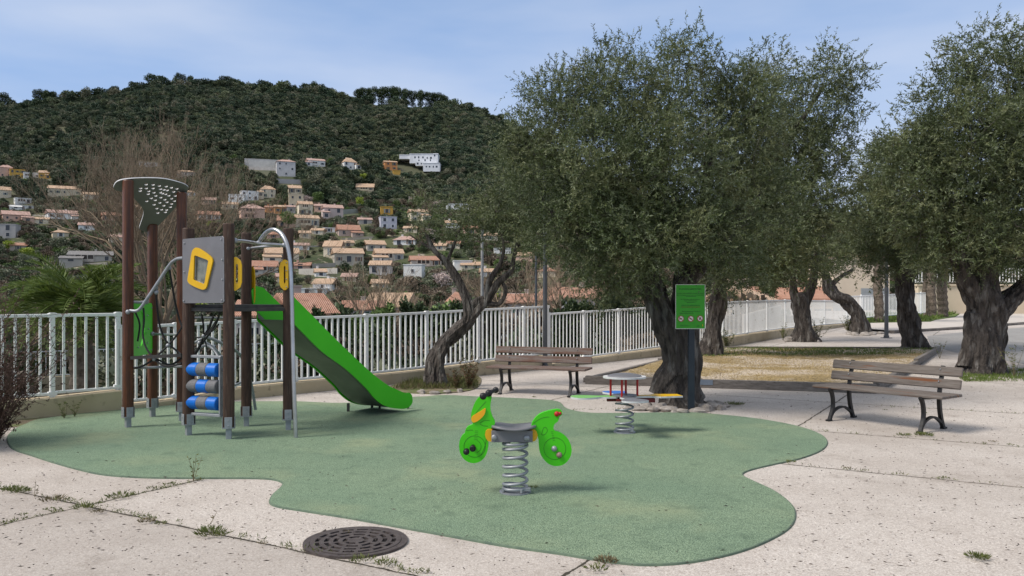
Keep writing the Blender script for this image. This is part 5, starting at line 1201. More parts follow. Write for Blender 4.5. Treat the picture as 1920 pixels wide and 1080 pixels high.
# ------------------------------------------------------------------ gravel bed framed with timber
A_, B_, C_, D_ = G(1098, 719.5), G(1643, 737.5), G(1761, 657.5), G(1325, 655.5)
mb = MB(); r = random.Random(3); vs = []; n = 40
for j in range(n + 1):
    for i in range(n + 1):
        p = A_.lerp(B_, i / n).lerp(D_.lerp(C_, i / n), j / n); e = min(i, j, n - i, n - j)
        vs.append((p.x, p.y, gz(p.y) + .045 + (r.uniform(-.012, .03) + .03 * math.sin(p.x * 1.3) * math.sin(p.y * .9) if e else 0)))
mb.add(vs, [(j * (n + 1) + i, j * (n + 1) + i + 1, (j + 1) * (n + 1) + i + 1, (j + 1) * (n + 1) + i) for j in range(n) for i in range(n)])
tag(mb.build('gravel_bed', M['gravel'], smooth=R(180)), kind='structure')
def beam(a, b, label, hh=.155, th=.10):
    a = Vector(a); b = Vector(b); d = b - a; c = (a + b) / 2; ang = Matrix.Rotation(math.atan2(d.y, d.x), 3, 'Z'); bz = gz(c.y)
    o = MB().box((c.x, c.y, bz + hh / 2), (d.length, th, hh), ang, bev=.008).build('timber_edging', M['timber'], base=(c.x, c.y, bz)); return tag(o, label, 'timber edging', 'timber beams round the gravel bed')
mid = A_.lerp(B_, .425)
beam(A_, mid, 'grey timber beam edging the gravel bed, left front piece'); beam(mid, B_, 'grey timber beam edging the gravel bed, right front piece')
d_ = (B_ - A_).normalized(); pl = MB().box(mid + Vector((-.0, -.056, .10 - mid.z + gz(mid.y))), (.34, .008, .09), Matrix.Rotation(math.atan2(d_.y, d_.x), 3, 'Z'), bev=.002)
tag(pl.build('joint_plate', noisy('blue_grey_plate', (.17, .21, .26), (.22, .26, .31), 9, .5, .4), base=mid), 'blue-grey metal plate joining the two front timber beams', 'metal plate')
beam(B_, B_.lerp(C_, .5), 'timber beam on the right side of the bed, near piece'); beam(B_.lerp(C_, .5), C_, 'timber beam on the right side of the bed, far piece')
beam(A_, A_.lerp(D_, .5), 'low timber beam on the left side of the bed, near piece', .09); beam(A_.lerp(D_, .5), D_, 'low timber beam on the left side of the bed, far piece', .09)
beam(D_, C_, 'long timber beam along the far side of the bed', .10)

# blades of grass helper
def tuft(c, r_, n, h, m, seed, w=.008, lean=.5):
    rg_ = np.random.default_rng(seed); a = rg_.uniform(0, 6.28, n); q_ = rg_.random(n) ** .6 * r_; pos = np.stack([np.cos(a) * q_, np.sin(a) * q_, np.zeros(n)], -1)
    d = np.stack([np.cos(a) * lean * (.4 + q_ / r_), np.sin(a) * lean * (.4 + q_ / r_), np.ones(n)], -1) + rg_.normal(size=(n, 3)) * .3; d[:, 2] = np.abs(d[:, 2]) + .1
    return leafmesh('x', pos, d, h * (.5 + .7 * rg_.random(n)), w, m, seed)
def grassfield(name, poly, n, h, m, seed, label, z=.0, w=.01):
    rg_ = np.random.default_rng(seed); t_ = rg_.random((n, 2)); P0 = [np.array(p) for p in poly]
    a = P0[0] + (P0[1] - P0[0]) * t_[:, :1]; b = P0[3] + (P0[2] - P0[3]) * t_[:, :1]; pos = a + (b - a) * t_[:, 1:]
    keep = (np.sin(pos[:, 0] * 3.1 + seed) * np.sin(pos[:, 1] * 2.3) + .5 * np.sin(pos[:, 0] * 9 + pos[:, 1] * 7) > -.35) | (rg_.random(n) < .3); pos = pos[keep]
    pos[:, 2] = np.array([gz(y) for y in pos[:, 1]]) + z; d = rg_.normal(size=(len(pos), 3)) * .45 + np.array([0, 0, 1.0])
    o = link(name, leafmesh(name, pos, d, h * (.4 + .9 * rg_.random(len(pos))), w, m, seed)); return tag(o, label, kind='stuff')
grassfield('bed_grass', (D_.lerp(A_, .38), C_.lerp(B_, .22), C_, D_), 9000, .07, M['grass'], 1, 'green grass fringe along the far side of the gravel bed', .05, .014)
grassfield('bed_straw', (A_, B_, C_, D_), 16000, .035, leafmat('straw', (.30, .21, .07), (.50, .40, .20), None, .1), 2, 'dry straw lying on the gravel bed', .05, .011)
grassfield('tree_grass', (G(1808, 716), G(1935, 716), G(1935, 692), G(1790, 700)), 4200, .075, M['grass'], 3, 'grass growing round the foot of the massive right olive', 0, .011)
grassfield('strip_grass', (G(1594, 609), G(1745, 606), G(1795, 590), G(1602, 592.5)), 7000, .22, M['grass'], 4, 'green grass on the strip under the palms', .1, .05)
# earth patch under the small olive
slab('planting_patch', smoothloop([G(720, 731), G(760, 737), G(820, 739), G(880, 733), G(900, 722), G(897, 707), G(850, 708), G(760, 718)], 4), .015, M['soil'], h=.03, kind='structure')
grassfield('patch_grass', (G(735, 733), G(895, 730), G(893, 709), G(770, 719)), 3000, .12, M['weed'], 5, 'weeds and dry grass round the small crooked olive', .015, .010)
grassfield('patch_dry_grass', (G(735, 733), G(895, 730), G(893, 709), G(770, 719)), 2200, .10, M['weed_dry'], 6, 'dry straw-coloured grass round the small crooked olive', .015, .010)
# ring of stones at the big olive, pale stones at the others
def rock(p, s, label, group, seed, fl=.55):
    r_ = random.Random(seed); mb = MB().sphere((0, 0, 0), 1, 14); ph = [r_.uniform(0, 6.28) for _ in range(6)]; v = []
    for x, y, z in mb.v:
        f = 1 + .16 * math.sin(2.3 * x + ph[0]) * math.sin(2.9 * y + ph[1]) + .12 * math.sin(4.1 * z + ph[2] + x) + .07 * math.sin(6 * y + ph[3]) 
        v.append((x * f * s * 1.15, y * f * s * .85, z * f * s * fl))
    mb.v = v; o = mb.build('rock', M['stone'], smooth=R(60)); o.location = (p.x, p.y, gz(p.y) + s * fl * .45); o.rotation_euler = (0, 0, r_.uniform(0, 3)); return tag(o, label, 'rock', group)
rx = [(1188, 766, .10), (1198, 770, .085), (1212, 768, .11), (1226, 771, .10), (1240, 768, .12), (1254, 772, .11), (1266, 774, .08), (1280, 775, .09), (1308, 774, .10), (1322, 770, .12), (1338, 767, .12), (1352, 768, .09), (1330, 760, .10), (1346, 759, .08), (1362, 763, .07), (1212, 759, .08), (1205, 752, .09)]
for i, (x, y, s) in enumerate(sorted(rx)): rock(G(x, y), s, f'{ordn[i]} stone from the left in the ring round the olive behind the sign', 'stones round the big olive', 50 + i)
for i, (x, y, s) in enumerate(((1478, 640, .2), (1497, 638, .26), (1530, 641, .14))): rock(G(x, y), s, ('left', 'middle', 'right')[i] + ' pale boulder at the foot of the forked far olive', 'boulders at the far olive', 80 + i)
for i, (x, y, s) in enumerate(((1592, 627, .15), (1603, 629, .15), (1622, 629, .17), (1636, 628, .15), (1650, 626, .13))): rock(G(x, y), s, f'{ordn[i]} pale stone from the left below the bent far olive', 'stones below the bent olive', 90 + i)
for i, (x, y, s) in enumerate(((790, 738, .08), (815, 739, .075), (838, 737, .08), (862, 735, .07), (1868, 702, .09), (1900, 697, .10), (1822, 713, .07))): rock(G(x, y), s, ('small flat stone edging the earth patch of the crooked olive, ' if i < 4 else 'pale stone in the grass by the massive right olive, ') + (f'{ordn[i]} from left' if i < 4 else ('middle', 'rightmost', 'leftmost')[i - 4]), 'small stones near the olives', 100 + i)
# paving weeds
wd = [(22, 921, .13, 70, 'weed tuft in the paving joint at the far left'), (40, 924, .12, 70, 'weed tuft beside the one at the far left joint'), (100, 940, .14, 60, 'weed tuft just left of the crossing joints'), (45, 968, .05, 16, 'tiny weed on the lower left joint'), (92, 958, .06, 20, 'tiny weed below the tuft left of the crossing joints'), (160, 955, .14, 60, 'low weeds right after the crossing joints'), (185, 962, .09, 40, 'low weed strip following the crossing joints'), (222, 934, .14, 80, 'flat weed mat between the crossing and the green surface'), (318, 910, .08, 30, 'small leafy weed near the green edge at left'), (282, 918, .07, 25, 'tiny weed between the flat mat and the green edge'), (275, 980, .09, 60, 'green tuft midway along the front joint'), (300, 985, .07, 30, 'small weed next to the midway tuft'), (395, 1003, .15, 110, 'yellowish weed clump on the front joint'), (412, 1006, .08, 40, 'little weed right of the yellowish clump'), (492, 1022, .05, 18, 'sprig near the drain cover on the joint'), (680, 1054, .12, 50, 'weeds just below the drain cover'), (725, 1059, .10, 60, 'pale green weed right below the drain cover'), (795, 1073, .05, 20, 'tiny weed at the bottom edge right of the drain'), (1137, 1056, .11, 90, 'upright brownish weed at the tip of the green surface'), (1118, 1070, .10, 50, 'yellow green weed at the bottom edge below the green surface'), (1832, 1048, .10, 130, 'round moss-like weed alone on the paving bottom right'), (1482, 868, .08, 30, 'weed at the right notch of the green surface'), (1590, 880, .06, 14, 'thin sprig on the joint right of the notch'), (1770, 898, .06, 18, 'small weed on the long right joint'), (1695, 818, .12, 60, 'flat weed left of the right bench foot'), (1733, 818, .15, 120, 'leafy green weed at the right bench front foot'), (1862, 830, .07, 22, 'small weed right of the right bench'), (1895, 836, .06, 18, 'tiny weed at the right edge by the joint'), (1378, 760, .20, 120, 'leafy green plant by the stones right of the sign'), (1247, 758, .14, 80, 'green weed among the stones left of the sign'), (960, 762, .0, 0, ''), (1000, 917, .07, 26, 'weed sprouting at the spring foot of the front rider'), (1002, 746, .06, 24, 'small weed behind the front rider near the left bench'), (930, 741, .06, 20, 'tiny weed at the left bench foot'), (650, 1001, .05, 22, 'little green tuft on the drain cover'), (1735, 776, .05, 16, 'tiny weed behind the right bench'), (1660, 770, .05, 14, 'tiny weed under the right bench')]
for i, (x, y, r_, n_, lab) in enumerate(wd):
    if not n_: continue
    p = G(x, y, .012); o = link('weed', tuft(p, r_ * .6, int(n_ * 1.5), r_ * .32, M['weed'] if i % 4 != 2 else M['weed_dry'], 200 + i, .007, 1.0)); o.location = p; tag(o, lab, 'weed', 'weeds in the paving joints')
def stalk(x, y, h, label, seed, n=7, m='weed_dry', lf=26):
    p = G(x, y); t = thing('wild_plant', p, label, 'plant'); r_ = random.Random(seed); mb = MB(); pos = []; dr = []
    for i in range(n):
        d = Vector((r_.gauss(0, .22), r_.gauss(0, .22), 1)).normalized(); L_ = h * r_.uniform(.5, 1); q_ = p.copy(); pts = [q_.copy()]
        for k in range(6): d = (d + Vector((r_.gauss(0, .1), r_.gauss(0, .1), 0))).normalized(); q_ = q_ + d * L_ / 6; pts.append(q_.copy())
        mb.tube(pts, [.0035 * (1 - .1 * k) * (h / .3) ** .5 for k in range(7)], 3)
        for _ in range(lf): k = r_.randint(1, 5); pos.append(pts[k].lerp(pts[k + 1], r_.random()) - p); dr.append((r_.gauss(0, 1), r_.gauss(0, 1), .5))
    mb.build('stems', M['weed_dry'], t); link('leaves', leafmesh('leaves', np.array(pos), np.array(dr), .035 * (h / .3) ** .6, .012 * (h / .3) ** .5, M[m], seed), t)
stalk(362, 903, .27, 'spindly tall weed at the edge of the green surface, front left', 1, 4, 'weed', 7)
stalk(392, 985, .22, 'thin upright dry weed on the front joint', 2, 1, 'weed_dry', 5)
stalk(65, 932, .2, 'thin dry weed stem left of the crossing joints', 3, 2, 'weed_dry', 5)
stalk(878, 730, .62, 'reddish-leaved shrub right of the small crooked olive', 4, 16, 'red_shrub', 40)
stalk(857, 731, .45, 'lower reddish shrub touching the small crooked olive', 5, 10, 'red_shrub', 34)
stalk(1762, 672, .75, 'tall thin dry plant at the corner of the gravel bed', 6, 3, 'weed', 10)
stalk(1902, 708, .75, 'spindly branching weed right of the massive olive', 7, 7, 'weed', 12)
stalk(1468, 638, .8, 'wispy plant left of the forked far olive', 8, 9, 'weed', 22); stalk(1535, 640, .9, 'wispy plant right of the forked far olive', 9, 9, 'weed', 22)
stalk(1362, 655, .7, 'green bushy plant at the foot of the second olive', 10, 12, 'weed', 40); stalk(1590, 625, .8, 'green bush left of the bent far olive', 11, 12, 'weed', 40)
stalk(120, 786, .3, 'leafy weed growing at the foot of the low wall, left one', 12, 6, 'weed', 12); stalk(140, 783, .26, 'leafy weed growing at the foot of the low wall, right one', 13, 5, 'weed', 12)
# grass growing in the expansion joints
rg_ = np.random.default_rng(77); pos = []
for (xa_, ya_), (xb_, yb_), n_, dn in (((-60, 900), (800, 1078), 1500, .5), ((-40, 992), (388, 898), 700, .35), ((1460, 868), (1960, 917), 260, .2), ((1520, 806), (1960, 842), 240, .2), ((1060, 770), (1290, 765), 240, .4), ((1650, 762), (1960, 778), 200, .3)):
    a, b = G(xa_, ya_), G(xb_, yb_); m_ = rg_.random(n_); w_ = np.sin(m_ * 37 + xa_) + np.sin(m_ * 91 + 1) * .8 + .6 * np.sin(m_ * 211); m_ = m_[(w_ > .45) | (rg_.random(n_) < .12)]
    for q_ in m_: p = a.lerp(b, q_); pos.append((p.x + rg_.normal() * .022, p.y + rg_.normal() * .022, gz(p.y) + .002))
pos = np.array(pos); d = rg_.normal(size=(len(pos), 3)) * .8 + np.array([0, 0, .7]); d[:, 2] = np.abs(d[:, 2])
tag(link('joint_grass', leafmesh('joint_grass', pos, d, .032 * (.4 + rg_.random(len(pos))), .007, M['weed'], 5)), 'fine grass and moss growing along the paving joints', kind='stuff')
slab('wall_foot_soil', [G(-300, 815), G(60, 800), G(112, 785), G(224, 771), G(224, 766), G(100, 780), G(-300, 800)], .006, M['soil'], kind='structure')
# fallen leaves and twigs
rg_ = np.random.default_rng(9); n = 6500; px_ = rg_.uniform(-50, 1970, n); py_ = 1100 - (1100 - 640) * rg_.random(n) ** .62
pos = []
for a, b in zip(px_, py_):
    p = G(a, b); 
    if p.x < fence_x(p.y) + .3 or (inpoly(p.x, p.y, RB) and rg_.random() > .1): continue
    pos.append((p.x, p.y, gz(p.y) + .019))
pos = np.array(pos); n = len(pos); d = np.stack([rg_.normal(size=n), rg_.normal(size=n) * .6, rg_.normal(size=n) * .04 + .02], -1)
me = leafmesh('leaf_litter', pos, d, .024 * (.5 + 1.6 * rg_.random(n) ** 3), .0075, M['litter'], 10); tag(link('leaf_litter', me), 'small dry leaves and twigs scattered over the paving and green surface', kind='stuff')

# drain cover
c = G(667, 1018); rr = .338; holes = []
for r0, r1, k in ((.055, .085, 5), (.115, .145, 8), (.175, .205, 12), (.235, .263, 16)):
    for i in range(k):
        a0 = 6.2832 * (i + .12 + (.5 if r0 > .1 else 0)) / k; a1 = 6.2832 * (i + .88 + (.5 if r0 > .1 else 0)) / k; m_ = 5
        holes.append([(r1 * math.cos(a0 + (a1 - a0) * j / m_), r1 * math.sin(a0 + (a1 - a0) * j / m_)) for j in range(m_ + 1)] + [(r0 * math.cos(a1 + (a0 - a1) * j / m_), r0 * math.sin(a1 + (a0 - a1) * j / m_)) for j in range(m_ + 1)])
t = thing('drain_cover', c, 'round dark iron drain cover with ringed slots set in the paving', 'drain cover')
mb = MB().plate(circle(0, 0, .295, 48), holes, lambda a, b, w_: Vector((c.x + a, c.y + b, .019 - w_)), .012); mb.build('grate', M['cover_iron'], t)
MB().plate(circle(0, 0, rr, 48), [circle(0, 0, .298, 48)], lambda a, b, w_: Vector((c.x + a, c.y + b, .016 - w_)), .03).build('frame', M['cover_iron'], t)
MB().plate(circle(0, 0, .297, 32), [], lambda a, b, w_: Vector((c.x + a, c.y + b, .006 - w_)), .004).build('pit_shade', M['pit_shade'], t)  # flat black disc, its colour stands for the unlit depth below the grate

# ------------------------------------------------------------------ benches
def strip(mb, path, w_, th, x, Mx=None):
    pts = [Vector(p) for p in path]; n = len(pts); vs = []
    th = th if hasattr(th, '__len__') else [th] * n
    for i, p in enumerate(pts):
        t_ = (pts[min(i + 1, n - 1)] - pts[max(i - 1, 0)]).normalized(); nn = Vector((-t_.y, t_.x))
        for sx in (-1, 1):
            for s in (-1, 1): q_ = p + nn * s * th[i] / 2; vs.append((x + sx * w_ / 2, q_.x, q_.y))
    fs = []
    for i in range(n - 1):
        a = 4 * i; b = a + 4
        fs += [(a, a + 1, b + 1, b), (a + 2, b + 2, b + 3, a + 3), (a, b, b + 2, a + 2), (a + 1, a + 3, b + 3, b + 1)]
    fs += [(0, 2, 3, 1), (4 * n - 4, 4 * n - 3, 4 * n - 1, 4 * n - 2)]; mb.add(vs, fs)
def bench(loc, yaw, wood, label, Lx=1.72, fx_=.6):
    t = thing('park_bench', (0, 0, 0), label, 'bench', 'park benches'); 
    for s in (-1, 1):
        mb = MB(); x = s * fx_; S2 = lambda pts: [p for p in smoothloop([Vector((a, b, 0)) for a, b in pts], 5, False)]
        strip(mb, [(p.x, p.y) for p in S2([(-.285, .0), (-.25, .07), (-.205, .17), (-.2, .27), (-.225, .36), (-.27, .425)])], .042, .038, x)
        strip(mb, [(p.x, p.y) for p in S2([(.275, .0), (.235, .08), (.195, .2), (.175, .32), (.175, .42), (.20, .55), (.245, .68), (.27, .775)])], .042, [.045] * 20 + [.036] * 20, x)
        strip(mb, [(-.275, .415), (-.1, .405), (.18, .395)], .042, .03, x)
        strip(mb, [(p.x, p.y) for p in S2([(-.235, .075), (-.17, .13), (-.04, .165), (.09, .15), (.235, .07)])], .04, .026, x)
        mb.box((x, -.29, .012), (.055, .085, .024), bev=.005); mb.box((x, .28, .012), (.055, .085, .024), bev=.005)
        mb.build('leg_frame', M['iron'], t, smooth=R(35))
    for y in (-.215, -.085, .045, .155 + .01):
        MB().box((0, y, .437), (Lx, .118 if y < .1 else .09, .034), bev=.007).build('seat_slat', M[wood], t)
    tl = Matrix.Rotation(R(-16), 3, 'X')
    for y, z, o_ in ((.19, .565, .0), (.228, .712, .0)):
        sl = MB().box((0, y - .012, z), (Lx, .034, .115), tl, bev=.008).build('back_slat', M[wood], t)
        q_ = MB()
        for s in (-1, 1):
            for dx in (-.0,): q_.sphere((s * fx_, y - .032, z + .025), .009, 8); q_.sphere((s * fx_, y - .026, z - .025), .009, 8)
        q_.build('bolt', M['galv'], sl)
    t.location = loc; t.rotation_euler = (0, 0, R(yaw)); return t
bench((4.73, 10.49, 0), -53.9, 'bench_wood', 'grey weathered wooden bench with black iron legs beside the green surface, at the right')
bench((.46, 13.84, .008), -19.9, 'bench_wood_red', 'reddish peeling wooden bench with black iron legs in front of the fence')

# ------------------------------------------------------------------ information sign
Ys = 11.75; b = P(1296, 770, Ys); b.z = 0; t = thing('information_sign', b, 'bright green notice board with three prohibition symbols on a dark blue post', 'sign')
MB().box((b.x, b.y, .6), (.083, .083, 1.24), bev=.004).build('post', M['sign_post'], t)
tl_, br_ = P(1266.5, 533.5, Ys - .055), P(1322, 616.5, Ys - .055); cx = (tl_.x + br_.x) / 2; cz = (tl_.z + br_.z) / 2; W_ = br_.x - tl_.x; H_ = tl_.z - br_.z; yf = tl_.y
bd = MB().box((cx, yf, cz), (W_, .012, H_), bev=.003).build('board', M['sign_green'], t)
mb = MB()
for s in (-1, 1): mb.box((cx + s * (W_ / 2 - .002), yf - .0075, cz), (.006, .005, H_ - .001)); mb.box((cx, yf - .0078, cz + s * (H_ / 2 - .002)), (W_ - .014, .005, .006))
mb.build('border', M['sign_white'], bd)
def sg_pos(zx, zy): return cx + ((zx - 80) / (712 - 80) - .5) * W_, cz + .5 * H_ - (zy - 62) / (1020 - 62) * H_
r_ = random.Random(4)
def line(zx0, zx1, zy, h, m):
    mb = MB(); x, z = sg_pos(zx0, zy); x1, _ = sg_pos(zx1, zy)
    while x < x1:
        for _ in range(r_.randint(3, 9)):
            w_ = h * r_.uniform(.35, .7)
            if x + w_ > x1: break
            k = r_.choice((0, 1, 2))
            if k == 0: mb.box((x + w_ * .2, yf - .0075, z), (w_ * .3, .003, h)); mb.box((x + w_ * .5, yf - .0072, z + h * .35), (w_ * .5, .003, h * .25))
            elif k == 1: mb.box((x + w_ / 2, yf - .0075, z - h * .3), (w_ * .8, .003, h * .3)); mb.box((x + w_ / 2, yf - .0073, z + h * .1), (w_ * .3, .003, h * .7))
            else: mb.box((x + w_ / 2, yf - .0075, z), (w_ * .75, .003, h * .3)); mb.box((x + w_ * .7, yf - .0073, z), (w_ * .25, .003, h))
            x += w_ * 1.2
        x += h * .55
    return mb.build('lettering', m, bd)
for a in ((150, 645, 160, .017, M['ink']), (100, 690, 252, .0095, M['ink']), (100, 690, 292, .0095, M['ink']), (300, 525, 321, .0095, M['ink']), (190, 600, 382, .0095, M['ink']), (265, 545, 416, .0095, M['ink']), (320, 515, 450, .0095, M['ink']), (205, 600, 512, .0095, M['ink']), (205, 610, 550, .0125, M['ink_red']), (215, 620, 645, .0095, M['ink']), (170, 460, 685, .0095, M['ink']), (170, 385, 955, .0095, M['ink']), (535, 620, 960, .017, M['ink'])): line(*a)
for i, (zx, zy) in enumerate(((195, 802), (405, 802), (603, 797))):
    x, z = sg_pos(zx, zy); mb = MB(); fn = lambda a, b_, w_, X0=x, Z0=z: Vector((X0 + a, yf - .009 + w_, Z0 + b_))
    mb.plate(circle(0, 0, .042, 28), [circle(0, 0, .034, 28)], lambda a, b_, w_: fn(a, b_, w_ - .002), .004, 1); mb.plate(circle(0, 0, .034, 28), [], fn, .002, 0)
    fig = [[(-.02, -.016), (-.012, -.016), (-.008, -.004), (.006, -.004), (.008, -.016), (.014, -.016), (.014, .004), (.02, .014), (.012, .016), (.008, .006), (-.016, .006), (-.024, .012)], [(-.02, -.004), (.012, -.012), (.022, -.002), (.012, .004), (-.004, .004), (-.006, .012), (-.022, .004)], [(-.012, -.02), (.0, -.018), (.004, -.004), (.014, .004), (.010, .018), (-.004, .012), (-.014, 0)]][i]
    mb.plate(fig, [], lambda a, b_, w_: fn(a, b_, w_ - .003), .002, 2)
    mb.add([fn(-.028, .022, -.004), fn(-.022, .028, -.004), fn(.028, -.022, -.004), fn(.022, -.028, -.004)], [(0, 1, 2, 3)], 1)
    mb.build('prohibition_symbol', [M['sign_white'], M['sign_red'], M['ink']], bd)
for a, b_ in ((.0, .0),):
    x, z = sg_pos(655, 945); MB().box((x, yf - .008, z), (.007, .003, .03)).build('emblem', M['yellow'], bd)
# ------------------------------------------------------------------ play tower with slide
base = Vector((-3.2, 9.9, .02)); PT = thing('play_tower', base, 'wooden play tower with green slide, perforated canopy, rope net and blue rollers', 'play structure')
posts = {'P1': (G(240, 803), 3.06, 'wood_red'), 'P2': (G(286, 783), 2.60, 'wood_red'), 'P3': (Vector((-4.29, 10.74, 0)), 2.98, 'wood_red'),
         'P4': (G(353.5, 818), 2.42, 'wood_brown'), 'P5': (G(429, 825), 2.45, 'wood_brown'), 'P6': (G(462, 801), 2.42, 'wood_brown'), 'P7': (G(540.5, 808), 2.45, 'wood_brown')}
twyaw = {k: (8 if k in ('P1', 'P2', 'P3') else 14) for k in posts}
twyaw['P1'] = 46; twyaw['P2'] = 46; twyaw['P4'] = 40
for k, (p, h, wd_) in posts.items():
    ang = Matrix.Rotation(R(twyaw[k]), 3, 'Z'); s = .060 if wd_ == 'wood_red' else .062
    prof = []
    for i in range(24):
        a = 6.2832 * i / 24; ca, sa = math.cos(a), math.sin(a); e = 3.2; r_ = s / ((abs(ca) ** e + abs(sa) ** e) ** (1 / e)); prof.append((r_ * ca, r_ * sa))
    mb = MB(); zs = [.15, h - .012, h]; vs = []
    for j, z in enumerate(zs):
        f = .9 if j == 2 else 1
        for a, b_ in prof: q_ = ang @ Vector((a * f, b_ * f, 0)); vs.append((p.x + q_.x, p.y + q_.y, z))
    n = 24; fs = [(j * n + i, j * n + (i + 1) % n, (j + 1) * n + (i + 1) % n, (j + 1) * n + i) for j in range(2) for i in range(n)] + [tuple(range(n - 1, -1, -1)), tuple(2 * n + i for i in range(n))]
    ps = mb.add(vs, fs).build('post', M[wd_], PT, smooth=R(35))
    mb = MB().box((p.x, p.y, .09), (.062, .062, .18), ang, bev=.004)
    for sx, sy, dx, dy in ((1, 0, .006, .082), (-1, 0, .006, .082), (0, 1, .082, .006), (0, -1, .082, .006)):
        q_ = ang @ Vector((sx * (s + .003), sy * (s + .003), 0)); mb.box((p.x + q_.x, p.y + q_.y, .20), (dx, dy, .13), ang, bev=.003)
        for zz in (.17, .23): q2 = ang @ Vector((sx * (s + .006), sy * (s + .006), 0)); mb.sphere((p.x + q2.x, p.y + q2.y, zz), .008, 8)
    mb.box((p.x, p.y, .142), (.12, .12, .012), ang)
    mb.build('foot_bracket', M['galv'], ps)
pp = {k: v[0] for k, v in posts.items()}
def bar(a, b_, r_, m, nm='bar', n=10): return MB().tube([a, b_], r_, n).build(nm, M[m], PT, smooth=True)
# perforated canopy sheet
K1 = Vector((pp['P1'].x, pp['P1'].y, 3.03)); K3 = Vector((pp['P3'].x, pp['P3'].y, 2.95)); K2 = Vector((pp['P2'].x, pp['P2'].y, 2.53))
ez = (K3 - K1).cross(K2 - K1).normalized()
if ez.z < 0: ez = -ez
tr_ = [(213, 352), (216, 344), (224, 338.5), (240, 335.5), (262, 334), (290, 334), (312, 336), (333, 341), (347, 346), (353, 351), (352, 357), (343, 372), (330, 388), (312, 408), (298, 422), (286, 434), (278, 437), (268, 433), (261, 429), (264, 418), (268, 406), (269, 396), (265, 388), (257, 378), (245, 367), (230, 360), (218, 357)]
ex = (K3 - K1); ex = (ex - ez * ex.dot(ez)).normalized(); ey = ez.cross(ex)
pl3 = [onplane(x, y, K1 + ez * .03, ez) for x, y in tr_]; tocan = lambda p: ((p - K1).dot(ex), (p - K1).dot(ey))
out2 = [tuple(p.xy) for p in smoothloop([Vector((*tocan(p), 0)) for p in pl3], 3)]
hl = []
for zx, zy in [(350, 133), (398, 135), (441, 143), (490, 147), (526, 155), (564, 163), (312, 160), (351, 160), (398, 160), (450, 165), (308, 178), (368, 180), (404, 190), (451, 190), (474, 170), (497, 174), (542, 184), (574, 188), (364, 200), (417, 212), (464, 196), (508, 211), (486, 201), (553, 213), (385, 229), (452, 224), (480, 239), (527, 232), (354, 250), (413, 243), (495, 257), (547, 249), (405, 274), (445, 261), (473, 281), (527, 269), (424, 301), (457, 309), (519, 291), (492, 311), (431, 332), (484, 327)]:
    p = tocan(onplane(180 + zx / 3.725, 310 + zy / 3.725, K1 + ez * .03, ez)); hl.append([(p[0] + .020 * math.cos(a) , p[1] + .020 * math.sin(a)) for a in [6.2832 * i / 8 for i in range(8)]])
cn = MB().plate(out2, hl, lambda a, b_, w_: K1 + ez * .03 + ex * a + ey * b_ + ez * w_, .015, 0, 1).build('canopy', [M['canopy'], M['white_edge']], PT)
# deck, its frame and the crossbars
quad = [pp['P4'], pp['P5'], pp['P7'], pp['P6']]
cq = sum(quad, Vector()) / 4
dk = [(cq + (q_ - cq) * .97) for q_ in quad]
MB().plate([tuple(q_.xy) for q_ in dk], [], lambda a, b_, w_: Vector((a, b_, 1.50 + w_)), .03).build('deck', M['dark_steel'], PT)
for a, b_ in (('P4', 'P5'), ('P5', 'P7'), ('P7', 'P6'), ('P6', 'P4')):
    A2, B2 = pp[a].copy(), pp[b_].copy(); d = (B2 - A2); ang = Matrix.Rotation(math.atan2(d.y, d.x), 3, 'Z'); c = (A2 + B2) / 2; c.z = 1.475
    MB().box(c, (d.length - .10, .035, .045), ang, bev=.004).build('deck_beam', M['dark_steel'], PT)
A2, B2 = P(358, 596, 9.9), P(455, 596, 10.4); bar(A2, B2, .014, 'galv', 'crossbar')
# front grey panel with yellow window
Yp = 9.44
pn = [onplane(x, y, Vector((pp['P4'].x, pp['P4'].y - .085, 0)), Vector((pp['P4'].y - pp['P5'].y, pp['P5'].x - pp['P4'].x, 0)).normalized() * -1) for x, y in ((342, 450), (344, 448), (416, 442.5), (419, 445), (419.5, 565), (417, 568), (345, 568.5), (342.5, 566))]
e1 = (Vector((pp['P5'].x, pp['P5'].y, 0)) - Vector((pp['P4'].x, pp['P4'].y, 0))).normalized(); e3 = Vector((e1.y, -e1.x, 0)); O_ = pn[0]
def inpanel(x, y, off=0): p = onplane(x, y, O_ + e3 * off, e3); return ((p - O_).dot(e1), p.z - O_.z)
pf = lambda a, b_, w_: O_ + e1 * a + Vector((0, 0, b_)) + e3 * w_
z1c = lambda zx, zy: (180 + zx / 3.725, 310 + zy / 3.725)
win_in = [inpanel(*z1c(*q_), .012) for q_ in ((690, 632), (700, 630), (780, 660), (788, 668), (762, 820), (755, 830), (690, 802), (684, 795))]
gp = MB().plate([inpanel(x, y) for x, y in ((342, 450), (344, 448), (416, 442.5), (419, 445), (419.5, 565), (417, 568), (345, 568.5), (342.5, 566))], [win_in], pf, -.016, 0, 1).build('side_panel', [M['grey_panel'], M['white_edge']], PT)
yo = smoothloop([Vector((*inpanel(*z1c(*q_), .012), 0)) for q_ in ((690, 580), (712, 576), (752, 598), (800, 634), (818, 660), (812, 700), (790, 790), (775, 850), (755, 868), (720, 860), (668, 835), (645, 812), (645, 780), (660, 690), (672, 610))], 3)
wf = MB().plate([tuple(p.xy) for p in yo], [win_in], lambda a, b_, w_: pf(a, b_, .004 + w_), .018).build('window_frame', M['yellow'], gp)
MB().plate(win_in, [], lambda a, b_, w_: pf(a, b_, -.012 + w_), .004).build('window_pane', M['painted_reflection'], gp)
mb = MB()
for x, y in ((346, 456), (415, 449), (345, 564), (416, 563), (417, 487), (417, 524), (346, 510)): a, b_ = inpanel(x, y); mb.sphere(pf(a, b_, .003), .010, 8)
mb.build('screw', M['galv'], gp)
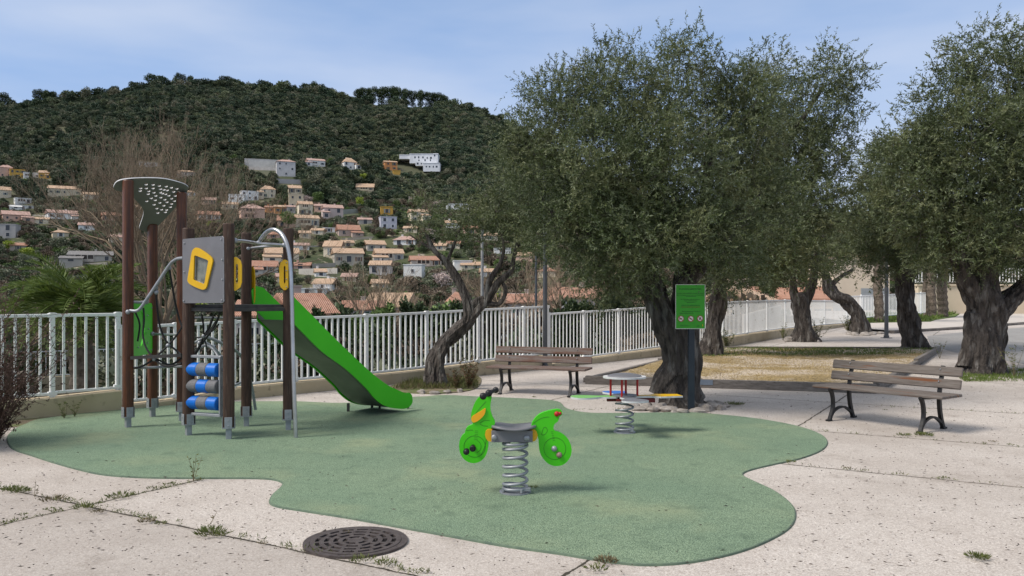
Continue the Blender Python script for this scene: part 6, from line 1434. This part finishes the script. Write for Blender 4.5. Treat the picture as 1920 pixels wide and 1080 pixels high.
# yellow hand-hold plates
def dplate(xy0, xy1, Y_, e, label_side=1, slot=True, w_=.018):
    (x0, y0), (x1, y1) = xy0, xy1; a_, b2 = P(x0, y0, Y_), P(x1, y1, Y_); W2 = (b2.x - a_.x); H2 = a_.z - b2.z; n_ = 8; o = []
    if label_side > 0: pts = [(0, .02), (.06, 0), (W2 * .55, -.0), (W2 * .9, .10 * H2), (W2, .24 * H2), (W2, .74 * H2), (W2 * .88, .9 * H2), (W2 * .5, H2), (.04, H2), (0, H2 - .03)]
    else: pts = [(W2, .02), (W2 - .03, 0), (W2 * .5, .0), (W2 * .12, .10 * H2), (0, .25 * H2), (0, .76 * H2), (W2 * .14, .9 * H2), (W2 * .5, H2), (W2 - .03, H2), (W2, H2 - .03)]
    hole = [[(W2 * .5, H2 * .24), (W2 * .58, H2 * .2), (W2 * .68, H2 * .22), (W2 * .7, H2 * .28), (W2 * .7, H2 * .72), (W2 * .64, H2 * .79), (W2 * .55, H2 * .78), (W2 * .5, H2 * .72)]] if slot else []
    E = Vector((e[0], e[1], 0)).normalized(); Nn_ = Vector((E.y, -E.x, 0)); k = 1 / max(.2, E.x - E.y * ((x0 - 960) / F))
    o = MB().plate(pts, hole, lambda a, b_, c_: Vector((a_.x, Y_, a_.z)) + E * (a * k) - Vector((0, 0, b_)) + Nn_ * c_, w_).build('hand_hold', M['yellow'], PT)
    mb = MB()
    for zz in (.1, .36, .64, .9):
        q_ = Vector((a_.x, Y_, a_.z)) + E * ((.025 if label_side > 0 else W2 - .02) * k) - Vector((0, 0, zz * H2)) + Nn_ * (w_ + .002); mb.sphere(q_, .008, 8)
    mb.build('screw', M['galv'], o); return o
dplate((431.5, 482), (454, 545), 9.36, (1, .0), 1)
dplate((524.5, 487), (541, 544), 9.93, (1, 0), -1)
dplate((470, 499), (479, 576), 10.36, (.9, -.4), 1, False)
# stainless grab rails and the arch pole
def pipe(pts, Ys_, r_, m, nm, sub=5, n=10):
    q_ = [P(x, y, yy) for (x, y), yy in zip(pts, Ys_)]; return MB().tube(smoothloop(q_, sub, False), r_, n).build(nm, M[m], PT, smooth=True)
pipe([(554.8, 824), (551, 720), (548, 600), (546.5, 530), (543.5, 485), (537, 456), (527, 438), (514, 430.5), (502, 434), (493, 443), (485, 456)], [9.44, 9.46, 9.5, 9.52, 9.54, 9.58, 9.64, 9.7, 9.78, 9.84, 9.9], .024, 'steel', 'arch_pole', 6, 14)
pipe([(439, 451), (460, 452.5), (482, 456), (505, 458), (534, 459.5)], [9.4, 9.6, 9.8, 9.85, 9.96], .019, 'steel', 'grab_rail')
pipe([(463, 466), (495, 462.5), (532, 460)], [10.3, 10.15, 10.0], .017, 'steel', 'grab_rail')
q_ = MB()
for x, y, yy in ((485, 456, 9.86), (533, 460, 9.95), (465, 466, 10.26), (441, 451, 9.42)): q_.sphere(P(x, y, yy), .032, 12)
q_.build('clamp', M['galv'], PT, smooth=True)
# rollers between the two front posts
zr = [(693, 'b'), (724, 'g'), (755.5, 'b')]
a_, b_ = P(356.5, 700, 9.62), P(412, 700, 9.45)
ax = (b_ - a_); ax.z = 0; L_ = ax.length; ax.normalize(); an = Vector((ax.y, -ax.x, 0))
for yp_, kk in zr:
    zc = P(384, yp_, 9.53).z; rr = .079; r0 = Vector((a_.x, a_.y, zc)); roll = None
    prof = [(0, .7), (.012, .93), (.03, 1), (.305, 1), (.32, .97), (.335, .93), (.35, .97), (.36, 1), (.64, 1), (.65, .97), (.665, .93), (.68, .97), (.695, 1), (.97, 1), (.988, .93), (1, .7)]
    n = 28; mb = MB(); vs = []; 
    for f, rf in prof:
        for i in range(n):
            th = 6.2832 * i / n; vs.append(r0 + ax * (L_ * f) + (an * math.cos(th) + Vector((0, 0, 1)) * math.sin(th)) * rr * rf)
    np_ = len(prof)
    for j in range(np_ - 1):
        seg = 0 if prof[j][0] < .33 else (1 if prof[j][0] < .66 else 2); bl = (seg != 1) if kk == 'b' else (seg == 1)
        mb.add([], [(j * n + i, j * n + (i + 1) % n, (j + 1) * n + (i + 1) % n, (j + 1) * n + i) for i in range(n)], 0 if bl else 1)
    mb.v = [tuple(v) for v in vs]; e_ = 0 if kk == 'b' else 1
    mb.f += [tuple(range(n)), tuple((np_ - 1) * n + i for i in range(n - 1, -1, -1))]; mb.m += [e_, e_]
    ro = mb.build('roller', [M['blue'], M['grey_roller']], PT, smooth=R(45))
    MB().tube([r0 - ax * .06, r0 + ax * (L_ + .06)], .012, 8).build('axle', M['galv'], ro)
cR = P(415.5, 724, 9.43); zt_, zb_ = P(415, 668, 9.43).z, P(415, 781, 9.43).z; ang = Matrix.Rotation(math.atan2(ax.y, ax.x), 3, 'Z')
fr = MB().box((cR.x, cR.y, (zt_ + zb_) / 2), (.02, .075, zt_ - zb_), ang, bev=.003); cL = Vector((a_.x, a_.y, 0)) - ax * .03; fr.box((cL.x, cL.y, (zt_ + zb_) / 2), (.02, .075, zt_ - zb_), ang, bev=.003)
c = (Vector((a_.x, a_.y, 0)) + Vector((b_.x, b_.y, 0))) / 2
fr.box((c.x, c.y, zt_ - .01), (L_ + .1, .075, .03), ang, bev=.003); fr.box((c.x, c.y, zb_ + .01), (L_ + .1, .075, .03), ang, bev=.003); fr.build('roller_frame', M['galv'], PT)
# green plate with a curved slot, between the first two posts
Ag, Bg = pp['P1'].copy(), pp['P2'].copy(); eg = (Bg - Ag).normalized(); eg.z = 0; eg.normalize(); ng = Vector((eg.y, -eg.x, 0)); 
og = Vector((Ag.x, Ag.y, 0)); ing = lambda x, y: (lambda p: ((p - og).dot(eg), p.z))(onplane(x, y, og, ng))
L12 = (Bg - Ag).length
z2c = lambda zx, zy: (180 + zx / 3.725, 560 + zy / 3.725)
slot = [(.42, .98), (.50, 1.02), (.57, 1.12), (.60, 1.22), (.57, 1.33), (.50, 1.42), (.44, 1.44), (.46, 1.40), (.50, 1.33), (.52, 1.22), (.50, 1.12), (.45, 1.04)]
gpn = MB().plate([(.06, .9), (.10, .87), (L12 - .1, .87), (L12 - .06, .9), (L12 - .06, 1.50), (L12 - .1, 1.54), (.1, 1.54), (.06, 1.5)], [[(a * .9 + .02, b_) for a, b_ in slot]], lambda a, b_, w_: og + eg * a + Vector((0, 0, b_)) + ng * w_, .018).build('green_panel', M['green'], PT)
mb = MB()
for a, b_ in ((.1, .92), (.1, 1.48), (L12 - .1, .92), (L12 - .1, 1.48), (.66, 1.38), (.7, 1.2), (.66, 1.02), (.3, 1.45), (.3, .98)): mb.sphere(og + eg * a + Vector((0, 0, b_)) + ng * .02, .012, 8)
mb.build('bolt', M['galv'], gpn)
# climbing side: bent handrail, beams, ropes
pipe([(244, 582.5), (256, 583), (264, 577), (276, 560), (300, 524), (318, 497), (326, 489), (334, 485), (344, 484)], [10.12, 10.1, 10.1, 10.08, 10.05, 10.0, 9.95, 9.9, 9.8], .020, 'galv', 'handrail')
pipe([(243, 565.5), (262, 567), (276, 565)], [10.25, 10.35, 10.4], .018, 'galv', 'handrail_brace')
pipe([(287, 626), (318, 627.5), (340, 626)], [10.9, 10.8, 10.7], .016, 'galv', 'rung')
bar(P(246, 671, 10.15), P(341, 666, 9.95), .028, 'dark_steel', 'foot_beam', 4)
bar(P(246, 690, 10.3), P(342, 687, 10.0), .016, 'galv', 'rung')
q_ = MB()
for x, y, yy in ((240, 585, 10.1), (275, 566, 10.35), (292, 540, 10.1), (317, 503, 10.05), (286, 626, 10.88), (293, 548, 10.1)): q_.sphere(P(x, y, yy), .030, 10)
q_.build('clamp', M['galv'], PT, smooth=True)
def rope(pts, Ys_, r_=.013): return pipe(pts, Ys_, r_, 'rope', 'rope', 4, 6)
rope([(318, 506), (322, 530), (328, 565), (336, 598), (342, 613)], [10.03, 10.1, 10.2, 10.25, 10.2])
rope([(292.5, 548), (295, 580), (300, 612), (312, 640), (334, 660), (342, 668)], [10.1, 10.15, 10.2, 10.2, 10.2, 10.1])
rope([(269, 578), (270, 600), (268, 628), (273, 650), (285, 668), (300, 682), (318, 687), (340, 681)], [10.3, 10.25, 10.2, 10.15, 10.1, 10.05, 10.0, 9.95])
rope([(342, 612), (330, 630), (315, 648), (300, 662), (289, 673), (270, 685), (255, 690)], [10.2, 10.2, 10.15, 10.1, 10.1, 10.15, 10.2])
rope([(289, 672), (300, 676), (320, 684), (342, 670)], [10.1, 10.1, 10.05, 10])
rope([(248, 576), (256, 590), (262, 610), (258, 640)], [10.3, 10.3, 10.3, 10.3], .011)
nodes_ = (382, 630)
for (x, y), yy, r_ in (((378, 588), 9.9, .012), ((400, 593), 9.9, .014), ((404, 604), 9.85, .014), ((410, 608), 9.8, .010), ((362, 632), 10.2, .010), ((360, 668), 10.1, .013), ((366, 666), 10.1, .010), ((388, 660), 10.4, .009), ((396, 600), 10.3, .01)):
    rope([nodes_, ((x + 382) / 2 + 1.5, (y + 630) / 2 + 2), (x, y)], [10.05, (10.05 + yy) / 2, yy], r_)
rope([(414, 575), (408, 600), (395, 622), (378, 645), (362, 664)], [9.6, 9.8, 9.95, 10.1, 10.2], .013)
q_ = MB()
for x, y, yy in ((382, 630, 10.04), (289, 673, 10.08), (315, 648, 10.14), (374, 643, 10.1)): q_.sphere(P(x, y, yy), .028, 10)
q_.build('rope_joint', M['galv'], PT, smooth=True)
# curved tubes of the climbing arch on the far side
pipe([(362, 664), (372, 654), (384, 648), (396, 652), (405, 662), (410, 672)], [10.5, 10.55, 10.6, 10.6, 10.55, 10.5], .018, 'galv', 'curved_tube')
pipe([(388, 632), (404, 638), (420, 646), (438, 655), (452, 668), (462, 690), (472, 725), (479, 768)], [10.5, 10.55, 10.6, 10.7, 10.8, 10.9, 11.0, 11.1], .020, 'galv', 'curved_tube')
pipe([(380, 640), (398, 650), (414, 668), (424, 690), (430, 730), (432, 766)], [10.9, 10.9, 10.95, 11.0, 11.1, 11.2], .018, 'galv', 'curved_tube')
pipe([(362, 645), (376, 636), (386, 632)], [10.5, 10.5, 10.5], .016, 'galv', 'curved_tube')
pipe([(438, 723), (452, 717), (462, 708)], [10.7, 10.8, 10.9], .014, 'galv', 'curved_tube')

# slide
s0 = Vector((pp['P7'].x + .06, pp['P7'].y + .06, 0)); sd_ = Vector((.576, .817, 0)).normalized(); sn = Vector((sd_.y, -sd_.x, 0)); SW = .62
zp = lambda zx, zy: (420 + zx / 2.455, 400 + zy / 2.455)
def ons(x, y, off=0): p = onplane(x, y, s0 + sn * off, sn); return ((p - s0).dot(sd_), p.z)
up = [ons(545, 553), ons(552, 560), ons(583, 591), ons(624, 632.5), ons(664, 671), ons(697, 701), ons(725, 722), ons(746, 732), ons(758, 736.5), ons(766, 736.5), ons(770.5, 741), ons(771.5, 748)]
lo = [ons(771, 755), ons(766, 762), ons(757, 766), ons(744, 766), ons(728, 763.5), ons(713, 757), ons(698, 744), ons(685, 728), ons(648, 693), ons(603, 660), ons(570, 628), ons(549, 607), ons(545, 602)]
side = [tuple(v.xy) for v in smoothloop([Vector((a, b_, 0)) for a, b_ in up[:-1]], 4, False)] + [tuple(v.xy) for v in smoothloop([Vector((a, b_, 0)) for a, b_ in [up[-1]] + lo], 4, False)]
# smooth both long edges; keep the sheet planar
fs_ = lambda off: (lambda a, b_, w_: s0 + sd_ * a + Vector((0, 0, b_)) + sn * (off + w_))
topA = min(a for a, _ in side)
MB().plate(side, [], fs_(0), .022).build('slide_side', M['green'], PT)
side2 = [(a, b_) for a, b_ in side]
MB().plate(side2, [], fs_(-SW - .022), .022).build('slide_side', M['green'], PT)
# chute: follows 6 cm above the lower edge of the sides
lowe = sorted([(a, b_) for a, b_ in lo[2:]], key=lambda q: q[0]); lw = [tuple(v.xy) for v in smoothloop([Vector((a, b_, 0)) for a, b_ in lowe], 4, False)]
mb = MB(); vs = []; n = len(lw)
for a, b_ in lw:
    for off, dz in ((-.004, .10), (-.004, .035), (-.05, .012), (-SW + .05, .012), (-SW + .004, .035), (-SW + .004, .10)):
        vs.append(s0 + sd_ * a + Vector((0, 0, b_ + dz)) + sn * off)
m_ = 6; mb.add(vs, [(i * m_ + j, (i + 1) * m_ + j, (i + 1) * m_ + j + 1, i * m_ + j + 1) for i in range(n - 1) for j in range(m_ - 1)])
ch = mb.build('chute', M['chute'], PT, smooth=R(50))
sol = ch.modifiers.new('thickness', 'SOLIDIFY'); sol.thickness = .006
# transverse stiffeners under the chute
# upper flared wings of the far side, seen above the deck
MB().plate([(-.12, 1.46), (.40, 1.20), (.30, 1.52), (.02, 1.74), (-.10, 1.76), (-.16, 1.70)], [], fs_(-SW - .023), .024).build('slide_wing', M['green'], PT)
q_ = MB()
for x, y0 in ((712, 768), (765, 768)):
    g = G(x, y0); q_.box((g.x, g.y, .05), (.03, .03, .12))
for off in (-SW,):
    for a in (lo[5][0], lo[2][0]): p = s0 + sd_ * a + sn * off; q_.box((p.x, p.y, .06), (.035, .035, .14))
q_.build('slide_foot', M['dark_steel'], PT)

# ------------------------------------------------------------------ front spring rider
def spring(mb, c, r_, z0, z1, turns, wr, ph=0, flat=1.2):
    n = int(turns * 22); pts = []
    for i in range(n + 1):
        f = i / n; e = f * f * (3 - 2 * f) * .35 + f * .65
        if f < .13: e = f * .35
        elif f > .9: e = .0455 + (1 - .0455) * ((.9 - .13) / .77) * .955 + (f - .9) * .42
        else: e = .0455 + (f - .13) / .77 * (.955)
        a = ph + 6.2832 * turns * f; pts.append((c.x + r_ * math.cos(a), c.y + r_ * math.sin(a), z0 + (z1 - z0) * min(e, 1)))
    mb.tube(pts, wr, 10)
b = G(966, 926); b.z = .015; Yr = b.y; T = thing('spring_rider', b, 'green two-wheeled scooter-shaped spring rider with grey seat on a tall coil spring', 'spring rider')
zq = lambda zx, zy: P(820 + zx / 4.32, 700 + zy / 4.32, Yr)
mb = MB(); zt_ = zq(610, 548).z; spring(mb, b, .098, .045, zt_ - .01, 6.6, .0125, 2.4)
mb.build('spring', M['galv'], T, smooth=True)
mb = MB().tube([(b.x, b.y, .015), (b.x, b.y, .025)], [.13, .13], 28)
for i in range(4): a = 6.2832 * (i + .3) / 4; mb.tube([(b.x + .108 * math.cos(a), b.y + .108 * math.sin(a), .03), (b.x + .108 * math.cos(a), b.y + .108 * math.sin(a), .058)], .012, 6)
mb.box((b.x + .09, b.y - .06, .052), (.07, .04, .03), bev=.004); mb.build('base_plate', M['galv'], T)
x0, x1 = zq(440, 500).x, zq(770, 500).x; zc0, zc1 = zq(500, 545).z, zq(500, 452).z
mb = MB()
for dy in (-.075, .075): mb.box(((x0 + x1) / 2, Yr + dy, (zc0 + zc1) / 2), (x1 - x0, .02, zc1 - zc0), bev=.003)
mb.box(((x0 + x1) / 2, Yr, zc0 + .01), (x1 - x0 - .1, .13, .012)); fb = mb.build('seat_bracket', M['grey_panel'], T)
mb = MB()
for zx, zy in ((463, 505), (722, 510)): p = zq(zx, zy); mb.sphere((p.x, Yr - .088, p.z), .024, 16, (1, .6, 1)); mb.sphere((p.x, Yr + .088, p.z), .024, 16, (1, .6, 1))
mb.build('bolt_cap', M['galv'], fb, smooth=True)
for nm, pts in (('left', [(445, 445), (440, 545), (415, 542), (396, 520), (387, 490), (393, 460), (410, 445)]), ('right', [(748, 540), (752, 450), (785, 446), (803, 465), (811, 492), (805, 520), (790, 540), (765, 545)])):
    q2 = [(lambda p: (p.x, p.z))(zq(*a)) for a in pts]
    for dy in (-.052, .030): MB().plate(q2, [], lambda a, b_, w_: Vector((a, Yr + dy + w_, b_)), .022).build('end_plate', M['yellow'], T)
# dished seat
xs = [zq(x, 0).x for x in (440, 470, 520, 570, 620, 670, 720, 760, 800)]; zs = [zq(0, y).z for y in (433, 437, 447, 456, 459, 457, 450, 440, 430)]
mb = MB(); vs = []; hw = [.07, .12, .145, .15, .15, .15, .145, .12, .07]
for x, z, h_ in zip(xs, zs, hw):
    for y in (-h_, -h_ * .6, 0, h_ * .6, h_): vs.append((x, Yr + y, z + .012 * (abs(y) / .15) ** 2))
fs2 = [(5 * i + j, 5 * i + j + 1, 5 * i + j + 6, 5 * i + j + 5) for i in range(8) for j in range(4)]
se = mb.add(vs, fs2).build('seat', M['grey_panel'], T, smooth=R(60)); so_ = se.modifiers.new('thickness', 'SOLIDIFY'); so_.thickness = .018; so_.offset = -1
def shape(pts, sub=4): return [(lambda p: (p.x, p.z))(zq(v.x, v.y)) for v in smoothloop([Vector((a, b_, 0)) for a, b_ in pts], sub)]
Ls_ = shape([(352, 182), (372, 168), (405, 160), (432, 168), (440, 195), (431, 250), (432, 300), (446, 345), (464, 380), (466, 405), (448, 430), (432, 450), (420, 480), (415, 530), (414, 580), (405, 630), (385, 675), (350, 707), (305, 722), (258, 716), (215, 688), (188, 645), (178, 590), (184, 535), (205, 498), (224, 482), (228, 458), (246, 430), (284, 412), (288, 400), (274, 370), (276, 318), (298, 250), (325, 205)])
Rs_ = shape([(762, 436), (766, 402), (790, 362), (830, 326), (880, 306), (930, 295), (980, 289), (1006, 303), (1009, 330), (988, 350), (976, 385), (948, 408), (940, 440), (950, 462), (995, 478), (1040, 510), (1070, 552), (1086, 610), (1078, 665), (1050, 710), (1010, 738), (955, 746), (900, 728), (856, 685), (830, 635), (822, 580), (818, 530), (800, 480), (780, 455)])
hd_ = []
for nm, sh_ in (('front_plate', Ls_), ('rear_plate', Rs_)):
    hd_.append(MB().plate(sh_, [], lambda a, b_, w_: Vector((a, Yr - .026 + w_, b_)), .050, 0, 1).build(nm, [M['green'], M['green']], T))
# milled grooves
def groove(pts, par_, r_=.0016, closed=False, sub=6):
    q2 = [zq(v.x, v.y) for v in smoothloop([Vector((a, b_, 0)) for a, b_ in pts], sub, closed)]
    if closed: q2.append(q2[0])
    MB().tube([(p.x, Yr - .0262, p.z) for p in q2], r_, 5, cap=False).build('groove', M['groove'], par_)
def ringp(cx, cy, r_, a0=0, a1=6.2832, n=18): return [(cx + r_ * math.cos(a0 + (a1 - a0) * i / n), cy + r_ * math.sin(a0 + (a1 - a0) * i / n)) for i in range(n + (0 if a1 - a0 > 6.2 else 1))]
groove(ringp(303, 588, 86), hd_[0], closed=True); groove(ringp(303, 588, 52, -1.2, 1.2, 8), hd_[0]); groove([(306, 330), (345, 280), (395, 225)], hd_[0]); groove([(345, 400), (380, 380), (425, 378)], hd_[0]); groove([(345, 405), (370, 420), (410, 424)], hd_[0]); groove([(235, 460), (262, 455), (290, 456)], hd_[0]); groove([(400, 480), (392, 560), (372, 620), (350, 660)], hd_[0])
groove(ringp(950, 605, 88), hd_[1], closed=True); groove([(778, 400), (820, 370), (870, 352), (905, 350)], hd_[1]); groove([(842, 490), (858, 495), (880, 480), (890, 458), (880, 435), (862, 436), (852, 455), (848, 475)], hd_[1], closed=True)
for y in range(6): groove([(918 + y * 3, 470 + y * 14), (936 + y * 3, 468 + y * 14)], hd_[1], .0012); groove([(305 - y, 462 + y * 14), (332 - y, 462 + y * 14)], hd_[0], .0012)
q2 = shape([(277, 362), (284, 344), (320, 320), (360, 296), (388, 278), (392, 290), (384, 325), (360, 355), (330, 380), (300, 393), (288, 390), (278, 376)], 3)
MB().plate(q2, [], lambda a, b_, w_: Vector((a, Yr - .038 + w_, b_)), .012).build('yellow_inlay', noisy('orange_yellow_plastic', (.85, .42, .01), (.80, .38, .01), 3, .4), hd_[0])
def knobs(lst, m, par_, nm):
    mb = MB()
    for zx, zy, dy, r_ in lst: p = zq(zx, zy); mb.sphere((p.x, Yr + dy, p.z), r_, 16)
    return mb.build(nm, m, par_, smooth=True)
hb = knobs([(376, 168, -.15, .029), (470, 152, .15, .027), (418, 158, -.02, .030), (400, 165, -.07, .018), (440, 155, .07, .018)], M['black'], hd_[0], 'handlebar')
mb = MB(); p, p2 = zq(376, 168), zq(470, 152); mb.tube([(p.x, Yr - .15, p.z), (p2.x, Yr + .15, p2.z)], .015, 10); mb.build('handlebar_tube', M['black'], hd_[0])
mb = MB(); p, p2 = zq(244, 605), zq(292, 588); mb.tube([(p.x, Yr - .17, p.z), (p.x, Yr - .12, p.z)], [.026, .022], 14); mb.sphere((p.x, Yr - .17, p.z), .023, 14); mb.tube([(p2.x - .004, Yr - .15, p2.z), (p2.x, Yr + .15, p2.z)], .018, 12); mb.sphere((p2.x, Yr - .12, p2.z), .027, 14)
mb.build('foot_peg', M['black'], hd_[0], smooth=True)
knobs([(945, 605, -.028, .024)], M['galv'], hd_[1], 'bolt_cap'); knobs([(985, 655, -.028, .024)], noisy('faded_pink_plastic', (.33, .20, .19), (.26, .16, .15), 40, .5), hd_[1], 'pink_knob'); knobs([(966, 325, -.03, .022), (992, 321, -.028, .014)], M['red'], hd_[1], 'red_knob')

# ------------------------------------------------------------------ four-seat spring table
b = G(1171, 813); b.z = .015; Y4 = b.y; T4 = thing('spring_seesaw', b, 'four-seat spring seesaw with small round table on red legs, behind the scooter rider', 'spring rider')
zq4 = lambda zx, zy: P(1070 + zx / 7.2, 680 + zy / 7.2, Y4)
zS = zq4(800, 470).z; mb = MB(); spring(mb, b, .102, .045, zS - .035, 5.4, .0125, .6); mb.build('spring', M['galv'], T4, smooth=True)
mb = MB().tube([(b.x, b.y, .015), (b.x, b.y, .026)], [.13, .13], 24); mb.box((b.x + .07, b.y - .07, .055), (.05, .05, .05), bev=.004); mb.build('base_plate', M['galv'], T4)
mb = MB().box((b.x, b.y, zS - .022), (.22, .22, .03), bev=.005); mb.box((b.x + .22, b.y, zS - .032), (.28, .05, .05), bev=.004); mb.box((b.x - .14, b.y, zS - .028), (.14, .05, .035), bev=.004); mb.build('cross_frame', noisy('dark_red_steel', (.16, .01, .01), (.11, .01, .01), 6, .5), T4)
leaf = [(.10, -.075), (.22, -.085), (.30, -.07), (.38, -.11), (.50, -.155), (.60, -.13), (.645, -.04), (.645, .04), (.60, .13), (.50, .155), (.38, .11), (.30, .07), (.22, .085), (.10, .075)]
for ang_, key, rr_ in ((188, 'green_light', 1.0), (8, 'yellow', 1.06), (278, 'grey_panel', .85), (98, 'blue', .85)):
    an_ = R(ang_); ca, sa = math.cos(an_), math.sin(an_); sh2 = [tuple(v.xy) for v in smoothloop([Vector((x * rr_, y, 0)) for x, y in leaf], 3)]
    if key == 'yellow': sh2 = [(x * rr_, y) for x, y in [(.10, -.075), (.30, -.075), (.38, -.14), (.645, -.10), (.645, .10), (.38, .14), (.30, .075), (.10, .075)]]
    MB().plate(sh2, [], lambda a, b_, w_: Vector((b.x + a * ca - b_ * sa, b.y + a * sa + b_ * ca, zS + w_)), .02, 0, 1).build('seat', [M[key], M['white_edge']], T4)
MB().plate(circle(0, 0, .15, 28), [], lambda a, b_, w_: Vector((b.x + a, b.y + b_, zS + .021 + w_)), .012).build('hub_plate', M['grey_panel'], T4)
zT = zq4(720, 205).z
for k_, (zx, dy) in enumerate(((540, .0), (672, -.13), (765, .13), (900, .0))):
    x = zq4(zx, 0).x; MB().tube([(x, b.y + dy, zS + .02), (x, b.y + dy, zT)], .013, 12).build('table_leg', M['red'], T4, smooth=True)
tb = MB().plate(circle(0, 0, .255, 40), [], lambda a, b_, w_: Vector((b.x + a - .0, b.y + b_ * .9, zT + w_)), .02, 0, 0).build('table_top', [M['white_edge']], T4)
mb = MB(); vs = []; 
for rr_, zz in ((.205, .021), (.19, .034), (.14, .046), (.08, .055), (.001, .057)):
    for i in range(28): a = 6.2832 * i / 28; vs.append((b.x + rr_ * math.cos(a), b.y + rr_ * math.sin(a) * .95, zT + zz))
mb.add(vs, [(j * 28 + i, j * 28 + (i + 1) % 28, (j + 1) * 28 + (i + 1) % 28, (j + 1) * 28 + i) for j in range(4) for i in range(28)]).build('dome', M['grey_panel'], tb, smooth=R(30))
# small pale litter tag on the left bench / bin piece beside it
# ------------------------------------------------------------------ dry bush at the left edge
c = Vector((-5.98, 8.95, 0)); t = thing('dry_bush', c, 'dense dried reddish-brown twiggy bush cut by the left edge', 'bush'); r_ = random.Random(12); mb = MB(); pos = []; dr = []
for i in range(430):
    a = r_.uniform(0, 6.28); q0 = r_.random() ** .5 * .36; p = c + Vector((math.cos(a) * q0, math.sin(a) * q0, 0)); d = Vector((math.cos(a) * (.1 + .45 * r_.random()), math.sin(a) * (.1 + .45 * r_.random()), r_.uniform(.6, 1.5))).normalized(); L_ = .35 + 1.5 * r_.random() ** 1.5 * (1 if r_.random() < .8 else 1.25)
    pts = [p.copy()]
    for k in range(6): d = (d + Vector((r_.gauss(0, .16), r_.gauss(0, .16), -.02))).normalized(); p = p + d * L_ / 6; pts.append(p.copy())
    mb.tube(pts, [.006 * (1 - .13 * k) for k in range(7)], 3, cap=False)
    for s_ in range(4):
        k = r_.randint(2, 5); q_ = pts[k]; d2 = (d + Vector((r_.gauss(0, .7), r_.gauss(0, .7), r_.gauss(0, .5)))).normalized(); e_ = [q_, q_ + d2 * L_ * .1, q_ + d2 * L_ * .2 + Vector((0, 0, r_.gauss(0, .02)))]; mb.tube(e_, [.003, .0025, .0012], 3, cap=False)
        for _ in range(5): pos.append(e_[1].lerp(e_[2], r_.random()) - c); dr.append((r_.gauss(0, 1), r_.gauss(0, 1), r_.gauss(0, .8)))
    for _ in range(10): k = r_.randint(1, 5); pos.append(pts[k].lerp(pts[k + 1], r_.random()) - c); dr.append((r_.gauss(0, 1), r_.gauss(0, 1), r_.gauss(0, .8)))
mb.build('branches', noisy('dead_twig', (.045, .025, .018), (.10, .06, .045), 3, .9), t); link('leaves', leafmesh('leaves', np.array(pos), np.array(dr), .036, .014, M['dry_twig'], 12), t)
